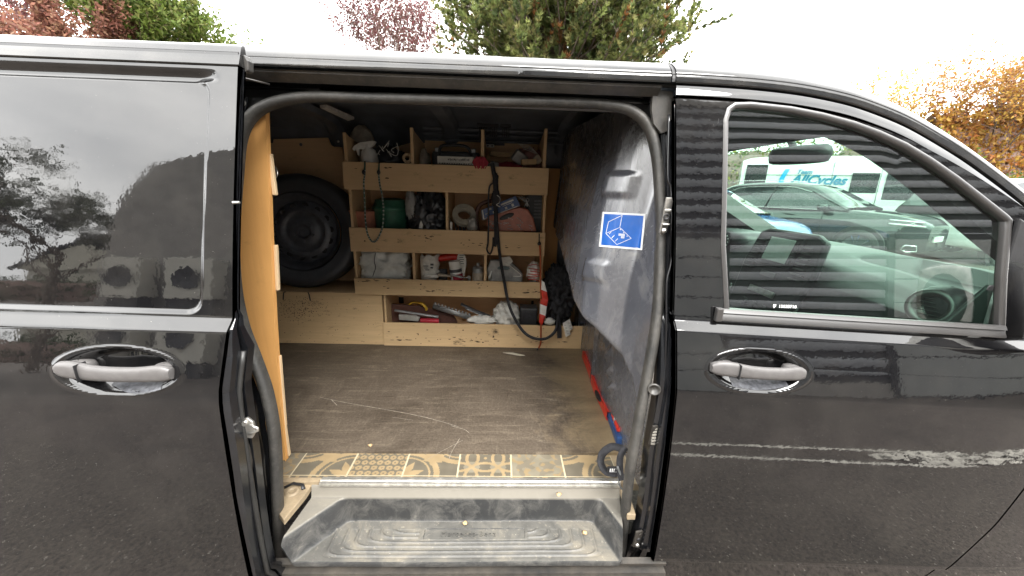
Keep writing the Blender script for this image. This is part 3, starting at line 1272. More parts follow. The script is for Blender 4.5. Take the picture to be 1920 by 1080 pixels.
# top cover of the sliding door: the strip that hides the rail
tcv = MB()
P = []
xs = np.arange(-1.9, -0.5499, 0.05)
tp = [(1.7345, 0.052), (1.7345, 0.046), (1.708, 0.038), (1.704, 0.041), (1.703, 0.060)]
tp = [(1.752, 0.075), (1.7505, 0.068), (1.745, 0.062), (1.7095, 0.046), (1.7075, 0.048), (1.7065, 0.075)]
xs = np.append(xs, -0.5495)
for x in xs:
    for z, y in tp:
        P.append((x, y, z))
tcv.grid(P, len(xs), len(tp))
e0 = (len(xs) - 1) * len(tp)
tcv.add([P[e0 + i] for i in range(len(tp))], [tuple(range(len(tp)))[::-1]])
tcv.build('door_top_cover', 'rail_paint', sliding_door, smooth=True, auto=30)
tcl = MB()
tcl.prism([(0, 0), (0.007, 0.004), (0.010, 0.022), (0.004, 0.034), (-0.004, 0.032)], 0, 0.02, (-0.551, 0.085, 1.700), (1, 0, 0), (0, 0, 1))
tcl.build('rail_end_clip', 'header', sliding_door, bevel=0.002)

# front end face of the open sliding door: black folded frame, rubber lip, striker, contact strip
ef = MB()
zs = np.arange(0.2, 1.73, 0.02)
for (dx, y0, dx2, y1) in ((0.0, 0.004, 0.012, 0.010), (0.012, 0.010, 0.014, 0.034), (0.014, 0.034, 0.002, 0.036), (0.002, 0.036, 0.002, 0.05), (0.002, 0.05, 0.018, 0.052), (0.018, 0.052, 0.02, 0.074), (0.02, 0.074, -0.06, 0.080)):
    P = []
    for z in zs:
        kk = float(np.interp(z, [1.10, 1.20], [1.0, 0.16]))
        wob = 0.004 * math.sin(z * 9) * kk
        yb = float(Ybody(-0.62, z)) + SO
        P.append((SX(z) + dx * kk + wob, yb + y0 * kk + 0.004, z))
        P.append((SX(z) + dx2 * kk + wob, yb + y1 * kk + 0.004, z))
    ef.grid(P, len(zs), 2)
ef.build('door_end_frame', 'paint_in', sliding_door, smooth=False)
rl = MB()
rl.tube([Vector((SX(z) + 0.016, float(Ybody(-.62, z)) + SO + 0.042, z)) for z in np.arange(0.2, 1.12, 0.03)], 0.006, 8)
rl.build('rubber_lip', 'rubber_clean', sliding_door, smooth=True)
c0 = at(466, 800, -0.052)
st = MB()
st.prism([(-0.012, -0.028), (0.006, -0.03), (0.016, -0.012), (0.014, 0.014), (0.002, 0.026), (-0.012, 0.02)], 0, 0.008, c0 + Vector((0, 0.004, 0)), (1, 0, 0), (0, 0, 1))
stk = st.build('latch_striker', 'metal', sliding_door, bevel=0.002)
s2 = MB()
s2.tube([c0 + Vector((0.0, -0.004, -0.016)), c0 + Vector((0.012, -0.006, -0.012)), c0 + Vector((0.026, -0.008, -0.004)), c0 + Vector((0.026, -0.008, 0.002)), c0 + Vector((0.008, -0.005, 0.008))], 0.003, 8)
s2.build('striker_loop', 'metal', stk, smooth=True)
s2 = MB()
s2.cyl(c0 + Vector((-0.004, -0.002, 0.012)), c0 + Vector((-0.004, -0.008, 0.012)), 0.006, n=10)
s2.build('striker_bolt', 'metal', stk, smooth=True, auto=40)
c1 = at(463, 852, -0.05)
cs_ = MB()
cs_.prism([(-0.006, -0.05), (0.004, -0.048), (0.009, -0.02), (0.009, 0.02), (0.004, 0.044), (-0.006, 0.04)], -0.004, 0.004, c1, (1, 0, 0), (0, 0, 1))
cst = cs_.build('contact_strip', 'dust_dark', sliding_door, bevel=0.002)
for k_ in range(5):
    b_ = MB()
    b_.box(c1.x - 0.002, c1.x + 0.006, c1.y - 0.007, c1.y - 0.003, c1.z - 0.03 + k_ * 0.014, c1.z - 0.0265 + k_ * 0.014)
    b_.build('contact_pin', 'metal', cst)
pin = MB()
p0 = at(437, 380, -0.005)
pin.cyl(p0, p0 + Vector((0.014, 0, 0.001)), 0.0035, 0.0025, 10)
pin.build('guide_pin', 'metal', sliding_door, smooth=True, auto=40)

# door opening: jambs, header, seal ----------------------------------------------------
seal_px = [(1197, 800), (1232, 600), (1239, 450), (1237, 340), (1229, 275), (1213, 232), (1180, 206), (1130, 196), (1060, 192), (900, 189), (700, 184), (600, 181), (545, 185), (498, 198), (466, 222),
           (448, 262), (441, 330), (434, 440), (438, 540), (452, 612), (478, 680), (500, 745), (514, 830), (519, 950), (524, 1040), (540, 1078)]


def onseal(px, py):
    z = 1.3
    for _ in range(60):
        z = 0.5 * z + 0.5 * at(px, py, float(np.interp(z, _ss, _yy)) + 0.06).z
    return at(px, py, float(np.interp(z, _ss, _yy)) + 0.06)


sp = [onseal(*p) for p in [(1180, 900), (1163, 1062)][::-1]] + [onseal(*p) for p in seal_px]
spath = bez(sp, 8)
spath = [Vector(p) for p in resample([tuple(p) for p in spath], 0.012, closed=False)]
sl = MB()
sl.sweep(spath, [(-0.0135, 0.010), (-0.013, -0.003), (-0.008, -0.011), (0.0, -0.0145), (0.0075, -0.011), (0.011, -0.003), (0.011, 0.008), (0.009, 0.02), (-0.010, 0.02)], pclosed=True, up=(0, 1, 0))
sl.build('door_seal', 'rubber', van, smooth=True, auto=70)

# header above the opening, folded sheet with channels
rail_obj('header_panel', -0.72, 0.395, [(0.048, 0.1455), (0.050, 0.149), (0.0525, 0.1495), (0.056, 0.156), (0.067, 0.168), (0.0685, 0.174)], 'header', van, smooth=True, auto=40)
rail_obj('header_channel', -0.72, 0.395, [(0.0685, 0.174), (0.069, 0.26), (0.073, 0.262), (0.0735, 0.215), (0.0745, 0.210), (0.0765, 0.2105), (0.0775, 0.26), (0.0895, 0.262), (0.09, 0.232), (0.095, 0.236), (0.09, 0.27)], 'paint_in', van, smooth=True, auto=40)
# flap of the header at the front end of the rail
fl = MB()
A = [(1228, 168), (1262, 172), (1264, 235), (1250, 246), (1240, 250), (1226, 232), (1222, 205), (1224, 180), (1216, 174)]
pf = [at(px, py, 0.168) for px, py in A]
_q = len(pf)
fl.add(pf + [p + Vector((0, 0.012, 0)) for p in pf], [tuple(range(_q))] + [(i, (i + 1) % _q, _q + (i + 1) % _q, _q + i) for i in range(_q)])
fl.build('header_end_plate', 'header', van)
# bright screw-like button and arm at the rear top corner
bt = MB()
p0 = at(453, 192, 0.15)
bt.cyl(p0, p0 + Vector((0.004, -0.012, 0)), 0.009, 0.007, 16)
bt.build('rubber_stop', 'metal', van, smooth=True, auto=40)
ar = MB()
ar.tube([at(455, 146, 0.14), at(480, 152, 0.15), at(505, 158, 0.17)], 0.0045, 8, flat=0.5)
ar.build('rail_arm', 'header', van, smooth=True)
# dark corner gussets behind the seal
for nm, A in (('rear', [(436, 150), (600, 160), (600, 180), (545, 184), (498, 197), (466, 221), (448, 262), (442, 335), (432, 335)]),
              ('front', [(1000, 170), (1240, 170), (1250, 320), (1238, 320), (1231, 275), (1215, 232), (1182, 206), (1130, 196), (1000, 190)])):
    gs = MB()
    pf = [at(px, py, 0.222) for px, py in A]
    _q = len(pf)
    gs.add(pf + [p + Vector((0, 0.01, 0)) for p in pf], [tuple(range(_q)), tuple(range(_q, 2 * _q))] + [(i, (i + 1) % _q, _q + (i + 1) % _q, _q + i) for i in range(_q)])
    gs.build('corner_gusset', 'black', van)
# black liner behind jambs
def jamb(name, side, mat='paint_in'):
    m = MB()
    zs = np.arange(0.24, 1.70, 0.02)
    P = []
    for z in zs:
        yb = float(np.interp(z, _ss, _yy))
        if side > 0:
            xs_ = [(0.470 + 0.02 * (z < 0.8) * (0.8 - z), yb + 0.012), (0.462, yb + 0.034), (0.446, yb + 0.036), (0.443, yb + 0.050), (0.432, yb + 0.052), (0.430, yb + 0.068), (0.428, yb + 0.085), (0.45, yb + 0.13)]
            sh = float(np.interp(z, [0.3, 0.8, 1.2, 1.7], [0.0, 0.0, 0.0, -0.03]))
        else:
            xl = float(np.interp(z, [0.3, 0.57, 0.75, 0.9, 1.06, 1.18, 1.33, 1.5, 1.7], [-0.66, -0.63, -0.61, -0.615, -0.655, -0.685, -0.69, -0.675, -0.62]))
            xs_ = [(xl - 0.09, yb + 0.005), (xl - 0.06, yb + 0.02), (xl - 0.055, yb + 0.045), (xl - 0.03, yb + 0.05), (xl - 0.025, yb + 0.07), (xl - 0.012, yb + 0.075), (xl - 0.07, yb + 0.12)]
            sh = 0.0
        for x, y in xs_:
            P.append((x + sh + 0.003 * math.sin(z * 14), y, z))
    m.grid(P, len(zs), len(xs_))
    return m.build(name, mat, van, smooth=True, auto=30)


jr = jamb('door_jamb', 1)
jl = jamb('door_jamb', -1)
# bright folded flange running down the front jamb
fg = MB()
fpx = [(1254, 215), (1252, 330), (1258, 360), (1259, 480), (1250, 530), (1249, 620), (1244, 760), (1232, 900), (1216, 985)]
fg.tube(bez([at(px, py, 0.055 + 0.10 * max(0, (700 - py) / 500)) for px, py in fpx], 8), 0.0045, 8, flat=0.6)
fg.build('jamb_flange', 'paint_in', jr, smooth=True)
# hinge/striker plate with two screws
def plate_on_jamb(name, px, py, Y, w, h, mat, label=None):
    c = at(px, py, Y)
    m = MB()
    pl = [(-w, -h * .85), (-w * .2, -h), (w, -h * .8), (w, h * .8), (w * .5, h), (-w, h)]
    m.prism(pl, 0, 0.006, c, Vector((1, 0.25, 0)).normalized(), (0, -0.15, 1))
    return m.build(name, mat, jr, bevel=0.0015), c


hp, c = plate_on_jamb('centring_plate', 1247, 406, 0.118, 0.0105, 0.048, 'metal')
for dz in (-0.035, 0.035):
    s_ = MB()
    s_.lathe([(0, -0.005), (0.005, -0.004), (0.007, 0)], c + Vector((0, -0.006, dz)), (0, 1, 0), 14)
    s_.build('screw_head', 'metal', hp, smooth=True)
s_ = MB()
s_.lathe([(0.0035, 0.002), (0.0045, -0.003), (0.008, -0.003), (0.009, 0.0)], c + Vector((0, -0.006, 0.0)), (0, 1, 0), 18)
s_.build('centring_hole', 'black', hp, smooth=True)
s_ = MB()
s_.box(c.x - 0.008, c.x + 0.010, c.y - 0.011, c.y - 0.006, c.z + 0.013, c.z + 0.019)
s_.build('plate_rib', 'metal', hp, bevel=0.001)
s_ = MB()
s_.box(c.x - 0.008, c.x + 0.010, c.y - 0.011, c.y - 0.006, c.z - 0.021, c.z - 0.017)
s_.build('plate_rib', 'metal', hp, bevel=0.001)
cup_c = at(1227, 731, 0.045)
s_ = MB()
s_.lathe([(0.0, 0.010), (0.010, 0.008), (0.0125, 0.0), (0.0155, -0.002), (0.017, 0.003)], cup_c, (0.35, 1, 0), 24)
s_.build('rubber_bung', 'header', jr, smooth=True)
cp, c = plate_on_jamb('contact_block', 1224, 815, 0.048, 0.0095, 0.036, 'dust_dark')
for k_ in range(6):
    s_ = MB()
    s_.box(c.x - 0.006, c.x + 0.006, c.y - 0.010, c.y - 0.005, c.z - 0.026 + k_ * 0.0095, c.z - 0.020 + k_ * 0.0095)
    s_.build('contact_pad', 'alu', cp, bevel=0.001)
lp, c = plate_on_jamb('lock_plate', 1195, 1008, 0.05, 0.0135, 0.036, 'dust_dark')
for dz in (-0.024, 0.024, 0.0):
    s_ = MB()
    s_.lathe([(0, -0.004), (0.005, -0.003), (0.007, 0)], c + Vector((0.001, -0.006, dz)), (0, 1, 0), 14)
    s_.build('screw_head', 'metal' if dz else 'black', lp, smooth=True)

# floor, step, sill ---------------------------------------------------------------------
fb_ = MB()
fb_.box(-2.9, 0.56, 0.291, 1.62, 0.55, 0.575)
floor_b = fb_.build('floor_board', 'floor', van)
# long pale scratches across the board
scr = MB()
M['scratch'] = simple('pale_scratch', (0.28, 0.245, 0.20), 0.7, var=0.4, scale=60)
for pts, w in (([(600, 745), (660, 757), (735, 770), (800, 783), (860, 800)], 0.0035), ([(845, 798), (870, 805), (880, 812)], 0.003), ([(862, 822), (848, 845), (842, 860)], 0.003),
               ([(800, 862), (830, 845), (868, 825)], 0.002), ([(620, 748), (632, 760)], 0.004), ([(735, 782), (775, 788)], 0.002)):
    pp = [atz(x, y, 0.5756) for x, y in pts]
    pp = bez(pp, 6)
    scr.sweep(pp, [(-w / 3.6, 0), (w / 3.6, 0)], up=(0, 0, 1))
scr.build('floor_scratches', 'scratch', floor_b)
# printed vinyl tiles along the edge
TX = [atz(px, 852, 0.566).x for px in (671, 766, 858, 954, 1051)]
tw = (TX[-1] - TX[0]) / 4
x_first = TX[0] - 2 * tw


def tile_col(kind, u, v):
    """printed pattern, u v in 0..1 -> colour"""
    dark = np.array([0.120, 0.105, 0.078]); oc = np.array([0.275, 0.205, 0.115]); pale = np.array([0.19, 0.17, 0.125])
    nz_ = 0.85 + 0.3 * (noise.noise(Vector((u * 6 + kind * 7, v * 6, kind))) * 0.5 + 0.5)
    c = dark
    def ringd(cx, cy, r, w):
        return abs(math.hypot(u - cx, v - cy) - r) < w
    def leaf(cx, cy, ang, L, W):
        x = (u - cx) * math.cos(ang) + (v - cy) * math.sin(ang)
        y = -(u - cx) * math.sin(ang) + (v - cy) * math.cos(ang)
        return 0 < x < L and abs(y) < W * math.sin(math.pi * x / L)
    if kind in (0, 2):
        for (cx, cy) in ((0, 1), (1, 0)) if kind == 0 else ((0.0, 0.0), (1, 1)):
            if ringd(cx, cy, 0.62, 0.055) or ringd(cx, cy, 0.49, 0.018): c = oc
            for k in range(5):
                if leaf(cx, cy, (k - 0.5) * math.pi / 4 + (0 if cy == 0 else -math.pi / 2 if cx == 0 else math.pi), 0.40, 0.07): c = oc
        for k in range(6):
            if leaf(0.5, 0.5, k * math.pi / 3 + 0.4, 0.22, 0.06): c = oc
    elif kind == 1:
        s = 7.0
        best = 9
        uu, vv = u * s, v * s
        for i in range(-1, 2):
            for j in range(-1, 2):
                gy = math.floor(vv) + j
                gx = math.floor(uu - 0.5 * (gy % 2)) + i
                best = min(best, math.hypot(uu - (gx + 0.5 + 0.5 * (gy % 2)), vv - (gy + 0.5)))
        if best < 0.42: c = oc
        if best < 0.12: c = dark
    elif kind == 3:
        for cx in (0, 0.5, 1.0):
            for cy in (0, 0.5, 1.0):
                if (round(cx * 2) + round(cy * 2)) % 2 == 0 and ringd(cx, cy, 0.36, 0.030): c = oc
                if (round(cx * 2) + round(cy * 2)) % 2 == 1 and ringd(cx, cy, 0.36, 0.030): c = oc
                if math.hypot(u - cx, v - cy) < 0.03: c = oc
        if c is dark and (math.hypot((u * 2) % 1 - 0.5, (v * 2) % 1 - 0.5) < 0.3): c = pale
    elif kind == 4:
        c = pale if noise.noise(Vector((u * 5, v * 5, 3))) > 0 else dark * 1.3
        if noise.noise(Vector((u * 9, v * 9, 8))) > 0.22: c = oc * 0.85
    if u < 0.010 or u > 0.990 or v < 0.012: c = np.array([0.44, 0.38, 0.26])
    return tuple(c * nz_)


kinds = [4, 0, 1, 2, 3, 4, 0]
strip_e = tag(bpy.data.objects.new('tile_strip', None))
for row in (0, 1):
    for i, kd in enumerate(kinds):
        m = MB()
        xa, xb = x_first + i * tw, x_first + (i + 1) * tw
        if row == 0:
            y0, y1 = 0.186, 0.292
            v0, v1 = 0.0, 0.62
        else:
            y0, y1 = 0.1775, 0.185
            v0, v1 = 0.96, 1.0
        xa, xb = max(xa, -0.76), min(xb, 0.43)
        if xb - xa < 0.01:
            continue
        nu, nv = 64, (44 if row == 0 else 14)
        P = []
        for a in range(nu + 1):
            for b in range(nv + 1):
                P.append((xa + (xb - xa) * a / nu, y0 + (y1 - y0) * b / nv, 0.566 + 0.0004 * ((i + row) % 2)))
        for a in range(nu):
            for b in range(nv):
                pass
        base = len(m.v)
        m.v.extend(P)
        for a in range(nu):
            for b in range(nv):
                u = ((xa - (x_first + i * tw)) + (xb - xa) * (a + .5) / nu) / tw
                v = v0 + (v1 - v0) * (b + .5) / nv
                cc = tile_col(kinds[(i + 3 * row) % 7], u, v)
                m.f.append((a * (nv + 1) + b, (a + 1) * (nv + 1) + b, (a + 1) * (nv + 1) + b + 1, a * (nv + 1) + b + 1))
                m.c.append(cc); m.m.append(0)
        m.build('printed_tile', 'print', floor_b)
bpy.data.objects.remove(strip_e)
u_ = MB()
u_.box(-0.80, 0.47, 0.158, 0.30, 0.54, 0.5655)
u_.build('floor_edge', 'dust', van)
al = MB()
al.prism([(0, 0), (0.030, 0), (0.030, 0.004), (0.020, 0.0045), (0.017, 0.008), (0.013, 0.008), (0.010, 0.0045), (0.004, 0.004), (0, -0.006)], -0.955, 0, (0.405, 0.147, 0.566), (0, 1, 0), (0, 0, 1))
al.build('aluminium_sill_strip', 'alu', van)

# moulded step well
def step_z(x, Y):
    """tread, dished walls and rim of the moulded step"""
    def smin(a, b, k=0.03):
        h = max(0.0, min(1.0, 0.5 + 0.5 * (b - a) / k))
        return b + (a - b) * h - k * h * (1 - h)
    dl = x + 0.600 - 0.105 * (Y / 0.138)
    dr = 0.402 - x - 0.050 * (Y / 0.138)
    db = (0.1475 - Y) * 3.0
    d = smin(smin(dl, dr), db, 0.035)
    t = max(0, min(1, d / 0.040))
    t = t * t * (3 - 2 * t)
    z = 0.516 - 0.076 * t + 0.040 * max(0, min(1, (Y - 0.147) / 0.008))
    if t > 0.97:
        e = smin(min(x + 0.50, 0.325 - x), (Y - 0.010) * 2.3, 0.05)
        if Y < 0.105 and 0 < e < 0.22 and not (-0.23 < x < 0.105 and Y > 0.070):
            ph = (e / 0.034) % 1.0
            z += 0.0035 * math.exp(-((ph - 0.5) / 0.13) ** 2) - 0.001
        if -0.215 < x < 0.095 and 0.072 < Y < 0.108:
            z -= 0.0025
    z += 0.0012 * math.sin(x * 8)
    return z


sm = MB()
nx_, ny_ = 420, 90
P = []
for i in range(nx_ + 1):
    for k in range(ny_ + 1):
        Y = 0.0 + 0.158 * k / ny_
        xl_ = -0.590 + 0.012 * (Y / 0.145); xr_ = 0.374 + 0.030 * (Y / 0.145)
        x = xl_ + (xr_ - xl_) * i / nx_
        P.append((x, Y, step_z(x, Y)))
sm.grid(P, nx_ + 1, ny_ + 1)
# front lip
P = []
for i in range(nx_ + 1):
    x = -0.590 + 0.964 * i / nx_
    z = step_z(x, 0.0)
    P += [(x, 0.0, z), (x, -0.003, z - 0.004), (x, -0.002, z - 0.016)]
sm.grid(P, nx_ + 1, 3)
step = sm.build('step_well', 'step', van, smooth=True, auto=45)
tx = MB()
add_text(tx, 'Mercedes-Benz', (-0.165, 0.082, 0.4385), (1, 0, 0), (0, 1, 0), 0.024, extrude=0.0012, spacing=1.15)
tx.build('embossed_lettering', 'step', step)
# sill under the step
si = MB()
P = []
for x in np.arange(-0.72, 0.52, 0.03):
    for (y, z) in ((0.02, 0.43), (0.004, 0.425), (0.006, 0.415), (0.03, 0.412), (0.03, 0.40), (0.0, 0.395), (-0.004, 0.37), (0.02, 0.33), (0.05, 0.2)):
        P.append((x, y, z))
si.grid(P, len(np.arange(-0.72, 0.52, 0.03)), 9)
si.build('sill', 'dust_dark', van, smooth=True, auto=30)
# dusty floor corners at both ends of the step with round anchor loops
cn = MB()
cn.prism([(-0.64, 0.07), (-0.594, 0.03), (-0.580, 0.125), (-0.580, 0.16), (-0.72, 0.16), (-0.72, 0.08)], -0.02, 0.0, (0, 0, 0.555), (1, 0, 0), (0, 1, 0))
cn.build('sill_corner', 'dust', van, bevel=0.002)
cn = MB()
cn.prism([(0.395, 0.05), (0.42, 0.05), (0.43, 0.16), (0.405, 0.16)], -0.02, 0.0, (0, 0, 0.555), (1, 0, 0), (0, 1, 0))
cn.build('sill_corner', 'dust', van, bevel=0.002)
c = atz(548, 922, 0.556)
rg = MB()
rg.lathe([(0.008, 0.0), (0.010, 0.004), (0.017, 0.005), (0.021, 0.0)], c, (0, 0, 1), 24)
rg.build('anchor_ring', 'dust', van, smooth=True)
rg = MB()
rg.tube([c + Vector((-0.03, 0.012, 0.004)), c + Vector((-0.01, 0.026, 0.008)), c + Vector((0.02, 0.022, 0.006)), c + Vector((0.03, 0.008, 0.002))], 0.006, 8, flat=0.4)
rg.build('rubber_scrap', 'black', van, smooth=True)

# inner shell: far wall, ceiling ribs, rear partition --------------------------------------
iw = MB()
P = []
prof_w = [(1.62, 0.55), (1.62, 1.0), (1.60, 1.3), (1.57, 1.55), (1.54, 1.70), (1.50, 1.78), (1.42, 1.835), (1.30, 1.852), (0.9, 1.862), (0.5, 1.845), (0.34, 1.815), (0.27, 1.78), (0.245, 1.74)]
xsw = np.linspace(-2.95, 0.62, 40)
for x in xsw:
    for y, z in prof_w:
        P.append((x, y, z - 0.012))
iw.grid(P, len(xsw), len(prof_w))
shell = iw.build('inner_shell', 'dark_metal', van, smooth=True, auto=35)
for x in (-1.55, -0.95, -0.30, 0.36):
    rb = MB()
    P = []
    for y, z in [(1.53, 1.70), (1.49, 1.77), (1.41, 1.82), (1.30, 1.835), (0.9, 1.845), (0.5, 1.828), (0.35, 1.80), (0.28, 1.76)]:
        for dx, dz in ((-0.05, 0.0), (-0.03, -0.022), (0.03, -0.022), (0.05, 0.0)):
            P.append((x + dx, y, z - 0.010 + dz))
    rb.grid(P, 8, 4)
    rb.build('roof_rib', 'dark_metal', shell, smooth=True, auto=30)
# upper side rail along the far wall with clips
ur = MB()
for z, y in ((1.765, 1.46), (1.79, 1.44), (1.735, 1.475)):
    ur.cyl((-0.45, y, z), (0.36, y, z), 0.006, n=8)
ur.build('ladder_rail', 'dark_metal', shell, smooth=True, auto=40)
for px in (905, 925, 948):
    cl = MB()
    c = at(px, 235, 1.42)
    for k_ in range(4):
        cl.box(c.x - 0.02 + k_ * 0.012, c.x - 0.014 + k_ * 0.012, c.y, c.y + 0.02, c.z - 0.06, c.z + 0.05)
    cl.box(c.x - 0.03, c.x + 0.03, c.y - 0.005, c.y + 0.015, c.z - 0.01, c.z + 0.02)
    cl.build('rail_clip', 'black', shell)
# recessed oval in the far wall
ov = MB()
pts = [at(500, 232, 1.49), at(612, 230, 1.49), at(617, 222, 1.48), at(600, 205, 1.46)]
ov.tube(bez(pts, 8), 0.008, 8, flat=0.6)
ov.tube([at(500, 238, 1.49), at(640, 235, 1.49)], 0.004, 6)
ov.build('pressed_bead', 'dark_metal', shell, smooth=True)
lt = MB()
a, b = atz(606, 198, 1.80), atz(660, 222, 1.80)
d = (b - a)
p_, q_, r_, s_ = atz(600, 197, 1.81), atz(612, 196, 1.81), atz(664, 219, 1.81), atz(652, 222, 1.81)
lt.add([p_, q_, r_, s_], [(0, 1, 2, 3)])
M['lampcover'] = simple('milky_lamp_cover', (0.75, 0.74, 0.70), 0.4)
lt.build('strip_lamp', 'lampcover', shell, solid=0.012)
for px, py, Y in ((636, 224, 1.46), (745, 225, 1.44), (634, 265, 1.49)):
    bo = MB()
    p0 = at(px, py, Y)
    bo.lathe([(0, -0.006), (0.006, -0.005), (0.008, 0.0)], p0, (0, 1, 0), 12)
    bo.build('wall_bolt', 'metal', shell, smooth=True)

# plywood lining: left board beside the opening, its stepped edge, back lining, wheel-arch box
lb = MB()
e_top = at(497, 205, 0.25)
O = Vector((0, 0.25, 0))
pts = [(497, 195), (505, 400), (510, 520), (514, 600), (520, 690), (537, 880)]
edge = [at(px, py, 0.25) for px, py in pts]
poly = [(p.x, p.z) for p in edge]
poly = [(-0.95, 1.72)] + [(poly[0][0], 1.72)] + poly + [(poly[-1][0], 0.57), (-0.95, 0.57)]
lb.prism(poly[::-1], -0.018, 0.0, (0, 0.25, 0), (1, 0, 0), (0, 0, 1))
rack_side = lb.build('side_lining_board', 'ply_orange', van)
for (a, b, w, off) in (((500, 288), (510, 366), 7, 0.02), ((512, 460), (516, 545), 6, 0.02), ((520, 668), (531, 800), 5, 0.012), ((531, 800), (539, 856), 4, 0.012)):
    s_ = MB()
    p, q = at(*a, 0.262), at(*b, 0.262)
    s_.prism([(0, 0), (w / 700.0 * 1.1, 0.0), (w / 700.0 * 1.1 + (q.x - p.x), q.z - p.z), (q.x - p.x, q.z - p.z)], -0.012, 0.0, (p.x, 0.262, p.z), (1, 0, 0), (0, 0, 1))
    s_.build('board_edge_strip', 'ply_edge', rack_side, bevel=0.002)
hk = MB()
hk.tube(bez([at(515, 313, 0.32), at(520, 322, 0.30), at(518, 332, 0.30), at(510, 338, 0.32)], 6), 0.002, 8)
hk.build('wire_hook', 'metal', rack_side, smooth=True)
# back lining (behind the wheel), with its cut-outs along the top
bl = MB()
p = [(-2.2, 0.56), (-0.78, 0.56), (-0.78, 1.69)]
def XZ(px, py, Y):
    q = at(px, py, Y); return (q.x, q.z)
p += [XZ(640, 276, 1.5), XZ(625, 275, 1.5), XZ(620, 272, 1.5), XZ(614, 258, 1.5), XZ(513, 261, 1.5), XZ(512, 268, 1.5), XZ(497, 269, 1.5), (-2.2, 1.69)]
p = [(-2.2, 0.56), (-0.80, 0.56), (XZ(641, 276, 1.5))] + p[4:]
bl.prism(p, 0.0, 0.012, (0, 1.512, 0), (1, 0, 0), (0, 0, 1))
bl.build('back_lining', 'ply_dark', van)
knot = MB()
q = at(564, 271, 1.497)
knot.lathe([(0, -0.002), (0.007, -0.001), (0.009, 0)], q, (0, 1, 0), 10)
knot.build('lining_screw', 'dark_metal', van, smooth=True)
ab = MB()
ab.box(-2.2, -0.6605, 1.200, 1.49, 0.5752, 0.884)
ab.build('wheel_arch_box', 'ply_dirty', van, bevel=0.002)
for a in ([(531, 562), (532, 549), (536, 547)], [(577, 548), (579, 551), (582, 564)]):
    wr = MB()
    wr.tube(bez([at(px, py, 1.193) for px, py in a], 5), 0.003, 6)
    wr.build('wire_staple', 'black', van, smooth=True)
# rear partition beyond (dark)
rp = MB()
rp.box(-2.25, -2.2, 0.2, 1.6, 0.56, 1.8)
rp.build('rear_partition', 'ply_dark', van)

# bulkhead between cargo space and cab ------------------------------------------------------
def bulk_x(Y, z):
    t = sstep(0.30, 1.1, Y)
    # line that separates the bulged upper part from the lower panel
    zl_ = np.interp(Y, [0.1, 0.22, 0.35, 0.55, 0.9, 1.5], [0.62, 0.80, 0.95, 1.08, 1.16, 1.20])
    up = sstep(-0.03, 0.09, z - zl_)
    edge = np.maximum(Y - 1.22, 0) ** 2 + np.maximum(z - 1.62, 0) ** 2 * 0.9
    up = up * (1 - sstep(0.012, 0.024, edge))
    low = np.interp(Y, [0.1, 0.3, 0.6, 1.1, 1.6], [0.478, 0.482, 0.472, 0.505, 0.52])
    hi = np.interp(Y, [0.1, 0.25, 0.30, 0.345, 0.39, 0.45, 0.60, 0.8, 1.2, 1.45, 1.6], [0.470, 0.452, 0.425, 0.355, 0.308, 0.287, 0.278, 0.285, 0.30, 0.33, 0.36])
    lean = 0.085 * sstep(1.10, 1.80, z) * (1 - 0.6 * sstep(0.5, 1.0, Y)) - 0.02
    x = low + (hi - low) * up + lean
    # pressed pads on the face turned to the door
    for (yc, zc, hy, hz, dp) in ((0.368, 1.500, 0.040, 0.036, -0.012), (0.372, 1.225, 0.036, 0.034, -0.009)):
        q = np.maximum(np.abs(Y - yc) / hy, np.abs(z - zc) / hz)
        x = x + dp * (1 - sstep(0.86, 1.0, q)) * up
    # louvres low down
    for j in range(6):
        yc, zc = 0.66 - 0.035 * j, 1.0 - 0.055 * j
        a = (Y - yc) * 0.7 + (z - zc) * 0.7; b = -(Y - yc) * 0.7 + (z - zc) * 0.7
        x = x - 0.018 * np.exp(-(a / 0.012) ** 2 - (b / 0.04) ** 4) * (1 - up)
    for j in range(4):
        yc, zc = 1.05 - 0.03 * j, 1.05 - 0.06 * j
        a = (Y - yc) * 0.7 + (z - zc) * 0.7; b = -(Y - yc) * 0.7 + (z - zc) * 0.7
        x = x - 0.018 * np.exp(-(a / 0.014) ** 2 - (b / 0.05) ** 4) * (1 - up)
    # vertical rib
    x = x - 0.012 * np.exp(-((Y - 0.80) / 0.015) ** 4) * (1 - up)
    # reflective pressed windows of the upper part
    q = np.maximum(np.abs(Y - 1.05) / 0.28, np.abs(z - 1.42) / 0.17)
    x = x + 0.012 * (1 - sstep(0.9, 1.0, q)) * up
    return x


Yb = np.concatenate([np.arange(0.13, 0.75, 0.006), np.arange(0.75, 1.56, 0.014)])
Zb = np.arange(0.57, 1.83, 0.008)
YY, ZZ = np.meshgrid(Yb, Zb, indexing='ij')
ZZ = np.minimum(ZZ, np.interp(YY, [.13, .2, .3, .5], [1.655, 1.73, 1.785, 1.83]) - 0.0)
XX = bulk_x(YY, ZZ)
bk = MB()
bk.grid(np.stack([XX.ravel(), YY.ravel(), ZZ.ravel()], 1).tolist(), len(Yb), len(Zb))
bulk = bk.build('bulkhead', 'bulk', van, smooth=True)


def on_bulk(px, py, off=0.0):
    d = ray(px, py)
    t = 0.9
    for _ in range(900):
        p = CAM + d * t
        if p.x > float(bulk_x(np.float64(p.y), np.float64(p.z))) - off:
            break
        t += 0.001
    return CAM + d * t


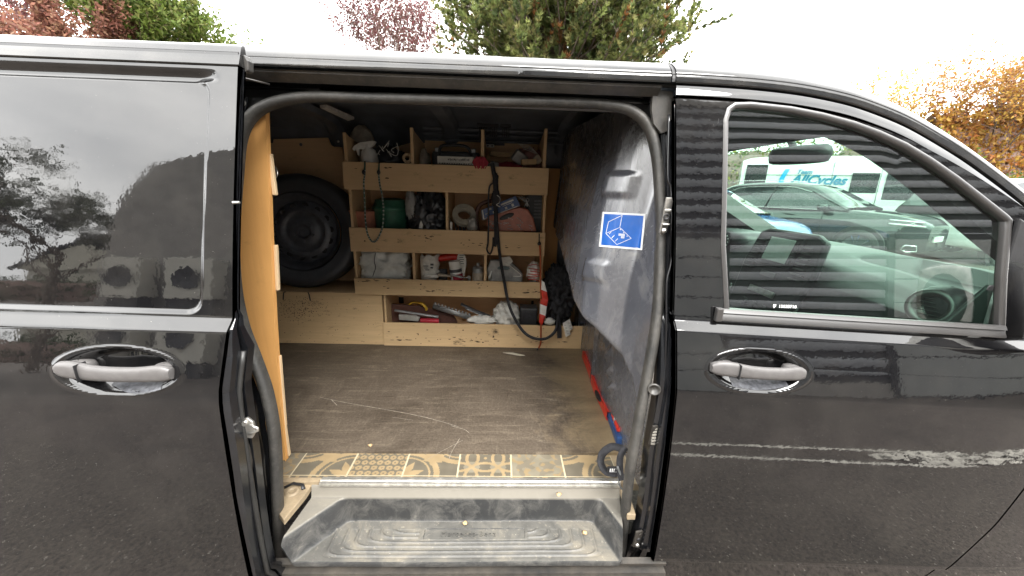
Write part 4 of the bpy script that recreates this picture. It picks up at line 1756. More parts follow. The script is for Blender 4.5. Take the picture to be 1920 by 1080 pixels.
# blue sticker with its line drawing, laid on the curved sheet
SQ = ((1131, 397), (1212, 401), (1205, 469), (1124, 462))      # top left, top right, bottom right, bottom left
_sg = {}
def sgrid(i, j):      # 0..12, 0..8
    if (i, j) not in _sg:
        u, v = i / 12.0, j / 8.0
        px = (1 - u) * ((1 - v) * SQ[3][0] + v * SQ[0][0]) + u * ((1 - v) * SQ[2][0] + v * SQ[1][0])
        py = (1 - u) * ((1 - v) * SQ[3][1] + v * SQ[0][1]) + u * ((1 - v) * SQ[2][1] + v * SQ[1][1])
        _sg[(i, j)] = on_bulk(px, py)
    return _sg[(i, j)]
def SP(u, v, h):
    fu, fv = min(max(u, 0), 1) * 12, min(max(v, 0), 1) * 8
    i, j = min(11, int(fu)), min(7, int(fv))
    a, b = fu - i, fv - j
    p = sgrid(i, j).lerp(sgrid(i + 1, j), a).lerp(sgrid(i, j + 1).lerp(sgrid(i + 1, j + 1), a), b)
    return p + Vector((-0.72, -0.69, 0)) * h
M['white_vinyl'] = simple('white_vinyl', (0.80, 0.80, 0.80), 0.35, var=0.05)
M['blue_vinyl'] = simple('blue_vinyl', (0.006, 0.11, 0.46), 0.3, var=0.08)
stc = MB()
stc.grid([SP(i / 24, j / 16, 0.0035) for i in range(25) for j in range(17)], 25, 17)
sticker = stc.build('blue_sticker', 'white_vinyl', bulk, smooth=True)
stc = MB()
stc.grid([SP(0.045 + 0.91 * i / 24, 0.055 + 0.89 * j / 16, 0.0042) for i in range(25) for j in range(17)], 25, 17)
stc.build('blue_field', 'blue_vinyl', sticker, smooth=True)
ln = MB()
def L2(u0, v0, u1, v1, w=0.009):
    du, dv = u1 - u0, v1 - v0
    l = math.hypot(du, dv * 0.8) or 1
    nu_, nv_ = -dv / l * w * 0.55, du / l * w * 0.7
    n = max(1, int(l / 0.06))
    P = []
    for k in range(n + 1):
        t = k / n
        for sg in (-1, 1):
            P.append(SP(u0 + du * t + sg * nu_, v0 + dv * t + sg * nv_, 0.0050))
    ln.grid(P, n + 1, 2)
def zpt(x, y):   # sticker zoom pixel -> u v
    return ((x - 365) / 235.0, 1 - (y - 625) / 185.0)
segs = [((404, 676), (474, 638)), ((474, 638), (468, 702)), ((404, 676), (396, 738)), ((396, 738), (468, 702)), ((468, 702), (536, 754)), ((396, 738), (462, 792)), ((462, 792), (536, 754)),
        ((414, 740), (424, 728)), ((430, 760), (444, 744)), ((450, 776), (464, 760))]
for a, b in segs:
    L2(*zpt(*a), *zpt(*b))
for r_ in range(2):
    for k_ in range(7 - 3 * r_):
        L2(0.43 + 0.06 * r_ + k_ * 0.021, 0.385 - 0.07 * r_, 0.444 + 0.06 * r_ + k_ * 0.021, 0.385 - 0.07 * r_, 0.045)
for dx, dy in ((470, 712), (490, 728), (510, 744)):
    u, v = zpt(dx, dy)
    L2(u, v, u + 0.02, v, 0.02)
ln.build('sticker_drawing', 'white_vinyl', sticker)

# ------------------------------------------------------------------ the cab seen through the side window
M['dash'] = simple('grey_dashboard', (0.030, 0.031, 0.032), 0.42, var=0.15, scale=80, bump=0.25, ior=1.6)
M['dash_dark'] = simple('dark_console', (0.030, 0.031, 0.033), 0.42, var=0.15, scale=80, bump=0.1)
M['light_trim'] = simple('pale_grey_lining', (0.20, 0.205, 0.20), 0.7, var=0.1, scale=40)
M['headliner'] = simple('dark_headliner', (0.05, 0.05, 0.05), 0.85, var=0.1, scale=60)
dash = MB()
dx = [1.31, 1.312, 1.32, 1.33, 1.345, 1.37, 1.41, 1.50, 1.62, 1.75, 1.88, 2.02]
dz = [0.55, 0.80, 0.98, 1.06, 1.125, 1.165, 1.200, 1.225, 1.238, 1.240, 1.232, 1.21]
P = []
ydn = np.linspace(0.125, 1.80, 60)
def dashz(x, y):
    z = float(np.interp(x, dx, dz))
    # passenger side slopes down to the door, raised hump over the console
    z -= 0.055 * float(sstep(0.55, 0.12, y)) * float(sstep(1.33, 1.40, x))
    z += 0.035 * math.exp(-((y - 0.98) / 0.28) ** 4) * float(sstep(1.33, 1.40, x)) * float(sstep(1.9, 1.6, x))
    z += 0.03 * math.exp(-((y - 1.42) / 0.18) ** 4) * float(sstep(1.33, 1.40, x)) * float(sstep(1.7, 1.5, x))
    # open tray near the windscreen
    q = max(abs(x - 1.66) / 0.15, abs(y - 0.47) / 0.22)
    z -= 0.06 * float(1 - sstep(0.82, 1.0, q))
    return z
dxx = np.concatenate([dx[:5], np.arange(1.35, 2.03, 0.02)])
for x in dxx:
    for y in ydn:
        P.append((x - 0.02 * math.exp(-((y - 0.4) / 0.3) ** 4) * (x < 1.36), y, dashz(x, y)))
dash.grid(P, len(dxx), len(ydn))
dsh = dash.build('dashboard', 'dash', van, smooth=True)
# tray floor in black
tb = MB()
tb.add([(1.53, 0.27, dashz(1.66, .47) + 0.004), (1.79, 0.27, dashz(1.66, .47) + 0.004), (1.79, 0.67, dashz(1.66, .47) + 0.004), (1.53, 0.67, dashz(1.66, .47) + 0.004)], [(0, 1, 2, 3)])
tb.build('dash_tray', 'dash_dark', dsh)
# centre console: tilted panel with screen, buttons, air vents
cn_o = Vector((1.345, 0.89, 1.13))
Un = Vector((0, -1, 0)); Vn = Vector((0.30, 0, 1)).normalized()
cm = MB()
pl = [(-0.19, -0.30), (-0.10, -0.40), (0.10, -0.40), (0.19, -0.30), (0.23, 0.02), (0.205, 0.17), (0.15, 0.195), (-0.15, 0.195), (-0.205, 0.17), (-0.23, 0.02)]
cm.prism(pl, 0.0, 0.035, cn_o + Vector((0.0, 0, 0)), Un, Vn)
Nn = Un.cross(Vn)
con = cm.build('centre_console', 'dash_dark', dsh, bevel=0.012)
def cpt(u, v, h=0.036):
    return cn_o + Un * u + Vn * v + Nn * h
def cbox(name, u0, u1, v0, v1, h, mat, parent=con, bev=0.002):
    m = MB()
    m.prism([(u0, v0), (u1, v0), (u1, v1), (u0, v1)], 0.034, 0.036 + h, cn_o, Un, Vn)
    return m.build(name, mat, parent, bevel=bev)
M['screen'] = simple('pale_display', (0.5, 0.54, 0.52), 0.12, var=0.08, scale=12)
fr_ = cbox('screen_frame', -0.115, 0.105, 0.015, 0.165, 0.012, 'black')
cbox('screen', -0.09, 0.07, 0.035, 0.15, 0.0135, 'screen')
for k_ in range(5):
    cbox('button', -0.108, -0.095, 0.04 + k_ * 0.023, 0.055 + k_ * 0.023, 0.016, 'dash', bev=0.001)
    cbox('button', 0.078, 0.092, 0.04 + k_ * 0.023, 0.055 + k_ * 0.023, 0.016, 'dash', bev=0.001)
for s_ in (-1, 1):
    for k_ in range(7):
        w_ = 0.07 - 0.004 * k_
        a_ = 0.125 if s_ > 0 else -0.125 - w_
        cbox('vent_slat', a_, a_ + w_, -0.02 + k_ * 0.024, -0.014 + k_ * 0.024, 0.014, 'metal' if False else 'trim', bev=0.001)
cbox('console_switches', -0.05, 0.05, -0.04, -0.015, 0.012, 'trim')
cbox('radio_slot', -0.08, 0.09, -0.13, -0.10, 0.010, 'metal')
for u in (-0.07, 0.0, 0.07):
    kn = MB()
    kn.cyl(cpt(u, -0.19), cpt(u, -0.19, 0.055), 0.02, n=16)
    kn.build('heater_knob', 'dash', con, smooth=True, auto=40)
rimm = MB()
rimm.tube([cpt(0.235 * math.cos(w), -0.12 + 0.20 * math.sin(w), 0.03) for w in np.linspace(-math.pi * 0.98, -0.02, 24)], 0.006, 8)
rimm.build('console_rim', 'trim', con, smooth=True)
# instrument cluster and steering wheel on the far side
ic = MB()
ic.lump((1.46, 1.42, 1.22), (0.12, 0.19, 0.06), amp=0, box=0.5, flat=0.9)
ic.build('instrument_hood', 'dash_dark', dsh, smooth=True)
for yy in (1.36, 1.48):
    dd = MB()
    dd.lathe([(0.0, 0.0), (0.045, 0.0), (0.05, -0.006)], (1.345, yy, 1.215), (1, 0, -0.3), 20)
    dd.build('dial', 'black', dsh, smooth=True)
    dd = MB()
    for k_ in range(9):
        w = math.radians(-40 + k_ * 32)
        dd.box(1.336, 1.338, yy - 0.036 * math.cos(w) - .003, yy - 0.036 * math.cos(w) + .003, 1.215 + 0.036 * math.sin(w) - .003, 1.215 + 0.036 * math.sin(w) + .003)
    dd.build('dial_marks', 'white_vinyl', dsh)
sw = MB()
swc = Vector((1.10, 1.42, 1.08)); ax = Vector((-0.85, 0, 0.52)).normalized()
u0 = Vector((0, 1, 0)); v0 = ax.cross(u0)
sw.tube([swc + u0 * 0.185 * math.cos(w) + v0 * 0.185 * math.sin(w) for w in np.linspace(0, 2 * math.pi, 36)[:-1]], 0.015, 10, closed=True)
for w in (0, math.pi, -math.pi / 2):
    sw.tube([swc, swc + u0 * 0.18 * math.cos(w) + v0 * 0.18 * math.sin(w)], 0.014, 8)
sw.lathe([(0, 0.04), (0.05, 0.035), (0.065, 0.0)], swc, ax, 20)
sw.build('steering_wheel', 'dash_dark', van, smooth=True, auto=60)
# round side air vent next to the window
sv = MB()
c = Vector((1.298, 0.20, 1.172)); ax = Vector((-1, -0.45, 0.25)).normalized()
sv.lathe([(0.0, -0.012), (0.030, -0.010), (0.036, 0.012), (0.048, 0.018), (0.056, 0.008), (0.058, -0.03)], c, ax, 32)
svo = sv.build('side_air_vent', 'trim', dsh, smooth=True)
sv = MB()
uu = ax.cross(Vector((0, 0, 1))).normalized(); vv = uu.cross(ax)
for k_ in range(5):
    o = c + vv * (-0.024 + 0.012 * k_) + ax * 0.004
    h_ = math.sqrt(max(0.0001, 0.032 ** 2 - (0.024 - 0.012 * k_) ** 2))
    sv.tube([o - uu * h_, o + uu * h_], 0.0018, 6)
sv.build('vent_vanes', 'black', svo)
sv = MB()
sv.lump(c + Vector((0.045, 0.0, 0.0)), (0.045, 0.065, 0.065), amp=0, box=0.3, flat=1)
sv.build('vent_housing', 'dash_dark', svo, smooth=True)
# inner door capping and black mirror triangle
dc = MB()
P = []
for x in np.arange(0.50, 1.42, 0.04):
    zb = 1.168 + float(zshift(x, 1.17))
    for y, z in ((0.065, 0.6), (0.062, 0.02), (0.07, 0.004), (0.115, -0.012), (0.12, -0.05), (0.125, -0.4)):
        P.append((x, y, zb + (z if z < 0.03 else 0.012)))
dc.grid(P, len(np.arange(0.50, 1.42, 0.04)), 6)
dc.build('door_capping', 'dash_dark', front_door, smooth=True, auto=35)
mt = MB()
mt.prism([(1.19, 1.135), (1.32, 1.135), (1.31, 1.27), (1.295, 1.27), (1.24, 1.2)], -0.01, 0.0, (0, 0.085, 0), (1, 0, 0), (0, 0, 1))
mt.build('mirror_corner_cover', 'black', front_door, bevel=0.003)
# A pillars, header, windscreen, headliner
def pillar(name, Yo, Yi, sgn, mat):
    m = MB()
    P = []
    xs_ = np.arange(0.60, 2.03, 0.04)
    for x in xs_:
        ze = float(np.interp(x, _rx, _rz))
        lo = 0.085 + 0.055 * float(sstep(0.8, 1.5, x))
        for (y, z) in ((Yo, ze - 0.03), (Yo + sgn * 0.005, ze - lo), (Yo + sgn * 0.06, ze - lo - 0.01), (Yi, ze - lo + 0.03), (Yi, ze - 0.012), (Yo, ze - 0.006)):
            P.append((x, y, z))
    m.grid(P, len(xs_), 6)
    return m.build(name, mat, van, smooth=True, auto=45)
pillar('windscreen_pillar', 0.19, 0.29, 1, 'headliner')
pillar('windscreen_pillar', 1.73, 1.60, -1, 'light_trim')
fd = MB()
fd.prism([(0.60, 0.6), (2.0, 0.6), (2.05, 1.12), (1.54, 1.44), (1.1, 1.68), (0.6, 1.70)], 0, 0.02, (0, 1.76, 0), (1, 0, 0), (0, 0, 1))
fd.build('door_lining', 'light_trim', van)
hl = MB()
P = []
xs_ = np.arange(0.52, 1.13, 0.06)
for i, x in enumerate(list(xs_) + [1.13, 1.14]):
    for y in np.linspace(0.26, 1.66, 20):
        fwd = 0.05 * (1 - ((y - 0.95) / 0.7) ** 2)
        z = 1.755 - 0.03 * abs((y - 0.95) / 0.7) ** 3 - 0.25 * max(0, x - 0.85) ** 2 * 3
        if i == len(xs_) + 1:
            z += 0.05
        P.append((x + (fwd if x > 0.9 else 0), y, z))
hl.grid(P, len(xs_) + 2, 20)
hl.build('headliner', 'headliner', van, smooth=True)
ws = MB()
P = []
for t in np.linspace(0, 1, 16):
    for y in np.linspace(0.25, 1.65, 24):
        e_ = (y - 0.95) / 0.7
        x = (1.14 + (2.02 - 1.14) * t) + 0.10 * (1 - e_ ** 2) - 0.10
        z = float(np.interp(x + 0.10 * e_ * e_ - 0.0, _rx, _rz)) if False else (1.735 - 0.535 * t - 0.05 * t * (1 - t))
        P.append((x, y, z + 0.02 * (1 - e_ ** 2)))
ws.grid(P, 16, 24)
ws.build('windscreen', 'screen_glass', van, smooth=True)
im = MB()
im.lump((1.28, 0.84, 1.655), (0.035, 0.135, 0.040), amp=0, box=0.55, flat=0.95, T=Matrix.Rotation(0.25, 4, 'Z'))
im.tube([(1.28, 0.86, 1.67), (1.26, 0.90, 1.74)], 0.015, 8)
im.build('interior_mirror', 'black', van, smooth=True)
vz = MB()
vz.lump((0.99, 1.40, 1.705), (0.11, 0.20, 0.014), amp=0, box=0.6, flat=0.95)
vz.build('sun_visor', 'light_trim', van, smooth=True)
# seats
def seat(y):
    s_ = MB()
    s_.lump((0.86, y, 0.80), (0.27, 0.24, 0.09), amp=0.02, box=0.6, flat=0.9)
    o = s_.build('seat', 'black_cloth', van, smooth=True)
    s_ = MB()
    s_.lump((0.66, y, 1.12), (0.08, 0.23, 0.32), amp=0.02, box=0.55, flat=0.95, T=Matrix.Rotation(-0.2, 4, 'Y'))
    s_.build('backrest', 'black_cloth', o, smooth=True)
seat(1.40)

# ------------------------------------------------------------------ plywood rack across the far side of the load space
YF, YBK = 1.20, 1.50
rack = thing('plywood_rack', (-0.28, 1.35, 0.575), 'plywood rack of four open shelves with front boards along the far side of the van', 'shelf rack')
def board(name, x0, x1, y0, y1, z0, z1, mat='ply', **kw):
    m = MB(); m.box(x0, x1, y0, y1, z0, z1)
    return m.build(name, mat, rack, bevel=0.0015, **kw)
RX0, RX1 = -0.812, 0.243
for (x0, x1, z0, z1, mt_) in ((RX0 - 0.003, RX1, 1.447, 1.584, 'ply'), (RX0 + 0.005, RX1, 1.122, 1.251, 'ply'), (RX0 + 0.010, RX1, 0.880, 0.973, 'ply_dirty'), (-0.660, 0.515, 0.5754, 0.716, 'ply_dirty')):
    board('front_board', x0, x1, YF - 0.012, YF, z0, z1, mt_)
for z in (1.530, 1.190, 0.930, 0.640):
    board('shelf_board', (RX0 + 0.012) if z > 0.7 else -0.645, RX1 - 0.004, YF + 0.0005, YBK, z - 0.012, z, 'ply_dark')
def cheek(x, z0, z1, slope=0.0, w=0.012, yb=YBK, mat='ply'):
    m = MB()
    m.prism([(YF + 0.001, z0), (yb, z0), (yb, z1 - slope), (YF + 0.04, z1 - slope * 0.3), (YF + 0.001, z1)], -w / 2, w / 2, (x, 0, 0), (0, 1, 0), (0, 0, 1))
    return m.build('divider', mat, rack, bevel=0.001)
def top_of(px, py):
    return at(px, py, YF)
for px, py in ((645, 248), (771, 239), (905, 243), (1024, 241)):
    q = top_of(px, py)
    cheek(q.x, 1.532, q.z, 0.05, 0.016)
for px in (838,):
    cheek(top_of(px, 400).x, 1.192, 1.517, 0, 0.014)
for px in (776, 910):
    cheek(top_of(px, 500).x, 0.932, 1.177, 0, 0.014)
for z0, z1 in ((0.932, 1.177), (1.192, 1.517)):
    cheek(RX0 + 0.020, z0, z1, 0, 0.014)
    cheek(RX1 - 0.011, z0, z1, 0, 0.014)
board('divider', -0.652, -0.640, YF + 0.001, YBK, 0.641, 0.917, 'ply_dirty')
# back panels
bkp = MB()
tops = [(640, 300), (650, 300), (769, 268), (797, 268), (797, 262), (838, 262), (838, 272), (856, 273), (856, 264), (905, 265), (912, 273), (946, 273), (946, 265), (1003, 267), (1018, 275), (1022, 290)]
tp_ = [(at(px, py, YBK).x, at(px, py, YBK).z) for px, py in tops]
pl = [(RX0 - 0.05, 0.90), (0.245, 0.90), (0.245, 1.62)] + tp_[::-1] + [(RX0 - 0.05, 1.60)]
pl = [(-0.80, 0.86), (0.243, 0.86)] + [p for p in tp_[::-1]] 
bkp.prism(pl, 0, 0.010, (0, YBK + 0.0108, 0), (1, 0, 0), (0, 0, 1))
bkp.build('back_panel', 'ply_dark', rack)
bkp = MB(); bkp.box(-0.64, 0.56, YBK - 0.03, YBK - 0.02, 0.641, 0.917)
bkp.build('back_panel', 'ply_dark', rack)
bkp = MB(); bkp.box(0.245, 0.36, YBK + 0.002, YBK + 0.012, 0.62, 1.60)
bkp.build('back_panel', 'ply_orange', rack)
sl_ = MB()
c_ = at(748, 563, YBK - 0.032); sl_.box(c_.x - 0.045, c_.x + 0.03, YBK - 0.034, YBK - 0.031, c_.z - 0.02, c_.z + 0.02)
c_ = at(998, 575, YBK - 0.032); sl_.box(c_.x - 0.008, c_.x + 0.008, YBK - 0.034, YBK - 0.031, c_.z - 0.05, c_.z + 0.04)
sl_.build('dark_slots', 'black', rack, kind='stuff')
# dark scuffs and splinters along the boards: recessed nicks
M['nick'] = simple('dark_nick', (0.05, 0.03, 0.018), 0.9, var=0.5, scale=50)
nk = MB()
r_ = random.Random(5)
def nick(px, py, w, h):
    c = at(px, py, YF - 0.0125)
    n = 7
    nk.add([c + Vector((w * 0.0031 * math.cos(2 * math.pi * k / n) * r_.uniform(.5, 1.3), 0, h * 0.0031 * math.sin(2 * math.pi * k / n) * r_.uniform(.4, 1.4))) for k in range(n)], [tuple(range(n))[::-1]])
for (x0, x1, y0, y1, n, wmax) in ((668, 730, 522, 528, 9, 6), (790, 880, 540, 548, 8, 7), (985, 1014, 542, 552, 9, 7), (690, 1010, 536, 550, 10, 3), (840, 1000, 455, 466, 12, 5), (775, 812, 440, 455, 12, 4),
                                   (725, 1060, 612, 645, 26, 3), (842, 930, 632, 645, 22, 4), (730, 770, 637, 639, 6, 8), (890, 905, 528, 540, 6, 3), (985, 1060, 640, 642, 4, 7)):
    for _ in range(n):
        nick(r_.uniform(x0, x1), r_.uniform(y0, y1), r_.uniform(0.8, wmax), r_.uniform(0.4, 1.1))
for px, py, w, h in ((724, 315, 4, 1.2), (731, 314, 3, 1), (726, 334, 3.5, 1.6), (880, 450, 2, 1), (925, 632, 2, 2.6), (684, 452, 2, 1.5), (789, 533, 1.6, 1.6), (667, 316, 3, 0.6)):
    nick(px, py, w, h)
nk.build('wood_nicks', 'nick', rack, kind='stuff')
nk = MB()
for _ in range(260):
    nick(555 + r_.gauss(0, 22), 582 + r_.gauss(0, 12), r_.uniform(0.3, 1.3), r_.uniform(0.3, 0.9))
for _ in range(60):
    nick(r_.uniform(520, 715), r_.uniform(566, 645), r_.uniform(0.3, 1.2), r_.uniform(0.3, 0.8))
nk.v = [(x, y + 0.0118, z) for x, y, z in nk.v]
nk.build('soot_specks', 'nick', rack, kind='stuff')

# ------------------------------------------------------------------ spare wheel on the wheel-arch box
wc = at(571, 452, 1.30)
spare = thing('spare_wheel', (wc.x, wc.y, 0.884), 'black spare wheel standing on the wheel-arch box behind the plywood board', 'wheel')
axw = Vector((0.12, -1, 0.10)).normalized()
RW = 0.318
wz = 0.884 + RW * 0.995
wcen = Vector((wc.x - 0.02, 1.36, wz))
ty = MB()
ty.lathe([(0.205, 0.03), (0.22, 0.075), (0.26, 0.092), (0.29, 0.090), (0.306, 0.075), (RW, 0.055), (RW, -0.055), (0.30, -0.085), (0.22, -0.08)], wcen, axw, 56)
M['tyre'] = mat_rubber('spare_tyre_rubber', (0.036, 0.039, 0.046), (0.06, 0.06, 0.064), 0.5)
t_o = ty.build('tyre', 'tyre', spare, smooth=True, auto=40)
rmm = MB()
rmm.lathe([(0.212, 0.078), (0.205, 0.07), (0.196, 0.055), (0.190, 0.03), (0.175, 0.0), (0.160, 0.012), (0.135, 0.035), (0.118, 0.036), (0.105, 0.02), (0.085, 0.018), (0.07, 0.03), (0.04, 0.032), (0.03, 0.01), (0.0, 0.01)], wcen, axw, 48)
M['steel_black'] = simple('black_steel', (0.095, 0.10, 0.115), 0.4, var=0.25, scale=30)
rim = rmm.build('rim', 'steel_black', spare, smooth=True, auto=50)
a_ = axw.cross(Vector((0, 0, 1))).normalized(); b_ = axw.cross(a_)
for k_ in range(14):
    w = 2 * math.pi * k_ / 14 + 0.1
    m = MB()
    p = wcen + a_ * 0.148 * math.cos(w) + b_ * 0.148 * math.sin(w) + axw * 0.024
    m.lathe([(0.0, 0.001), (0.011, 0.001), (0.0145, 0.003), (0.017, -0.001)], p, (axw + (a_ * math.cos(w) + b_ * math.sin(w)) * -0.3).normalized(), 16)
    m.build('rim_hole', 'black', rim, smooth=True)
for k_ in range(5):
    w = 2 * math.pi * k_ / 5 + 0.3
    m = MB()
    p = wcen + a_ * 0.055 * math.cos(w) + b_ * 0.055 * math.sin(w) + axw * 0.03
    m.cyl(p, p + axw * 0.008, 0.009, n=10)
    m.build('bolt_seat', 'steel_black', rim, smooth=True, auto=40)

# ------------------------------------------------------------------ things lying on the shelves
def mm(name, c, rough=0.5, **kw):
    M[name] = simple(name, c, rough, **kw)
    return name


mm('white_plastic', (0.74, 0.74, 0.70), 0.4, var=0.1)
mm('grey_film', (0.33, 0.32, 0.29), 0.3, var=0.25, scale=20)
mm('terracotta_plastic', (0.46, 0.18, 0.11), 0.6)
mm('green_plastic', (0.03, 0.12, 0.075), 0.5)
mm('black_bag', (0.045, 0.048, 0.053), 0.3, var=0.5)
mm('grey_bag', (0.34, 0.34, 0.33), 0.55)
mm('grey_green_film', (0.62, 0.63, 0.59), 0.33, var=0.2, scale=14)
mm('navy_card', (0.035, 0.075, 0.20), 0.35, var=0.2)
mm('rust_plastic', (0.42, 0.15, 0.10), 0.4)
mm('red_plastic', (0.55, 0.035, 0.02), 0.35)
mm('red_cloth', (0.34, 0.03, 0.05), 0.85)
mm('pink_cloth', (0.36, 0.18, 0.16), 0.85)
mm('wood_block', (0.46, 0.32, 0.17), 0.7)
mm('yellow_plastic', (0.55, 0.34, 0.03), 0.45)
mm('white_paper', (0.62, 0.61, 0.56), 0.75)
mm('brown_rubber', (0.09, 0.04, 0.03), 0.5)
mm('masking_tape', (0.42, 0.40, 0.33), 0.65)
mm('tan_tape', (0.42, 0.30, 0.18), 0.6)
mm('tool_steel', (0.30, 0.31, 0.31), 0.4, metal=0.6)
mm('dark_tool', (0.06, 0.064, 0.068), 0.42)
mm('orange_cord', (0.38, 0.075, 0.02), 0.7)
mm('green_cord', (0.05, 0.11, 0.08), 0.7)
mm('clear_bag', (0.42, 0.37, 0.30), 0.25, var=0.3)


def item(name, mb, mat, label, cat, smooth=True, bevel=0.0, auto=None, **kw):
    v = np.array(mb.v)
    loc = (float(v[:, 0].mean()), float(v[:, 1].mean()), float(v[:, 2].min()))
    return mb.build(name, mat, None, smooth=smooth, bevel=bevel, label=label, cat=cat, loc=loc, auto=auto, **kw)


def sub(name, mb, mat, parent, **kw):
    return mb.build(name, mat, parent, **kw)


S1, S2, S3, S4 = 1.530, 1.190, 0.930, 0.640
# --- top shelf
c = at(686, 290, 1.27)
m = MB()
m.lathe([(0.0, 0.0), (0.038, 0.0), (0.042, 0.006), (0.042, 0.09), (0.036, 0.115), (0.016, 0.132), (0.014, 0.150), (0.0, 0.150)], (c.x + 0.03, c.y, S1), (-0.12, -0.06, 1), 22)
sb = item('spray_bottle', m, 'white_plastic', 'white trigger spray bottle at the left end of the top shelf', 'spray bottle', auto=50)
m = MB()
hx, hz = c.x - 0.0, 1.655
m.prism([(-0.062, -0.004), (-0.052, 0.012), (-0.02, 0.030), (0.045, 0.040), (0.062, 0.036), (0.050, 0.020), (0.030, 0.004), (0.020, -0.022), (-0.004, -0.022), (-0.012, -0.002), (-0.028, -0.004), (-0.030, -0.035), (-0.036, -0.035), (-0.044, -0.004), (-0.054, -0.014)], -0.011, 0.011, (hx, c.y - 0.01, hz), (1, 0, 0), (0, 0, 1))
sub('trigger_head', m, 'white_plastic', sb, bevel=0.003)
m = MB(); m.cyl((hx + 0.012, c.y, hz - 0.034), (hx + 0.006, c.y, hz - 0.018), 0.020, n=16)
sub('collar', m, 'trim_dark', sb, smooth=True, auto=40)
m = MB(); q = at(680, 275, 1.42)
m.lump((q.x, 1.42, S1 + 0.13), (0.075, 0.05, 0.13), seed=3, amp=0.12, freq=3, flat=0.98)
item('plastic_canister', m, 'clear_bag', 'cloudy beige plastic jar behind the white spray bottle', 'jar')
m = MB(); q = at(728, 287, 1.36)
m.lump((q.x, 1.36, S1 + 0.07), (0.115, 0.09, 0.085), seed=9, amp=0.35, freq=2.5, flat=0.8, ridge=True)
bb = item('black_net_bag', m, 'black_bag', 'crumpled black net bag between the spray bottle and the small tape roll', 'bag')
m = MB()
for sd in range(5):
    p0_ = at(708 + sd * 8, 288 - 7 * (sd % 3), 1.262)
    rr_ = random.Random(sd)
    m.tube(bez([p0_ + Vector((rr_.uniform(-.02, .02), 0, rr_.uniform(-.02, .03))) for _ in range(4)], 5), 0.0016, 5)
m.tube(bez([at(744, 268, 1.26), at(747, 280, 1.26), at(743, 292, 1.26), at(727, 285, 1.26)], 5), 0.002, 5)
sub('white_drawstring', m, 'white_plastic', bb)
def ring_item(name, px, py, Y, R_, r_in, w, mat, axis, label, cat):
    c = at(px, py, Y)
    m = MB()
    m.lathe([(r_in, -w), (R_, -w), (R_, w), (r_in, w), (r_in, -w)], c, axis, 28)
    return item(name, m, mat, label, cat, auto=40), c
rg_, c = ring_item('tape_roll', 764, 297, 1.222, 0.025, 0.012, 0.010, 'tan_tape', (0.1, -1, 0.1), 'small roll of tan tape on the top shelf beside the second divider', 'tape roll')
m = MB(); m.lathe([(0.0255, -0.009), (0.0265, 0.0), (0.0255, 0.008)], c, (0.1, -1, 0.1), 28); sub('tape_edge', m, 'dark_tool', rg_, smooth=True)
# black case with white plaque
a0, a1 = at(810, 300, 1.30), at(898, 305, 1.30)
m = MB(); m.box(a0.x, a1.x, 1.30, 1.44, S1, 1.660)
cs = item('tool_case', m, 'dark_tool', 'black tool case with a carrying handle on the top shelf behind the white plaque', 'tool case', smooth=False, bevel=0.012)
m = MB()
m.tube(bez([(a0.x + 0.04, 1.30, 1.64), (a0.x + 0.06, 1.285, 1.685), (a1.x - 0.07, 1.285, 1.685), (a1.x - 0.04, 1.30, 1.64)], 8), 0.008, 8)
sub('case_handle', m, 'black', cs, smooth=True)
for xx in (a0.x + 0.03, a1.x - 0.03):
    m = MB(); m.box(xx - 0.012, xx + 0.012, 1.292, 1.30, 1.655, 1.675); sub('latch', m, 'tool_steel', cs, bevel=0.002)
m = MB()
for k_ in range(3):
    m.box(a0.x + 0.02, a1.x - 0.02, 1.295, 1.299, 1.575 + k_ * 0.025, 1.583 + k_ * 0.025)
sub('case_ribs', m, 'dark_tool', cs, bevel=0.001)
q0, q1 = at(820, 302, 1.215), at(889, 304, 1.215)
m = MB(); m.box(q0.x, q1.x, 1.214, 1.226, 1.590, 1.628)
pq = item('plaque', m, 'white_paper', 'worn white plaque leaning on the top front board before the black case', 'plaque', smooth=False, bevel=0.002)
m = MB(); rr_ = random.Random(2)
for k_ in range(18):
    x = q0.x + 0.055 + k_ * 0.0062
    m.box(x, x + rr_.uniform(.002, .005), 1.2125, 1.2139, 1.607 + rr_.uniform(-.002, .002), 1.615 + rr_.uniform(0, .005))
for k_ in range(16):
    x = q0.x + 0.01 + k_ * 0.0125
    m.box(x, x + rr_.uniform(.003, .009), 1.2125, 1.2139, 1.5905, 1.594 + rr_.uniform(0, .002))
sub('worn_print', m, 'dark_tool', pq, kind='stuff')
m = MB(); q = at(796, 292, 1.33)
m.lump((q.x, 1.33, S1 + 0.062), (0.033, 0.05, 0.08), seed=5, amp=0.3, freq=3, ridge=True, flat=0.9)
item('clear_plastic_bag', m, 'clear_bag', 'small clear plastic bag standing to the left of the black case', 'bag')
m = MB(); q = at(780, 271, 1.49); m.lump((q.x, 1.488, q.z), (0.022, 0.008, 0.010), seed=1, amp=0.3)
item('foil_scrap', m, 'tool_steel', 'crumpled silver foil stuck high on the back panel beside the second divider', 'foil')
m = MB()
q = at(901, 305, 1.19)
P = []
for i in range(10):
    for k in range(9):
        u, v = i / 9 - .5, k / 8 - .5
        w_ = 0.040 * (1 - 0.9 * abs(v))
        P.append((q.x + u * w_ * 2.0, 1.182 + 0.01 * math.sin(i * 1.7) * (v < .2), q.z + v * 0.058 + 0.004 * math.sin(i * 2.1)))
m.grid(P, 10, 9)
item('red_rag', m, 'red_cloth', 'dark red rag draped over the top front board beside the third divider', 'rag', solid=0.004)
m = MB(); q0, q1 = at(911, 273, 1.495), at(926, 274, 1.495)
zc_ = (q0.z + q1.z) / 2
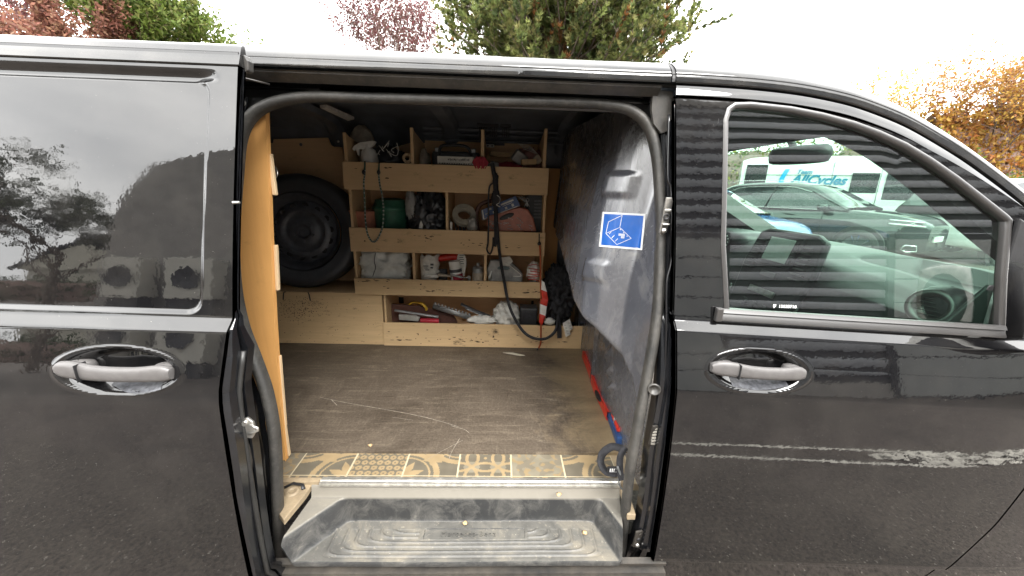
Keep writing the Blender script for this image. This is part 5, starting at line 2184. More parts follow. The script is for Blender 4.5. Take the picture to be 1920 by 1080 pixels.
m.prism([(0, 0), (q1.x - q0.x, 0), (q1.x - q0.x + .004, .009), (q1.x - q0.x, .018), (0, .018), (-.004, .009)], -0.002, 0.002, (q0.x, 1.495, zc_ - 0.009), (1, 0, 0), (0, 0, 1))
br = item('metal_bracket', m, 'white_plastic', 'small silver bracket with two holes screwed to the back panel above the sponges', 'bracket', smooth=False, bevel=0.002)
for f in (0.25, 0.78):
    h_ = MB(); h_.lathe([(0, -0.001), (0.004, 0)], (q0.x + (q1.x - q0.x) * f, 1.4925, zc_), (0, 1, 0), 12); sub('bracket_hole', h_, 'black', br)
def tilted_box(name, px, py, Y, sx, sy, sz, rot, mat, label, cat, bevel=0.003, zmin=None, parent=None):
    c = at(px, py, Y)
    T = Matrix.Translation(c) @ Matrix.Rotation(math.radians(rot[1]), 4, 'Y') @ Matrix.Rotation(math.radians(rot[0]), 4, 'X') @ Matrix.Rotation(math.radians(rot[2]), 4, 'Z')
    m = MB(); m.box(-sx / 2, sx / 2, -sy / 2, sy / 2, -sz / 2, sz / 2, T)
    if parent is not None:
        return sub(name, m, mat, parent, bevel=bevel)
    return item(name, m, mat, label, cat, smooth=False, bevel=bevel)
tilted_box('wooden_batten', 940, 290, 1.38, 0.13, 0.03, 0.026, (0, 3, 8), 'wood_block', 'short wooden batten lying at the back of the top shelf behind the pale sponge', 'batten')
tilted_box('sponge_block', 974, 296, 1.28, 0.072, 0.04, 0.058, (10, 35, 15), 'grey_bag', 'pale grey sponge block tilted on the top shelf between the rag and the wood block', 'sponge')
tilted_box('wood_block', 991, 304, 1.235, 0.078, 0.04, 0.028, (0, -4, 6), 'wood_block', 'small wood block lying on the front edge of the top shelf below the wrapped paper', 'wood block')
tilted_box('paper_scrap', 1008, 299, 1.25, 0.036, 0.012, 0.045, (10, -40, 10), 'clear_bag', 'folded beige card beside the last divider of the top shelf', 'card')
m = MB(); q = at(950, 304, 1.30)
m.lump((q.x, 1.27, 1.572), (0.11, 0.06, 0.042), seed=8, amp=0.35, freq=3, ridge=True)
item('maroon_cloth', m, 'red_cloth', 'maroon cloth lying behind the front board of the top shelf under the sponge', 'cloth')
m = MB(); q = at(996, 281, 1.38)
m.lump((q.x - 0.01, 1.36, 1.62), (0.10, 0.06, 0.085), seed=14, amp=0.4, freq=2.6, ridge=True)
item('striped_cloth', m, 'pink_cloth', 'crumpled pinkish cloth heaped at the right end of the top shelf', 'cloth')
m = MB(); q = at(1000, 277, 1.33)
for k_ in range(4):
    m.tube(bez([at(972 + k_ * 3, 270 + k_ * 3, 1.31), at(990, 273 + k_ * 3, 1.30), at(1004 + k_ * 2, 284 + k_ * 2, 1.31)], 5), 0.004, 6, flat=0.4)
item('paper_strips', m, 'white_paper', 'thin white paper strips lying over the pinkish cloth', 'paper')
m = MB(); q = at(925, 302, 1.215); m.lump((q.x, 1.225, 1.588), (0.032, 0.015, 0.022), seed=2, amp=0.2, flat=.5)
item('white_clip', m, 'grey_bag', 'small grey dome under the top of the black strap', 'clip')

# --- second shelf
m = MB(); q = at(686, 415, 1.33)
m.lathe([(0.0, 0.0), (0.055, 0.0), (0.075, 0.12), (0.082, 0.142), (0.075, 0.142), (0.068, 0.11)], (q.x, 1.32, S2), (0, 0, 1), 26)
pt = item('flower_pot', m, 'terracotta_plastic', 'terracotta coloured pot behind the looped cord on the second shelf', 'pot', auto=40)
m = MB(); q = at(734, 400, 1.32)
m.lathe([(0.0, 0.0), (0.082, 0.0), (0.095, 0.15), (0.100, 0.155), (0.100, 0.170), (0.094, 0.176), (0.085, 0.205), (0.05, 0.215), (0.0, 0.216)], (q.x, 1.325, S2), (0, 0, 1), 32)
gb = item('green_tub', m, 'green_plastic', 'dark green lidded tub on the second shelf beside the looped cord', 'tub', auto=40)
m = MB(); m.lathe([(0.098, 0.152), (0.104, 0.156), (0.104, 0.166), (0.099, 0.170)], (q.x, 1.325, S2), (0, 0, 1), 32); sub('lid_rim', m, 'green_plastic', gb, smooth=True)
m = MB(); q = at(800, 400, 1.30)
m.lump((q.x + 0.006, 1.31, S2 + 0.125), (0.118, 0.095, 0.15), seed=21, amp=0.36, freq=3.2, ridge=True, flat=0.8, nu=72, nv=48)
bg_ = item('black_rubbish_bag', m, 'black_bag', 'crumpled black bag filling the second shelf beside the green tub', 'bag')
m = MB(); q = at(770, 385, 1.25)
m.lump((q.x, 1.255, q.z), (0.035, 0.03, 0.085), seed=4, amp=0.4, freq=2.5, ridge=True, flat=1)
item('grey_cloth_bag', m, 'grey_bag', 'grey cloth poking out between the green tub and the black bag', 'cloth')
m = MB(); q = at(789, 421, 1.215)
m.prism([(-.010, -.02), (.01, -.02), (.012, .0), (.002, .022), (-.006, .0)], -0.002, 0.002, (q.x, 1.212, q.z), (1, 0, 0), (0, 0, 1))
item('white_label', m, 'white_plastic', 'tiny white label at the foot of the black bag', 'label', smooth=False)
tp1, c = ring_item('masking_tape_roll', 870, 404, 1.27, 0.064, 0.036, 0.018, 'masking_tape', (0.15, -0.8, 0.6), 'large roll of masking tape leaning on the second shelf by the middle divider', 'tape roll')
m = MB(); q = at(866, 422, 1.26); rr_ = random.Random(8)
for k_ in range(22):
    x = q.x - 0.055 + k_ * 0.005
    m.tube([(x, 1.24 + 0.01 * (k_ % 3), S2 + 0.01), (x + rr_.uniform(-.02, .02), 1.25, S2 + rr_.uniform(0.06, 0.125))], 0.0025, 5)
item('cable_tie_bundle', m, 'dark_tool', 'bundle of dark cable ties under the masking tape roll', 'cable ties')
m = MB(); q = at(885, 420, 1.23); m.lump((q.x, 1.235, S2 + 0.085), (0.03, 0.02, 0.04), seed=6, amp=0.3)
item('plaster_lump', m, 'grey_film', 'lumpy pale pouch to the right of the cable ties', 'pouch')
m = MB(); m.box(at(846, 425, 1.21).x - .006, at(846, 425, 1.21).x + .006, 1.208, 1.22, S2, at(846, 416, 1.21).z)
item('white_marker', m, 'white_paper', 'short white stick standing against the middle divider of the second shelf', 'stick', smooth=False, bevel=0.002)
m = MB()
m.tube(bez([at(896, 436, 1.29), at(893, 405, 1.29), at(900, 385, 1.29), at(918, 377, 1.29), at(935, 378, 1.29)], 8), 0.012, 10)
item('brown_hose', m, 'brown_rubber', 'brown curved hose arching behind the black straps on the second shelf', 'hose')
# blue package and rust coloured organiser
q = at(938, 391, 1.225)
tb_ = MB()
A_, B_, C_, D_ = at(902, 394, 1.232), at(967, 367, 1.232), at(976, 386, 1.225), at(905, 413, 1.225)
tb_.add([A_, B_, C_, D_] + [p + Vector((0, 0.02, 0)) for p in (A_, B_, C_, D_)], [(0, 3, 2, 1), (4, 5, 6, 7), (0, 1, 5, 4), (1, 2, 6, 5), (2, 3, 7, 6), (3, 0, 4, 7)])
bp = item('blue_packet', tb_, 'navy_card', 'tilted blue packet with white print behind the straps on the second shelf', 'packet', smooth=False, bevel=0.002)
m = MB()
rr_ = random.Random(4)
def bl(u, v): return A_.lerp(B_, u).lerp(D_.lerp(C_, u), v) + Vector((0, -0.002, 0))
for (u0, v0, u1, v1) in ((.02, .04, .05, .96), (.05, .9, .95, .96), (.55, .18, .9, .34), (.58, .42, .84, .47), (.3, .55, .36, .75), (.62, .6, .68, .82), (.80, .55, .86, .8), (.2, .12, .28, .32), (.35, .1, .5, .2), (.1, .5, .2, .58)):
    m.add([bl(u0, v0), bl(u0, v1), bl(u1, v1), bl(u1, v0)], [(0, 1, 2, 3)])
sub('packet_print', m, 'white_paper', bp, kind='stuff')
oc = MB()
hole = [(950, 407), (958, 401), (966, 400), (966, 403), (958, 409), (951, 410)]
prof = [(915, 434), (912, 420), (914, 405), (936, 400), (960, 392), (975, 388), (990, 393), (1000, 408), (1006, 434)]
pp = [at(px, py, 1.218) for px, py in prof]
oc.prism([(p.x, p.z) for p in pp], -0.03, 0.0, (0, 1.218, 0), (1, 0, 0), (0, 0, 1))
og = item('screw_organiser', oc, 'rust_plastic', 'rust red plastic organiser with an oval grip on the second shelf', 'organiser', smooth=False, bevel=0.006)
m = MB(); c = at(950, 406, 1.214)
T = Matrix.Rotation(math.radians(-22), 4, 'Y')
m.lump(c, (0.042, 0.005, 0.013), amp=0, flat=1, T=T)
sub('grip_hole', m, 'black', og, smooth=True)
rr_ = random.Random(12)
for k_ in range(26):
    c = at(rr_.uniform(918, 996), rr_.uniform(409, 430), 1.212)
    w = rr_.uniform(-0.9, 0.7)
    m = MB(); l_ = rr_.uniform(0.012, 0.026)
    d_ = Vector((math.cos(w) * l_, 0, math.sin(w) * l_))
    m.cyl(c - d_ * .5, c + d_ * .5, 0.0018, 0.0012, 6)
    m.cyl(c + d_ * .5, c + d_ * .62, 0.004, 0.004, 8)
    sub('screw', m, 'metal', og)
m = MB(); q = at(1000, 405, 1.30); m.box(q.x - 0.045, q.x + 0.055, 1.28, 1.38, S2, S2 + 0.27)
bx_ = item('black_radio', m, 'black', 'black boxy device upright at the right end of the second shelf', 'device', smooth=False, bevel=0.012)
for k_ in range(6):
    m = MB(); m.box(q.x + 0.0, q.x + 0.042, 1.274, 1.279, S2 + 0.13 + k_ * 0.018, S2 + 0.14 + k_ * 0.018); sub('device_slat', m, 'dark_tool', bx_, bevel=0.001)
m = MB()
for k_ in range(5):
    rr_ = random.Random(k_ + 40)
    m.tube(bez([at(970 + rr_.uniform(0, 14), 366 + rr_.uniform(0, 6), 1.24), at(985 + rr_.uniform(0, 8), 372 + rr_.uniform(0, 12), 1.23), at(978 + rr_.uniform(0, 16), 388, 1.235)], 5), 0.002, 5)
item('loose_wire', m, 'tool_steel', 'tangle of thin wire between the blue packet and the black device', 'wire')

# --- third shelf
m = MB(); q = at(725, 496, 1.30)
m.lump((q.x + 0.002, 1.30, S3 + 0.095), (0.142, 0.085, 0.110), seed=31, amp=0.26, freq=2.4, ridge=True, flat=0.8, box=0.6, nu=56, nv=34)
pk = item('wrapped_package', m, 'grey_green_film', 'large pale package wrapped in creased plastic filling the left bay of the third shelf', 'package')
m = MB(); m.tube(bez([at(704, 474, 1.212), at(702, 490, 1.208), at(704, 502, 1.208), at(699, 518, 1.212)], 6), 0.004, 6, flat=0.4); sub('dark_fold', m, 'dark_tool', pk, smooth=True)
m = MB(); a, b = at(683, 480, 1.24), at(677, 517, 1.24)
m.cyl(a, (b.x, b.y, S3), 0.007, n=10); item('white_tube', m, 'white_plastic', 'thin white tube leaning at the left end of the third shelf', 'tube', auto=50)
m = MB(); q = at(804, 496, 1.27)
m.cyl((q.x, 1.27, S3), (q.x, 1.27, S3 + 0.150), 0.044, 0.048, 26)
tn = item('white_tin', m, 'white_plastic', 'white tin standing first in the middle bay of the third shelf', 'tin', auto=40)
m = MB(); q = at(804, 495, 1.222)
P = []
for i in range(14):
    for k in range(8):
        w = math.pi * (0.05 + 0.9 * i / 13); z = 0.060 + 0.115 * k / 7
        P.append((q.x - 0.052 * math.cos(w) + 0.006 * math.sin(k * 2.0), 1.272 - 0.056 * math.sin(w) + 0.004 * math.sin(i * 2.4 + k), S3 + z + 0.006 * math.sin(i * 1.3)))
m.grid(P, 14, 8); sub('paper_wrap', m, 'white_paper', tn, smooth=True, solid=0.002)
m = MB()
for (u, v, w, h) in ((0.2, .5, .3, .04), (.25, .4, .2, .03), (.3, .3, .25, .04), (.62, .55, .2, .1), (.62, .4, .16, .08)):
    m.box(q.x - 0.045 + 0.09 * u, q.x - 0.045 + 0.09 * (u + w), 1.2085, 1.2100, S3 + 0.06 + .11 * v, S3 + .06 + .11 * (v + h))
sub('wrap_print', m, 'dark_tool', tn, kind='stuff')
m = MB(); a, b = at(819, 485, 1.28), at(864, 482, 1.28)
m.tube(bez([a, (a + b) / 2 + Vector((0, 0, 0.006)), b], 8), 0.019, 14)
rt = item('red_caulk_tube', m, 'red_plastic', 'red cartridge lying across the middle bay of the third shelf', 'cartridge')
m = MB(); m.cyl(b, b + Vector((0.03, 0, -0.004)), 0.009, 0.005, 12); sub('nozzle', m, 'red_plastic', rt, smooth=True)
m = MB(); q = at(852, 505, 1.24)
T_ax = Vector((-0.13, 0, 1)).normalized()
base = Vector((q.x + 0.018, 1.245, S3))
m.lathe([(0.0, 0.0), (0.032, 0.0), (0.034, 0.004), (0.034, 0.105), (0.030, 0.112), (0.033, 0.114), (0.033, 0.142), (0.028, 0.146), (0.0, 0.146)], base, T_ax, 24)
wb = item('white_bottle', m, 'white_plastic', 'white capped bottle with a black and red label on the third shelf', 'bottle', auto=45)
m = MB(); m.lathe([(0.0345, 0.082), (0.0347, 0.100)], base, T_ax, 24); sub('black_label', m, 'dark_tool', wb, smooth=True)
m = MB(); m.lathe([(0.0346, 0.035), (0.0348, 0.072)], base + Vector((0.002, -0.0005, 0)), T_ax, 24); sub('maroon_label', m, 'red_cloth', wb, smooth=True)
m = MB(); q = at(866, 494, 1.255)
pl = [(0.026 * math.cos(w), 0.052 * math.sin(w) + 0.012) for w in np.linspace(-0.5, math.pi + 0.2, 16)] + [(-0.018, -0.045), (-0.006, -0.075), (0.006, -0.075)]
m.prism(pl, -0.003, 0.003, (q.x, 1.258, q.z + 0.0), (1, 0, 0.1), (-0.1, 0, 1))
pd = item('round_label_card', m, 'white_paper', 'white round-ended label card standing behind the white bottle', 'card', smooth=False)
m = MB()
for k_ in range(5):
    m.box(q.x - 0.014, q.x + 0.012 - 0.004 * (k_ % 2), 1.2535, 1.2548, q.z + 0.045 - k_ * 0.012, q.z + 0.049 - k_ * 0.012)
sub('card_print', m, 'dark_tool', pd, kind='stuff')
m = MB(); q = at(808, 516, 1.215)
m.lump((q.x, 1.222, S3 + 0.058 - 0.0), (0.045, 0.014, 0.013), amp=0.05, box=0.5)
brs = item('paint_brush', m, 'white_paper', 'paint brush lying flat behind the third front board', 'brush')
m = MB(); a, b = at(822, 515, 1.216), at(846, 518, 1.216); m.cyl(a, b, 0.009, 0.006, 10); sub('brush_handle', m, 'clear_bag', brs, smooth=True)
m = MB(); a, b = at(846, 515, 1.212), at(866, 520, 1.212)
m.cyl(a, b, 0.0075, 0.0065, 12); m.cyl(b, b + Vector((0.045, 0, -0.002)), 0.004, 0.001, 10)
item('glue_pen', m, 'grey_bag', 'silver tipped glue pen lying before the white bottle', 'pen', auto=50)
m = MB(); m.box(at(822, 505, 1.28).x, at(838, 505, 1.28).x, 1.27, 1.30, S3, S3 + 0.085)
item('black_block', m, 'dark_tool', 'small dark block between the white tin and the white bottle', 'block', smooth=False, bevel=0.004)
m = MB(); q = at(896, 512, 1.25)
m.lathe([(0.0, 0.0), (0.030, 0.0), (0.031, 0.003), (0.031, 0.075), (0.029, 0.08), (0.031, 0.083), (0.022, 0.094), (0.012, 0.098), (0.012, 0.105), (0.008, 0.112), (0.0, 0.113)], (q.x, 1.25, S3 + 0.022), (0, 0, 1), 24)
ca = item('solvent_can', m, 'tool_steel', 'small metal can with a domed top beside the third shelf divider', 'can', auto=40)
m = MB(); m.lathe([(0.0312, 0.01), (0.0314, 0.07)], (q.x, 1.25, S3 + 0.01), (0, 0, 1), 24); sub('can_label', m, 'clear_bag', ca, smooth=True)
m = MB(); q = at(880, 516, 1.24); m.cyl((q.x, 1.24, S3), (q.x, 1.24, S3 + 0.06), 0.010, n=12)
item('glass_vial', m, 'grey_film', 'little clear vial to the left of the metal can', 'vial', auto=40)
m = MB(); q = at(935, 505, 1.28)
m.prism([(at(918, 526, 1.25).x, S3), (at(980, 526, 1.25).x, S3), (at(980, 513, 1.25).x, at(980, 513, 1.25).z), (at(955, 488, 1.25).x, at(955, 488, 1.25).z), (at(920, 488, 1.25).x, at(920, 488, 1.25).z), (at(912, 505, 1.25).x, at(912, 505, 1.25).z)], -0.05, 0.0, (0, 1.25, 0), (1, 0, 0), (0, 0, 1))
pc = item('tool_pouch', m, 'grey_bag', 'pale open carton of tools in the right bay of the third shelf behind the strap', 'carton', smooth=False, bevel=0.01)
m = MB(); pl = [at(px, py, 1.238) for px, py in ((940, 483), (955, 480), (962, 490), (949, 503), (938, 493))]
m.add(pl, [(0, 4, 3, 2, 1)]); sub('folded_leaflet', m, 'white_paper', pc, solid=0.003)
m = MB(); m.tube(bez([at(948, 492, 1.236), at(965, 505, 1.234), at(977, 517, 1.236), at(962, 518, 1.236)], 6), 0.006, 8, flat=0.5); sub('clear_strip', m, 'white_plastic', pc, smooth=True)
m = MB(); m.lump(at(944, 503, 1.235), (0.035, 0.006, 0.012), seed=3, amp=0.1); mm('slate_plastic', (0.12, 0.17, 0.18), 0.4); sub('trowel_blade', m, 'slate_plastic', pc, smooth=True)
m = MB(); m.tube([at(921, 507, 1.238), at(917, 524, 1.238)], [0.005, 0.009], 8); sub('spatula', m, 'white_plastic', pc, smooth=True)
m = MB(); q = at(1001, 508, 1.27)
m.lump((q.x, 1.26, S3 + 0.085), (0.045, 0.045, 0.065), seed=17, amp=0.35, freq=2.4, ridge=True, flat=0.9)
rc = item('barrier_tape_ball', m, 'white_plastic', 'scrunched ball of red and white tape at the right end of the third shelf', 'tape')
for k_ in range(7):
    m = MB(); rr_ = random.Random(k_ + 70)
    z_ = S3 + 0.035 + k_ * 0.016
    m.tube(bez([(q.x - 0.042 + rr_.uniform(0, .02), 1.222, z_), (q.x, 1.208, z_ + rr_.uniform(-.01, .012)), (q.x + 0.036, 1.222, z_ + rr_.uniform(-.01, .01))], 5), 0.006, 6, flat=0.3)
    sub('red_stripe', m, 'red_plastic', rc, smooth=True)

# --- bottom shelf
def bar(name, pts, r, mat, label, cat, flat=1.0, n=10, Y=1.26):
    m = MB(); m.tube(bez([at(px, py, Y) for px, py in pts], 5), r, n, flat=flat)
    return item(name, m, mat, label, cat)
m = MB(); a = [at(px, py, 1.30) for px, py in ((730, 570), (790, 575), (850, 592), (858, 606), (732, 604))]
m.prism([(p.x, p.z) for p in a[::-1]], -0.02, 0, (0, 1.30, 0), (1, 0, 0), (0, 0, 1))
item('hand_saw_blade', m, 'brown_rubber', 'wide dark rusty blade leaning at the back left of the bottom shelf', 'saw blade', smooth=False, bevel=0.002)
s_ = bar('spirit_level', ((740, 582), (780, 588), (822, 594)), 0.010, 'tool_steel', 'grey spirit level lying across the left of the bottom shelf', 'spirit level', flat=0.7, Y=1.245)
m = MB(); pl = [at(px, py, 1.235) for px, py in ((747, 590), (780, 593), (787, 596), (784, 603), (748, 600))]
m.prism([(p.x, p.z) for p in pl[::-1]], -0.02, 0, (0, 1.235, 0), (1, 0, 0), (0, 0, 1))
item('sanding_block', m, 'grey_film', 'grey sanding block to the left of the red handle', 'block', smooth=False, bevel=0.004)
m = MB(); m.cyl(at(789, 601, 1.222), at(823, 602, 1.222), 0.0145, n=16)
item('red_tool_handle', m, mm('crimson_plastic', (0.34, 0.015, 0.03), 0.35), 'crimson cylindrical tool handle resting behind the bottom front board', 'tool', auto=50)
m = MB(); m.tube(bez([at(767, 571, 1.29), at(775, 567, 1.29), at(790, 569, 1.29), at(798, 576, 1.29), at(800, 582, 1.29)], 6), [0.008] * 12 + [0.013] * 12 + [0.01] * 1, 10, flat=0.6)
item('saw_handle', m, 'yellow_plastic', 'yellow curved saw handle at the back of the bottom shelf', 'saw')
m = MB(); a, b = at(812, 574, 1.27), at(882, 596, 1.25)
d_ = (b - a); s_d = Vector((0, 0, -1)).cross(d_).normalized()
m.tube([a, b], 0.016, 8, flat=0.35, up=(0, 1, 0))
nt = item('notched_trowel', m, 'tool_steel', 'notched steel trowel lying aslant in the middle of the bottom shelf', 'trowel')
for k_ in range(11):
    t_ = MB(); p = a.lerp(b, (k_ + .5) / 11) + Vector((0.004, 0, 0.016)); t_.box(p.x - 0.005, p.x + 0.005, p.y - 0.003, p.y + 0.003, p.z - 0.004, p.z + 0.010); sub('trowel_tooth', t_, 'tool_steel', nt)
bar('dark_float', ((864, 570), (890, 582), (918, 593)), 0.020, 'dark_tool', 'dark grey plastering float leaning behind the paper bag', 'float', flat=0.35, Y=1.28)
bar('steel_straightedge', ((872, 578), (895, 588), (920, 596)), 0.005, 'tool_steel', 'thin bright straightedge under the dark plastering float', 'straightedge', flat=0.6, Y=1.255)
m = MB(); q = at(903, 601, 1.23)
m.lump((q.x, 1.235, 0.728), (0.095, 0.03, 0.028), seed=12, amp=0.5, freq=4, flat=0.9, ridge=True)
item('dusty_glove', m, 'white_paper', 'dusty white glove lying at the front of the bottom shelf', 'glove')
m = MB(); q = at(950, 588, 1.26)
m.lump((q.x, 1.27, 0.745), (0.085, 0.055, 0.095), seed=44, amp=0.36, freq=2.8, ridge=True, flat=0.9, nu=48, nv=30)
item('white_paper_bag', m, 'white_paper', 'crumpled white paper bag on the bottom shelf behind the hanging strap', 'bag')
m = MB(); q = at(991, 595, 1.24); m.box(q.x - 0.050, q.x + 0.050, 1.235, 1.32, S4, 0.792)
bk_ = item('black_box', m, 'black', 'black box with a grey lid at the right end of the bottom shelf', 'box', smooth=False, bevel=0.006)
m = MB(); m.box(q.x - 0.049, q.x + 0.051, 1.233, 1.325, 0.7925, 0.803); sub('box_lid', m, 'dark_tool', bk_, bevel=0.003)
m = MB(); m.box(q.x - 0.035, q.x + 0.04, 1.2315, 1.2345, 0.742, 0.778); sub('box_front_panel', m, 'black_cloth', bk_, bevel=0.002)

# ------------------------------------------------------------------ cords, straps and clothing hanging from the rack
YH = YF - 0.020
def segrope(name, pts, r, mats, label, cat, n=7, seg=3):
    P_ = bez(pts, seg)
    m = MB(); m.tube(P_, r, 8)
    return item(name, m, mats, label, cat), P_
pts = [(684, 305), (684, 325), (682, 345), (684, 380), (685, 410), (689, 438), (698, 453), (708, 448), (717, 425), (719, 395), (717, 370), (712, 345), (710, 325), (711, 306)]
rp_, P_ = segrope('bungee_loop', [at(px, py, YH) for px, py in pts], 0.0042, 'green_cord', 'dark green speckled bungee cord hanging in a loop over the left end of the rack', 'bungee cord', seg=8)
m = MB()
for i in range(6, len(P_) - 6, 2):
    d_ = (P_[i + 1] - P_[i]) * 0.35
    m.cyl(P_[i] - d_, P_[i] + d_, 0.0047, n=8)
sub('pale_fleck', m, 'grey_bag', rp_, kind='stuff')
for (px, py) in ((682, 323), (710, 323)):
    m = MB(); m.lump(at(px, py, YH - 0.002), (0.009, 0.008, 0.012), amp=0, flat=1); sub('cord_ball', m, 'black', rp_, smooth=True)
for (a, b) in (((684, 303), (683, 320)), ((711, 303), (711, 320))):
    m = MB(); m.tube(bez([at(*a, YH + 0.012), at(a[0], a[1] + 3, YH), at(*b, YH)], 4), 0.003, 6); sub('cord_hook', m, 'black', rp_, smooth=True)
# black ratchet strap: knotted bundle, thin loop and the long tail
m = MB()
m.sweep(bez([at(px, py, YH - 0.006) for px, py in ((923, 306), (926, 325), (930, 345), (931, 365), (929, 385), (930, 405), (930, 425), (930, 448), (927, 462))], 6), [(-0.011, 0), (-0.011, 0.006), (0.011, 0.009), (0.011, 0.002)], pclosed=True)
sk = item('ratchet_strap', m, 'black_cloth', 'black ratchet strap hanging down the right of the rack with a long curling tail', 'strap')
m = MB()
m.lump(at(930, 372, YH - 0.012), (0.022, 0.012, 0.05), seed=3, amp=0.35, freq=3, flat=1)
m.lump(at(929, 340, YH - 0.010), (0.014, 0.010, 0.045), seed=9, amp=0.35, freq=3, flat=1)
sub('strap_knot', m, 'black_cloth', sk, smooth=True)
m = MB()
m.sweep(bez([at(px, py, YH - 0.010) for px, py in ((926, 342), (918, 350), (916, 375), (916, 420), (915, 455), (913, 468), (919, 476), (924, 462), (925, 445))], 6), [(-0.0045, 0), (-0.0045, 0.003), (0.0045, 0.003), (0.0045, 0)], pclosed=True)
sub('strap_loop', m, 'black', sk, smooth=True)
m = MB()
tail = [at(px, py, Y) for px, py, Y in ((932, 420, YH - .012), (936, 470, 1.17), (944, 520, 1.16), (954, 570, 1.15), (968, 602, 1.14), (985, 625, 1.13), (1005, 635, 1.12), (1025, 634, 1.12), (1040, 622, 1.13), (1045, 606, 1.16), (1046, 590, 1.20))]
tl_ = bez(tail, 6)
m.sweep(tl_, [(-0.008, 0), (-0.008, 0.003), (0.008, 0.003), (0.008, 0)], pclosed=True)
sub('strap_tail', m, 'black_cloth', sk, smooth=True)
m = MB()
m.tube(bez([at(px, py, YH - 0.03) for px, py in ((932, 366), (938, 372), (936, 380), (931, 384), (938, 388))], 5), 0.0022, 6)
sub('metal_hook', m, 'metal', sk, smooth=True)
# orange bungee with hook
m = MB()
m.tube(bez([at(px, py, YH - 0.004) for px, py in ((1012, 458), (1013, 480), (1014, 540), (1014, 600), (1014, 640), (1009, 655))], 6), 0.0045, 8)
ob_ = item('orange_bungee', m, 'orange_cord', 'orange bungee cord hanging straight down the right end of the rack to the floor', 'bungee cord')
m = MB(); m.tube([at(1011, 438, YH), at(1011, 456, YH)], 0.003, 8); m.lump(at(1011, 457, YH - .003), (0.010, 0.009, 0.010), amp=0, flat=1); sub('cord_hook', m, 'black', ob_, smooth=True)
m = MB(); m.tube(bez([at(px, py, YH - 0.02) for px, py in ((1009, 653), (1006, 658), (1000, 662), (996, 668), (998, 672), (1003, 671), (1007, 665), (1006, 658))], 5), 0.0045, 8); sub('cord_hook', m, 'black', ob_, smooth=True)
# red and white barrier tape, twisted, each colour its own length
pts = [(1018, 527), (1020, 545), (1022, 560), (1019, 572), (1017, 590), (1014, 607)]
bt0 = None
for k_, (c0_, cm_) in enumerate(((0, 'white_plastic'), (1, 'red_plastic'), (2, 'red_plastic'), (3, 'white_plastic'), (4, 'red_plastic'))):
    a, b = at(*pts[c0_], YH - 0.012), at(*pts[c0_ + 1], YH - 0.012)
    m = MB()
    wa, wb_ = (0.008, 0.016, 0.017, 0.019, 0.017, 0.008)[c0_:c0_ + 2]
    m.add([a + Vector((-wa, 0, 0.006)), a + Vector((wa, -0.004, -0.006)), b + Vector((wb_, -0.004, -0.006)), b + Vector((-wb_, 0, 0.006)), (a + b) / 2 + Vector((0, -0.008, 0))], [(0, 4, 1), (1, 4, 2), (2, 4, 3), (3, 4, 0)])
    if bt0 is None:
        bt0 = item('barrier_tape', m, cm_, 'twisted red and white barrier tape hanging on the orange cord', 'tape', smooth=False, solid=0.001)
    else:
        sub('tape_section', m, cm_, bt0, solid=0.001)
# dark jacket and bag hanging in the corner between rack and bulkhead
m = MB()
q = at(1043, 560, 1.28)
m.lump((q.x + 0.01, 1.30, q.z + 0.02), (0.105, 0.12, 0.19), seed=51, amp=0.42, freq=3.4, ridge=True, flat=1, nu=84, nv=60)
jk = item('black_jacket', m, 'black_cloth', 'black jacket bundled in the corner between the rack and the grey bulkhead', 'jacket')
for (a, b, w) in (((1046, 600), (1049, 634), 0.013), ((1058, 600), (1060, 620), 0.008)):
    m = MB(); m.sweep([at(*a, 1.17), at((a[0] + b[0]) / 2 + 1, (a[1] + b[1]) / 2, 1.168), at(*b, 1.17)], [(-w, 0), (w, 0)]); sub('jacket_strap', m, 'black_cloth', jk, solid=0.003)
for k_, pl in enumerate((((1055, 606), (1062, 602), (1070, 627), (1061, 632)), ((1062, 602), (1068, 598), (1074, 616), (1068, 620)))):
    m = MB(); m.add([at(px, py, 1.158 + 0.004 * k_) for px, py in pl], [(0, 3, 2, 1)])
    lbx = sub('care_label', m, 'white_paper', jk, solid=0.001)
    m = MB()
    for j in range(4):
        a = at(pl[0][0] + 2.5 + j * 2, pl[0][1] + 4 + j * 5.4, 1.1565 + 0.004 * k_)
        m.box(a.x, a.x + 0.012, a.y - 0.0004, a.y, a.z, a.z + 0.0022)
    sub('label_print', m, 'dark_tool', lbx, kind='stuff')
m = MB(); q = at(1030, 600, 1.20)
m.lump((q.x, 1.19, q.z - 0.005), (0.035, 0.02, 0.022), seed=13, amp=0.4, freq=4, ridge=True, flat=1)
item('paper_tissue', m, 'white_paper', 'torn white tissue caught between the black box and the black jacket', 'tissue')
# offcut on the floor
m = MB()
pl = [atz(px, py, 0.5765) for px, py in ((943, 661), (962, 661), (984, 666), (975, 667))]
m.add(pl, [(0, 3, 2, 1)])
item('card_offcut', m, 'masking_tape', 'thin pointed offcut lying on the floor board before the rack', 'offcut', smooth=False, solid=0.0015)
# leaf litter on step and sill
for k_, (px, py, Z_) in enumerate(((1048, 928, 0.556), (872, 982, 0.445), (694, 836, 0.577), (1096, 1000, 0.445))):
    m = MB(); c = atz(px, py, Z_)
    m.lump(c + Vector((0, 0, 0.003)), (0.008, 0.007, 0.004), seed=k_, amp=0.5, nu=10, nv=8, flat=0.7)
    item('crumb', m, 'wood_block', ['crumb of yellow foam on the right of the sill strip', 'crumb in the middle of the step behind the lettering', 'splinter on the left of the floor board near the tiles', 'crumb on the right of the step over the grooves'][k_], 'crumb')

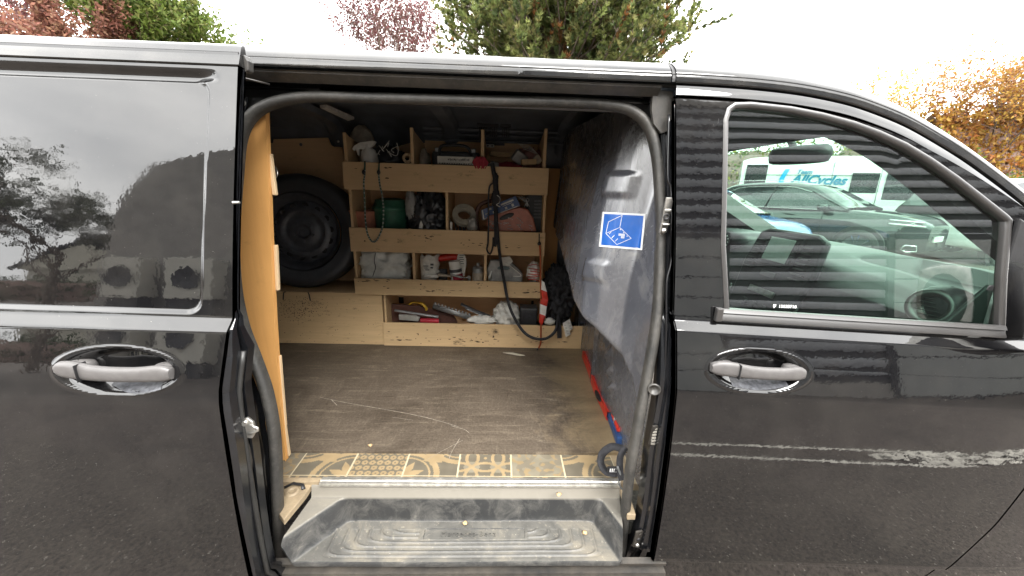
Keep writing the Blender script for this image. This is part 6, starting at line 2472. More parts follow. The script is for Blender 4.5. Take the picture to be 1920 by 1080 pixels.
# ------------------------------------------------------------------ organiser cases and strap by the bulkhead
cz = 0.576
m = MB()
e0, e1 = Vector((0.474, 0.66, cz)), Vector((0.452, 0.33, cz))
u_ = (e1 - e0).normalized(); l_ = (e1 - e0).length; w_ = Vector((-u_.y, u_.x, 0)); w_ = w_ if w_.x > 0 else -w_
def cbx(a, b, c_, d_, z0, z1):
    mm_ = MB(); vs = []
    for x in (a, b):
        for y in (c_, d_):
            for z in (z0, z1):
                vs.append(e0 + u_ * x + w_ * y + Vector((0, 0, z)))
    mm_.add(vs, [(0, 1, 3, 2), (4, 6, 7, 5), (0, 4, 5, 1), (2, 3, 7, 6), (0, 2, 6, 4), (1, 5, 7, 3)])
    return mm_
m = cbx(0.0, l_, -0.010, 0.05, 0.0, 0.035)
mm('blue_plastic', (0.02, 0.06, 0.17), 0.4)
oc_ = item('parts_case', m, 'blue_plastic', 'blue parts case with red trays lying by the bulkhead near the door', 'parts case', smooth=False, bevel=0.006)
for k_ in range(4):
    sub('red_tray', cbx(0.06 + k_ * 0.062, 0.115 + k_ * 0.062, -0.004, 0.045, 0.0352, 0.052), 'red_plastic', oc_, bevel=0.004)
    if k_ < 3:
        sub('tray_divider', cbx(0.1155 + k_ * 0.062, 0.1215 + k_ * 0.062, -0.004, 0.045, 0.0352, 0.056), 'grey_bag', oc_, bevel=0.001)
sub('clear_lid', cbx(0.005, 0.055, -0.006, 0.046, 0.0352, 0.05), 'grey_film', oc_, bevel=0.003)
m = MB()
g0 = [at(1096, 662, 1.13), at(1112, 700, 0.90), at(1120, 722, 0.80), at(1133, 750, 0.68), at(1140, 765, 0.62)]
g0 = [Vector((p.x, p.y, 0.60)) for p in [atz(px, py, 0.60) for px, py in ((1098, 664), (1110, 694), (1120, 725), (1133, 752), (1146, 780))]]
m.sweep(bez(g0, 6), [(-0.030, -0.02), (-0.030, 0.012), (0.018, 0.020), (0.018, -0.02)], pclosed=True, up=(0, 0, 1))
rcs = item('red_level_case', m, 'red_plastic', 'long red plastic case pushed under the bulkhead edge from the rack to the blue case', 'case', smooth=False)
m = MB(); c = atz(1121, 742, 0.615); m.lump(c, (0.010, 0.045, 0.010), amp=0, flat=1); sub('carry_slot', m, 'black', rcs, smooth=True)
# wide strap loop with its buckle
m = MB()
lp_ = [at(px, py, Y) for px, py, Y in ((1166, 842, 0.16), (1148, 838, 0.17), (1130, 850, 0.18), (1126, 868, 0.17), (1135, 884, 0.15), (1152, 888, 0.13), (1160, 880, 0.12))]
m.sweep(bez(lp_, 7), [(-0.012, 0), (-0.012, 0.003), (0.012, 0.003), (0.012, 0)], pclosed=True, up=(0.2, -0.5, 0.85))
ls = item('strap_loop', m, 'black_cloth', 'wide black strap looped on the sill at the foot of the bulkhead', 'strap')
m = MB(); m.sweep(bez([at(px, py, Y) for px, py, Y in ((1173, 838, 0.13), (1163, 855, 0.12), (1162, 880, 0.11), (1166, 900, 0.10))], 6), [(-0.010, 0), (-0.010, 0.003), (0.010, 0.003), (0.010, 0)], pclosed=True)
sub('strap_end', m, 'black_cloth', ls, smooth=True)
c = at(1148, 880, 0.125)
m = MB(); m.box(c.x - 0.016, c.x + 0.016, c.y - 0.004, c.y + 0.004, c.z - 0.009, c.z + 0.009, None); bkl = sub('buckle', m, 'black', ls, bevel=0.002)
m = MB()
for k_ in range(4):
    m.box(c.x - 0.009 + k_ * 0.006, c.x - 0.006 + k_ * 0.006, c.y - 0.0052, c.y - 0.0042, c.z - 0.006, c.z + 0.006)
sub('buckle_bars', m, 'white_vinyl', bkl, kind='stuff')
m = MB(); m.tube(bez([at(px, py, 0.105) for px, py in ((1158, 875), (1163, 890), (1160, 905), (1168, 918), (1172, 905), (1166, 893))], 6), 0.003, 8); sub('steel_hook', m, 'tool_steel', ls, smooth=True)

# ------------------------------------------------------------------ parked vehicles beyond the van
M['car_black'] = mat_paint('dark_grey_car_paint', (0.018, 0.022, 0.024), 1.8, 0.05)
M['car_blue'] = mat_paint('blue_car_paint', (0.02, 0.10, 0.30), 1.7, 0.05)
M['car_white'] = simple('white_vehicle_paint', (0.68, 0.69, 0.68), 0.25, var=0.04, ior=1.6)
M['car_red'] = simple('red_vehicle_paint', (0.34, 0.045, 0.03), 0.25, var=0.1)
M['chrome'] = simple('chrome_trim', (0.75, 0.75, 0.75), 0.12, 0.95, var=0.05)
M['lamp_glass'] = simple('clear_lamp', (0.55, 0.56, 0.56), 0.08, 0.6, var=0.2)
M['teal_vinyl'] = simple('teal_lettering', (0.0, 0.20, 0.34), 0.4, var=0.05)
M['cyan_vinyl'] = simple('cyan_band', (0.0, 0.36, 0.72), 0.4, var=0.05)


def car(name, label, cat, x0, y0, L, W, body, glassx, paint, flip=False, roof_rails=False, wheel_r=0.34, wx=None, clad=False, rim='metal', spokes=5):
    """x0 tail, nose at x0+L, near side at y0. body: list of (t, z_low, z_belt); glassx: list of (t, z_roof) for the cabin, first and last at belt height"""
    root = thing(name, (x0 + L / 2, y0 + W / 2, 0), label, cat)
    ts = [b[0] for b in body]
    st = np.linspace(0, 1, 60)
    lo = np.interp(st, ts, [b[1] for b in body]); be = np.interp(st, ts, [b[2] for b in body])
    kr = np.hanning(7); kr /= kr.sum()
    be = np.convolve(np.pad(be, 3, 'edge'), kr, 'valid')
    P = []
    def xx(t): return x0 + t * L if not flip else x0 + (1 - t) * L
    for t, l, b in zip(st, lo, be):
        e = min(t, 1 - t)
        ins = 0.30 * max(0, (0.07 - e) / 0.07) ** 2 + 0.10 * max(0, (0.2 - e) / 0.2) ** 2
        h = b - l
        sec = [(0.25, l), (0.06, l), (0.0, l + 0.06), (-0.01, l + 0.45 * h), (0.0, l + 0.72 * h), (0.025, l + 0.9 * h), (0.07, b - 0.012), (0.16, b + 0.004), (0.45, b + 0.012)]
        half = [(y0 + ins + a, z) for a, z in sec]
        oth = [(2 * (y0 + W / 2) - y, z) for y, z in half[::-1]]
        for y, z in half + oth:
            P.append((xx(t), y, z))
    m = MB(); nr = 18
    m.grid(P, len(st), nr)
    m.add([P[k] for k in range(nr)], [tuple(range(nr))]); m.add([P[(len(st) - 1) * nr + k] for k in range(nr)], [tuple(range(nr))])
    bo_ = m.build('body', paint, root, smooth=True, auto=50)
    # cabin glass and roof
    tg = np.linspace(glassx[0][0], glassx[-1][0], 30)
    zr2 = np.interp(tg, [g_[0] for g_ in glassx], [g_[1] for g_ in glassx])
    zr2 = np.convolve(np.pad(zr2, 2, 'edge'), np.hanning(7)[1:-1] / np.hanning(7)[1:-1].sum(), 'valid')
    Pg, Pr = [], []
    for t, z in zip(tg, zr2):
        zb = float(np.interp(t, st, be)) + 0.0
        z = max(z, zb + 0.004)
        k = min(1, (z - zb) / 0.45)
        y_b, y_r = y0 + 0.05, y0 + 0.05 + 0.17 * k
        row = [(y_b, zb - 0.01), (y_b + (y_r - y_b) * 0.5 - 0.01, zb + (z - zb) * 0.5), (y_r, z - 0.06 * k), (y_r + 0.05, z - 0.012 * k), (y0 + W / 2, z + 0.012)]
        row = row + [(2 * y0 + W - a, b) for a, b in row[::-1][1:]]
        for a, b in row: Pg.append((xx(t), a, b))
        rr_ = [(y_r - 0.004, z - 0.058 * k), (y_r + 0.05, z - 0.004 * k), (y0 + W / 2, z + 0.024)]
        rr_ = rr_ + [(2 * y0 + W - a, b) for a, b in rr_[::-1][1:]]
        for a, b in rr_: Pr.append((xx(t), a, b))
    m = MB(); m.grid(Pg, len(tg), 9); m.build('window_glass', 'car_glass', root, smooth=True)
    i0 = int(np.argmax(zr2 > zr2.max() - 0.10)); i1 = len(tg) - int(np.argmax(zr2[::-1] > zr2.max() - 0.10))
    m = MB(); m.grid(Pr[i0 * 5:i1 * 5], i1 - i0, 5); m.build('roof', paint, root, smooth=True)
    # pillars
    def gp(t, f, off=0.004):
        i = min(len(tg) - 1, max(0, int(round((t - tg[0]) / (tg[-1] - tg[0]) * (len(tg) - 1)))))
        r_ = Pg[i * 9:(i + 1) * 9]
        a, b = Vector(r_[0]), Vector(r_[2])
        return a.lerp(b, f) + Vector((0, -off, 0))
    return root, dict(xx=xx, gp=gp, be=lambda t: float(np.interp(t, st, be)), lo=lambda t: float(np.interp(t, st, lo)), tg=tg, zr=zr2, W=W, y0=y0, L=L)


def add_wheel(root, x, y0, r, rimmat='metal', spokes=5, arch='black', w=0.2):
    m = MB(); m.lathe([(r + 0.09, 0.0), (r + 0.075, -0.014), (r + 0.015, -0.012), (0.0, -0.012)], (x, y0 - 0.004, r), (0, 1, 0), 36)
    m.build('wheel_arch', arch, root, smooth=True, auto=40)
    m = MB(); m.lathe([(r * .68, -0.01), (r * .72, -0.03), (r * .95, -0.03), (r, -0.015), (r, w), (0.0, w)], (x, y0 - 0.012, r), (0, 1, 0), 36)
    wo = m.build('wheel', 'rubber_clean', root, smooth=True, auto=40)
    m = MB(); m.lathe([(0.0, -0.012), (r * .70, -0.006), (r * .70, -0.022), (r * .73, -0.034)], (x, y0 - 0.014, r), (0, 1, 0), 36)
    ri = m.build('rim', 'dark_tool', wo, smooth=True, auto=40)
    for k in range(spokes):
        a = 2 * math.pi * k / spokes + 0.5
        u = Vector((math.cos(a), 0, math.sin(a))); v = Vector((-math.sin(a), 0, math.cos(a)))
        m = MB(); c = Vector((x, y0 - 0.034, r))
        for s in (-1, 1):
            m.add([c + u * 0.04, c + u * r * .68 + v * s * r * 0.20, c + u * r * .70 + v * s * r * 0.13, c + u * 0.06 + v * s * 0.01], [(0, 1, 2, 3)])
        m.build('spoke', rimmat, wo, solid=0.008)
    m = MB(); m.lathe([(0, -0.004), (r * .16, 0)], (x, y0 - 0.040, r), (0, 1, 0), 16); m.build('hub_cap', rimmat, wo, smooth=True)


# dark SUV, side on, nose to the right
Y1 = 5.6
SX0, SL = 3.55, 4.45
suv, I = car('parked_suv', 'dark grey parked SUV with roof rails seen through the windscreen', 'suv', SX0, Y1, SL, 1.85,
             [(0.0, 0.42, 0.98), (0.03, 0.34, 1.04), (0.2, 0.30, 1.06), (0.5, 0.30, 1.07), (0.68, 0.30, 1.09), (0.75, 0.30, 1.10), (0.9, 0.30, 1.04), (0.97, 0.32, 0.96), (1.0, 0.40, 0.84)],
             [(0.02, 1.10), (0.07, 1.46), (0.14, 1.60), (0.3, 1.655), (0.46, 1.655), (0.56, 1.57), (0.73, 1.12)], 'car_black')
xx, gp, be = I['xx'], I['gp'], I['be']
for x in (0.195, 0.80):
    add_wheel(suv, xx(x), Y1, 0.36, 'chrome', 5)
def strip_on(root, name, pts, r, mat, flat=0.5, sub_=6):
    m = MB(); m.tube(bez(pts, sub_), r, 8, flat=flat); return m.build(name, mat, root, smooth=True)
strip_on(suv, 'window_chrome', [gp(0.10, 0.06, .012), gp(0.3, 0.02, .012), gp(0.5, 0.02, .012), gp(0.66, 0.02, .012)], 0.012, 'chrome')
strip_on(suv, 'window_chrome', [gp(0.10, 0.06, .012), gp(0.105, 0.5, .014), gp(0.16, 0.86, .014), gp(0.3, 0.93, .014), gp(0.45, 0.93, .014), gp(0.56, 0.88, .012)], 0.012, 'chrome')
strip_on(suv, 'front_pillar', [gp(0.56, 0.97, .006), gp(0.64, 0.9, .006), gp(0.72, 0.4, .008)], 0.03, 'car_black')
for t, w in ((0.21, 0.014), (0.375, 0.035)):
    m = MB(); m.tube([gp(t, 0.02, .004), gp(t + 0.01, 0.95, .004)], w, 8, flat=0.3); m.build('door_pillar', 'black', suv, smooth=True)
strip_on(suv, 'roof_rail', [Vector((xx(0.12), Y1 + 0.20, 1.62)), Vector((xx(0.2), Y1 + 0.19, 1.685)), Vector((xx(0.4), Y1 + 0.19, 1.70)), Vector((xx(0.52), Y1 + 0.19, 1.665))], 0.016, 'chrome')
m = MB(); m.lump((xx(0.645), Y1 - 0.10, 1.13), (0.09, 0.11, 0.075), amp=0.05, box=0.4, flat=1); m.tube([(xx(0.645), Y1, 1.07), (xx(0.645), Y1 + 0.08, 1.06)], 0.03, 8); m.build('door_mirror', 'car_black', suv, smooth=True)
for t in (0.30, 0.47):
    m = MB(); m.tube([(xx(t), Y1 - 0.028, 0.955), (xx(t + 0.045), Y1 - 0.028, 0.95)], 0.014, 8, flat=0.8); m.build('door_handle', 'car_black', suv, smooth=True)
for t in (0.375, 0.64, 0.17):
    m = MB(); m.tube([(xx(t), Y1 - 0.006, 1.03), (xx(t), Y1 - 0.016, 0.7), (xx(t + .01), Y1 - 0.006, 0.42)], 0.004, 5); m.build('door_joint', 'black', suv)
m = MB(); m.box(xx(0.3), xx(0.68), Y1 - 0.022, Y1 + 0.0, 0.36, 0.48); m.build('side_bump_strip', 'dark_tool', suv, bevel=0.02)
for dz, r_ in ((0.0, 0.018), (-0.075, 0.03)):
    strip_on(suv, 'headlight' if dz else 'daytime_lamp', [(xx(0.885), Y1 + 0.035, 0.955 + dz), (xx(0.94), Y1 + 0.09, 0.945 + dz), (xx(0.985), Y1 + 0.30, 0.925 + dz)], r_, 'lamp_glass', 0.9)
for k_ in range(4):
    strip_on(suv, 'grille_bar', [(xx(0.965), Y1 + 0.24, 0.86 - k_ * 0.055), (xx(0.998), Y1 + 0.5, 0.85 - k_ * 0.055), (xx(1.003), Y1 + 0.92, 0.85 - k_ * 0.055)], 0.011, 'trim')
m = MB(); m.box(xx(1.0), xx(1.006), Y1 + 0.62, Y1 + 1.14, 0.56, 0.67); m.build('number_plate', 'white_plastic', suv, bevel=0.004)
m = MB(); m.tube([(xx(.955), Y1 + .06, .50), (xx(.985), Y1 + .14, .50), (xx(.99), Y1 + .16, .40), (xx(.96), Y1 + .08, .38), (xx(.945), Y1 + .05, .42)], 0.014, 8, closed=True); m.build('fog_lamp_surround', 'chrome', suv, smooth=True)
def put(root, ang, local, worldpt, z0):
    ca, sa = math.cos(ang), math.sin(ang)
    root.rotation_euler = (0, 0, ang)
    root.location = (worldpt[0] - (ca * local[0] - sa * local[1]), worldpt[1] - (sa * local[0] + ca * local[1]), z0)


# bare arms: wiper
m = MB(); m.tube([gp(0.72, .3, .0) + Vector((0, .3, 0)), gp(0.69, .7, 0) + Vector((0, .7, .02))], 0.008, 6); m.build('wiper', 'black', suv)
put(suv, math.atan2(-0.89, 0.45), (0.30 * SL, -0.925), (7.3, 6.6), 0.15)

# white van with lettering
Y2 = 8.6
VX0 = 6.05
vL = 6.1
lv = thing('lettered_van', (VX0 + vL / 2, Y2 + 1.0, 0), 'white high-roof van with blue lettering on its side behind the dark SUV', 'van')
m = MB(); P = []
sxs = [0.0, 0.02, 0.10, 0.4, 0.62, 0.70, 0.76, 0.82, 0.90, 0.94, 0.98, 1.0]
top = [2.40, 2.50, 2.55, 2.56, 2.54, 2.48, 2.30, 1.95, 1.38, 1.28, 1.10, 0.75]
st = np.linspace(0, 1, 70)
tz = np.interp(st, sxs, top); kr = np.hanning(7); kr /= kr.sum(); tz = np.convolve(np.pad(tz, 3, 'edge'), kr, 'valid')
for t, z in zip(st, tz):
    ins = 0.22 * max(0, (t - 0.92) / 0.08) ** 2
    sec = [(0.3, 0.35), (0.03, 0.35), (0.0, 0.45), (0.0, 0.9), (0.01, min(z - .1, 1.3)), (0.04, max(0.5, z - 0.45) if z > 1.8 else z - 0.08), (0.09, z - 0.12 if z > 1.8 else z - 0.05), (0.18, z - 0.03), (0.5, z)]
    half = [(Y2 + ins + a, b) for a, b in sec]; oth = [(2 * Y2 + 2.0 - a, b) for a, b in half[::-1]]
    for a, b in half + oth: P.append((VX0 + t * vL, a, b))
m.grid(P, len(st), 18); m.add(P[:18], [tuple(range(18))])
m.build('body', 'car_white', lv, smooth=True, auto=50)
for (t0, t1, z0, z1, mat_) in ((0.02, 0.115, 1.25, 2.28, 'car_glass'), (0.46, 0.56, 1.50, 2.05, 'car_glass')):
    m = MB(); m.prism([(VX0 + t0 * vL, z0), (VX0 + t1 * vL, z0), (VX0 + t1 * vL, z1), (VX0 + t0 * vL, z1)], 0, 0.012, (0, Y2 + 0.016, 0), (1, 0, 0), (0, 0, 1)); m.build('side_window', mat_, lv, bevel=0.004)
m = MB(); m.prism([(VX0 + .585 * vL, 1.32), (VX0 + .86 * vL, 1.32), (VX0 + .80 * vL, 1.68), (VX0 + .74 * vL, 2.02), (VX0 + .585 * vL, 2.05)], 0, 0.012, (0, Y2 + 0.018, 0), (1, 0, 0), (0, 0, 1)); m.build('door_window', 'car_glass', lv, bevel=0.004)
for t in (0.385, 0.565):
    m = MB(); m.tube([(VX0 + t * vL, Y2 - 0.002, 0.45), (VX0 + t * vL, Y2 + 0.0, 1.3), (VX0 + t * vL, Y2 + 0.055, 2.36)], 0.007, 5); m.build('door_joint', 'dark_tool', lv)
m = MB(); m.tube([(VX0 + .1 * vL, Y2 + 0.022, 1.98), (VX0 + .56 * vL, Y2 + 0.022, 1.98)], 0.006, 5); m.build('body_crease', 'trim', lv)
m = MB(); m.lump((VX0 + .80 * vL, Y2 - 0.13, 1.50), (0.07, 0.10, 0.17), amp=0, box=.5, flat=1); m.build('door_mirror', 'black', lv, smooth=True)
for x in (0.2, 0.865):
    add_wheel(lv, VX0 + x * vL, Y2 + 0.0, 0.34, 'metal', 8, 'car_white')
m = MB(); m.prism([(VX0 + 1.03, 1.55), (VX0 + 1.16, 1.55), (VX0 + 1.19, 1.9), (VX0 + 1.28, 2.15), (VX0 + 1.16, 2.15), (VX0 + 1.07, 1.9)], 0, 0.004, (0, Y2 - 0.002 + 0.01, 0), (1, 0, 0), (0, 0, 1))
m.build('cyan_band', 'cyan_vinyl', lv)
lt_ = MB()
add_text(lt_, 'AllCycles', (VX0 + 1.36, Y2 + 0.012, 1.74), (1, 0, -0.02), (0, 0, 1), 0.36, shear=0.32, bold=0.012, spacing=0.98)
lt_.build('team_lettering', 'teal_vinyl', lv)
lt_ = MB()
add_text(lt_, 'Team', (VX0 + 1.46, Y2 + 0.016, 2.02), (1, 0, -0.02), (0, 0, 1), 0.17, shear=0.32, bold=0.006)
lt_.build('team_lettering', 'teal_vinyl', lv)
put(lv, math.atan2(-0.5, 0.866), (0.365 * vL, -1.0), (12.35, 9.02), 0.152)

# small blue car in front, and a red one whose tail shows at the left
bc, I = car('blue_car', 'light blue small car whose bonnet shows before the dark SUV', 'car', 1.05, 3.75, 3.35, 1.60,
            [(0.0, 0.4, 0.9), (0.1, 0.3, 0.96), (0.6, 0.3, 0.98), (0.72, 0.3, 0.99), (0.9, 0.3, 0.90), (0.97, 0.32, 0.78), (1.0, 0.4, 0.62)],
            [(0.02, 1.0), (0.12, 1.38), (0.3, 1.46), (0.5, 1.44), (0.73, 1.0)], 'car_blue')
add_wheel(bc, I['xx'](0.2), 3.75, 0.29); add_wheel(bc, I['xx'](0.81), 3.75, 0.29)
m = MB(); m.lump((I['xx'](0.955), 3.75 + 0.13, 0.72), (0.12, 0.07, 0.06), amp=0, flat=1); m.build('headlight', 'lamp_glass', bc, smooth=True)
m = MB(); m.lathe([(0, -0.006), (0.03, -0.004), (0.04, 0.0)], (I['xx'](0.985), 3.75 + 0.45, 0.79), (-1, 0.3, -0.4), 16); m.build('bonnet_badge', 'chrome', bc, smooth=True)
put(bc, math.atan2(-0.89, 0.45), (0.5 * 3.35, 0), (4.75, 4.95), 0.15)
rc_, I = car('red_car', 'red parked car whose corner shows at the left behind the dark SUV', 'car', 4.6, 11.2, 4.2, 1.75,
             [(0.0, 0.4, 0.9), (0.1, 0.3, 1.0), (0.6, 0.3, 1.02), (0.75, 0.3, 1.03), (0.95, 0.3, 0.92), (1.0, 0.4, 0.65)],
             [(0.02, 1.0), (0.12, 1.40), (0.3, 1.48), (0.5, 1.46), (0.75, 1.05)], 'car_red')
add_wheel(rc_, I['xx'](0.2), 11.2, 0.31); add_wheel(rc_, I['xx'](0.8), 11.2, 0.31)
rc_.location.z = 0.152
wc_, I = car('white_car', 'white tall car parked at the right edge below the autumn hedge', 'car', 10.0, 6.9, 4.4, 1.8,
             [(0.0, 0.4, 0.95), (0.1, 0.3, 1.0), (0.6, 0.3, 1.02), (0.75, 0.3, 1.03), (0.95, 0.3, 0.92), (1.0, 0.4, 0.65)],
             [(0.01, 1.05), (0.05, 1.72), (0.3, 1.86), (0.55, 1.83), (0.78, 1.05)], 'car_white')
add_wheel(wc_, I['xx'](0.2), 6.9, 0.31); add_wheel(wc_, I['xx'](0.8), 6.9, 0.31)
wc_.location.z = 0.15

# ------------------------------------------------------------------ trees, hedges
def leaf_quads(m, p, size, rnd, cols, n=1):
    for _ in range(n):
        d = Vector((rnd.gauss(0, 1), rnd.gauss(0, 1), rnd.gauss(0, 1)))
        d = d.normalized() if d.length > 0 else Vector((1, 0, 0))
        e = d.orthogonal().normalized()
        e.rotate(Matrix.Rotation(rnd.uniform(0, 6.28), 3, d))
        s = size * rnd.uniform(0.6, 1.3)
        q = p + Vector((rnd.gauss(0, size), rnd.gauss(0, size), rnd.gauss(0, size)))
        c = rnd.choice(cols)
        k = rnd.uniform(0.75, 1.25)
        m.add([q - d * s, q + e * s * .45, q + d * s, q - e * s * .45], [(0, 1, 2, 3)], (c[0] * k, c[1] * k, c[2] * k))


def tree(name, label, base, height, spread, seed, cols, leafsize, leaves, levels=5, trunk_r=0.16, up=0.35, split=3, bark='bark', twiggy=0.004, first=0.25, group=None, wind=0.0):
    rnd = random.Random(seed)
    root = thing(name, base, label, 'tree', group)
    tm = MB(); tips = []; fine = MB()
    def grow(p, d, l, r, lev):
        pts = [p]; q = p; dd = d
        n = 4
        for i in range(n):
            dd = (dd + Vector((rnd.gauss(0, .10) + wind * .05, rnd.gauss(0, .10), rnd.gauss(0, .08) + up * 0.06))).normalized()
            q = q + dd * (l / n); pts.append(q)
        rs = [r * (1 - 0.45 * i / n) for i in range(n + 1)]
        (tm if lev < 3 else fine).tube(pts, rs, 6 if lev < 2 else 4 if lev < 3 else 3, caps=False)
        if lev >= levels:
            tips.append((pts[-1], dd)); tips.append((pts[2], dd)); return
        if lev >= levels - 1:
            tips.append((pts[3], dd))
        k = split + (1 if rnd.random() < .5 else 0)
        for j in range(k):
            f = 1.0 if j == 0 else rnd.uniform(0.35, 1.0)
            pi = pts[min(n, int(round(f * n)))]
            ax_ = dd.orthogonal().normalized(); ax_.rotate(Matrix.Rotation(rnd.uniform(0, 6.28), 3, dd))
            nd = (dd + ax_ * rnd.uniform(0.45, 1.0) * spread + Vector((0, 0, up * 0.3))).normalized()
            grow(pi, nd, l * rnd.uniform(0.62, 0.82), max(twiggy, r * 0.55 * (0.75 if j else 1)), lev + 1)
    b = Vector(base)
    grow(b, Vector((0.02, 0, 1)), height * first, trunk_r, 0)
    to = tm.build('trunk', bark, root, smooth=True)
    fo = fine.build('twigs', 'twig', root, kind='stuff')
    lm = MB()
    for _ in range(leaves):
        p, d = rnd.choice(tips)
        leaf_quads(lm, p + d * rnd.uniform(-0.3, 0.3), leafsize, rnd, cols)
    lm.build('crown', 'leaf', root, kind='stuff')
    return root, tips


# pine: whorled limbs carrying tufts of needles
def pine(name, label, base, height, radius, seed):
    rnd = random.Random(seed)
    root = thing(name, base, label, 'tree')
    b = Vector(base)
    tm = MB(); nm = MB()
    tm.tube([b, b + Vector((0.1, 0, height * .35)), b + Vector((-0.1, 0.05, height * .7)), b + Vector((0, 0, height))], [0.28, 0.22, 0.13, 0.03], 10)
    greens = [(0.15, 0.18, 0.055), (0.18, 0.20, 0.065), (0.12, 0.15, 0.05), (0.23, 0.22, 0.085), (0.08, 0.11, 0.04)]
    browns = [(0.24, 0.11, 0.04), (0.18, 0.095, 0.04)]
    nb = 250
    for i in range(nb):
        h = rnd.uniform(0.34, 0.86)
        rad = radius * (1.0 - 0.35 * h) * (1.15 - (h - 0.45) ** 2) * rnd.uniform(0.75, 1.05)
        a = i * 2.399 + rnd.uniform(-.3, .3)
        o = b + Vector((0, 0, height * h))
        d = Vector((math.cos(a), math.sin(a), rnd.uniform(0.0, 0.35)))
        pts = [o]; q = o
        for s in range(6):
            d = (d + Vector((rnd.gauss(0, .12), rnd.gauss(0, .12), 0.07))).normalized()
            q = q + d * rad / 6; pts.append(q)
        tm.tube(pts, [0.05, 0.042, 0.035, 0.028, 0.02, 0.014, 0.008], 5, caps=False)
        for s in range(2, 7):
            for _ in range(5):
                side = d.orthogonal().normalized(); side.rotate(Matrix.Rotation(rnd.uniform(0, 6.28), 3, d))
                l = rad * rnd.uniform(0.10, 0.22)
                e = (d * 0.7 + side * 0.8 + Vector((0, 0, 0.55))).normalized()
                p0 = pts[s]; p1 = p0 + e * l
                tm.tube([p0, p1], [0.010, 0.005], 3, caps=False)
                nt_ = 5
                brown = rnd.random() < (0.12 if s < 4 else 0.02)
                for k in range(nt_):
                    c = p0.lerp(p1, (k + 1) / nt_)
                    colr = rnd.choice(browns if brown else greens)
                    kk = rnd.uniform(.8, 1.5)
                    colr = tuple(x * kk for x in colr)
                    for j in range(20):
                        w = rnd.uniform(0, 6.28)
                        u = e.orthogonal().normalized(); u.rotate(Matrix.Rotation(w, 3, e))
                        dirn = (e * rnd.uniform(0.5, 1.2) + u * rnd.uniform(0.4, 0.9)).normalized()
                        ln_ = rnd.uniform(0.10, 0.19)
                        s_ = dirn.cross(e).normalized() * 0.020
                        nm.add([c - s_, c + s_, c + dirn * ln_], [(0, 1, 2)], colr)
    tm.build('trunk', 'bark', root, smooth=True)
    nm.build('crown', 'leaf', root, kind='stuff')
    return root


pine('pine_tree', 'large green pine tree rising behind the middle of the van', (1.95, 13.2, 0), 10.6, 4.35, 5)
pinkish = [(0.12, 0.05, 0.055), (0.16, 0.08, 0.07), (0.10, 0.05, 0.045), (0.18, 0.05, 0.06)]
tree('bare_tree', 'bare tree with sparse purple leaves left of the pine', (-5.0, 15.5, 0), 12.4, 0.7, 21, pinkish, 0.06, 12000, 6, 0.12, 0.5, 3, first=0.30)
tree('purple_tree', 'thin-leaved purplish tree at the left edge behind the van', (-15.6, 13.6, 0), 11.6, 0.95, 9, pinkish, 0.05, 9000, 6, 0.16, 0.5, 2, first=0.28)
tree('green_tree', 'bushy green tree with a reddish lower side at the top left', (-13.5, 15.0, 0), 13.6, 0.40, 14, [(0.10, 0.14, 0.025), (0.13, 0.17, 0.035), (0.08, 0.12, 0.02), (0.16, 0.17, 0.05)], 0.085, 36000, 6, 0.18, 0.5, 3, first=0.24)
tree('reddish_tree', 'short reddish brown tree below the green tree at the top left', (-12.0, 13.0, 0), 10.6, 0.6, 35, [(0.22, 0.09, 0.065), (0.26, 0.12, 0.08), (0.18, 0.08, 0.06), (0.26, 0.15, 0.09)], 0.07, 20000, 5, 0.12, 0.3, 3, first=0.25)
autumn = [(0.33, 0.17, 0.035), (0.36, 0.21, 0.05), (0.28, 0.11, 0.03), (0.24, 0.11, 0.04), (0.38, 0.25, 0.05)]
tree('autumn_tree', 'half bare tree with yellow tips above the front door', (21.2, 21.5, 0), 12.5, 0.75, 3, [(0.45, 0.27, 0.05), (0.5, 0.32, 0.06), (0.38, 0.2, 0.06)], 0.08, 4500, 6, 0.16, 0.35, 3, first=0.25)
tree('orange_tree', 'tall orange-leaved tree at the right edge of the picture', (28.0, 19.2, 0), 12.2, 0.8, 17, autumn, 0.085, 9000, 6, 0.2, 0.35, 3, first=0.25)


def hedge(name, label, x0, x1, y0, y1, z0, z1, cols, n, size, seed, bump=0.25):
    rnd = random.Random(seed)
    root = thing(name, ((x0 + x1) / 2, (y0 + y1) / 2, z0), label, 'hedge')
    core = MB()
    P = []
    nx = 24
    for i in range(nx):
        x = x0 + (x1 - x0) * i / (nx - 1)
        h = (z1 - z0) * (1 - bump * 0.8 + bump * noise.noise(Vector((x * .7, seed, 0))))
        for (a, b) in ((0.1, 0.0), (0.06, .5), (0.2, .85), (.5, .93), (.8, .85), (.94, .5), (.9, 0)):
            P.append((x, y0 + (y1 - y0) * a, z0 + h * b * .93))
    core.grid(P, nx, 7)
    core.build('branches', 'twig', root, smooth=True)
    lm = MB()
    for _ in range(n):
        u = rnd.random(); x = x0 + (x1 - x0) * u
        h = (z1 - z0) * (1 - bump * 0.8 + bump * noise.noise(Vector((x * .7, seed, 0))) + 0.10 * bump * noise.noise(Vector((x * 4, seed, 0))))
        w = rnd.uniform(0, math.pi)
        y = (y0 + y1) / 2 - (y1 - y0) / 2 * math.cos(w) * rnd.uniform(0.8, 1.05)
        z = z0 + h * min(1.0, (math.sin(w) ** 0.5) * rnd.uniform(0.15, 1.05))
        leaf_quads(lm, Vector((x, y, z)), size, rnd, cols)
    lm.build('foliage', 'leaf', root, kind='stuff')
    return root


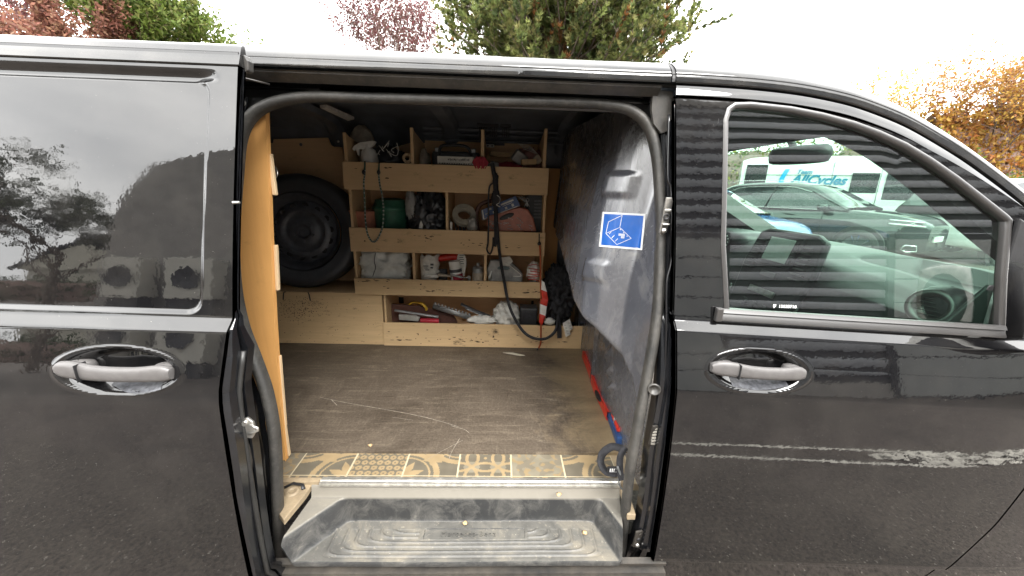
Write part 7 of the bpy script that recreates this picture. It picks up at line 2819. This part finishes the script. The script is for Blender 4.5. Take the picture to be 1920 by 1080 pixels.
hedge('autumn_hedge', 'orange and yellow autumn hedge at the right edge behind the van roof', 22.6, 35, 19.0, 21.0, 0.05, 8.0, autumn, 70000, 0.13, 4)
hedge('green_bush', 'bright green bush in front of the orange hedge at the right', 21.6, 24.4, 18.2, 19.6, 0.05, 5.8, [(0.14, 0.20, 0.03), (0.18, 0.25, 0.04), (0.1, 0.16, 0.03)], 7000, 0.08, 6, 0.4)
hedge('green_hedge', 'low dark green hedge at the right edge above the white car', 20.0, 36, 17.2, 18.0, 0.05, 3.5, [(0.05, 0.09, 0.02), (0.07, 0.12, 0.03)], 14000, 0.06, 7)
hedge('mixed_hedge', 'tall green and yellow hedge behind the parked cars seen through the cab', 1.0, 19.6, 14.6, 16.4, 0.1, 4.6, [(0.09, 0.12, 0.03), (0.12, 0.15, 0.04), (0.07, 0.10, 0.03), (0.28, 0.26, 0.05)], 26000, 0.085, 9)

# ------------------------------------------------------------------ behind the photographer: what the glossy paint mirrors
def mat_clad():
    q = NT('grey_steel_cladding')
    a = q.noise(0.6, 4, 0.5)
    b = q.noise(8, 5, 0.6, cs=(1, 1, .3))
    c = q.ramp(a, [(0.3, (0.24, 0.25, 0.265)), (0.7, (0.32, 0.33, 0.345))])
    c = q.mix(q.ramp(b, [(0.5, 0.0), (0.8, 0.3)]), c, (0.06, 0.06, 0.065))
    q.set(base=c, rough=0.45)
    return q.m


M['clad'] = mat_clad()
M['condenser'] = simple('off_white_steel', (0.52, 0.50, 0.44), 0.5, var=0.08, scale=3)
M['render'] = simple('grey_render', (0.27, 0.255, 0.235), 0.85, var=0.18, scale=2)
M['panel_pale'] = simple('pale_door_panel', (0.26, 0.27, 0.26), 0.6, var=0.08, scale=2)
M['housewall'] = simple('cream_wall', (0.45, 0.43, 0.36), 0.8, var=0.08, scale=2)
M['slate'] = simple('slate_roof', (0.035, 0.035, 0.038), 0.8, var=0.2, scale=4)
unit = thing('industrial_unit', (8, -9, 0), 'dark clad industrial building behind the photographer, mirrored in the front door and window', 'building')
m = MB()
pitch, dep = 0.40, 0.13
nst = 14
z = 0.35
prof = []
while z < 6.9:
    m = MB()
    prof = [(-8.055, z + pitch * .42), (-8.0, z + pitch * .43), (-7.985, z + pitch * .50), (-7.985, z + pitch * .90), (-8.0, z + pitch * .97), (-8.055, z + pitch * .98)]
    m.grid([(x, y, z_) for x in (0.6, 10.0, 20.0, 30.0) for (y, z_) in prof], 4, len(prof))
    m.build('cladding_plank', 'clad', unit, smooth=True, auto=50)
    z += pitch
m = MB(); m.box(0.6, 30, -14, -8.05, 0, z - 0.02); m.build('shade_backing_wall', 'slate', unit)  # dark colour of this backing stands in for shade in the plank gaps
m = MB(); m.box(0.5, 30.1, -14.1, -7.9, z - 0.02, z + 0.18); m.build('parapet', 'render', unit)
m = MB(); m.box(0.6, 30, -8.08, -7.99, 0.0, 0.35); m.build('plinth', 'render', unit)
for k_, (xa, xb) in enumerate(((2.2, 5.6), (10.0, 14.5))):
    m = MB(); m.box(xa - .15, xb + .15, -8.0, -7.93, 0, 3.1); fr2 = m.build('door_frame', 'slate', unit)
    for j in range(5):
        m = MB(); m.box(xa, xb, -7.93, -7.90, 0.05 + j * .58, 0.60 + j * .58); m.build('shutter_panel', 'panel_pale', fr2, bevel=0.01)
m = MB(); m.box(0.45, 0.62, -8.15, -7.9, 0, z); m.build('corner_post', 'slate', unit)
annex = thing('rendered_annex', (-6.6, -13.5, 0), 'plain grey rendered wing behind the photographer, mirrored in the sliding door', 'building')
m = MB()
m.prism([(-13.9, 0), (0.5, 0), (0.5, 9.6), (-3.5, 8.7), (-9.5, 7.5), (-12.4, 6.6), (-13.3, 5.2)], 0, 4, (0, -12.5, 0), (1, 0, 0), (0, 0, 1))
m.build('wall', 'render', annex)
for x, w in ((-4.5, 0.9), (-7.8, 1.0)):
    m = MB(); m.box(x, x + 0.18, -12.5, -12.3, 0, 5.5); m.build('downpipe', 'slate', annex)
ac0 = None
for k_, (x, w) in enumerate(((-12.6, 1.1), (-10.7, 1.5), (-8.3, 1.2), (-6.9, 1.0))):
    lab = ['leftmost white condenser unit at the corner of the grey wing behind the photographer', 'second white condenser unit from the corner of the grey wing behind the photographer', 'third white condenser unit from the corner of the grey wing behind the photographer', 'fourth white condenser unit from the corner of the grey wing behind the photographer'][k_]
    m = MB(); m.box(x, x + w, -12.2, -11.5, 0.75, 2.45)
    o = m.build('condenser_unit', 'condenser', None, bevel=0.02, label=lab, cat='condenser', group='condenser units along the grey wing', loc=(x + w / 2, -11.85, 0.75))
    m = MB(); m.lathe([(0, 0), (0.12, 0.0), (0.14, 0.03), (0.42, 0.02), (0.45, 0.05)], (x + w / 2, -11.47, 1.65), (0, 1, 0), 24); m.build('fan_grille', 'slate', o, smooth=True)
    m = MB(); m.box(x + 0.04, x + w - 0.04, -12.1, -11.6, 0.0, 0.749); m.build('stand', 'slate', o)
tree('car_park_tree', 'spreading tree beyond the corner of the grey wing behind the photographer', (-16.4, -13.4, 0), 10.2, 1.1, 42, [(0.05, 0.06, 0.03), (0.07, 0.08, 0.04)], 0.10, 9000, 5, 0.2, 0.15, 3, first=0.26)
hs = thing('gabled_house', (-26, -26, 0), 'cream gabled house far behind the photographer', 'house')
m = MB(); m.box(-30, -22, -30, -24, 0, 2.6); m.prism([(-30.3, 2.6), (-21.7, 2.6), (-26, 5.0)], -0.3, 6.4, (0, -24.0, 0), (1, 0, 0), (0, 0, 1)); m.build('wall', 'housewall', hs)
m = MB(); m.prism([(-30.6, 2.5), (-26, 5.05), (-21.4, 2.5), (-21.4, 2.65), (-26, 5.3), (-30.6, 2.65)], -0.5, 6.6, (0, -24.0, 0), (1, 0, 0), (0, 0, 1)); m.build('roof', 'slate', hs)
hedge('boundary_hedge', 'long dark hedge at the far edge of the yard behind the photographer', -70, -13.5, -22, -20.5, 0, 2.2, [(0.04, 0.06, 0.02), (0.05, 0.07, 0.03)], 9000, 0.2, 12)
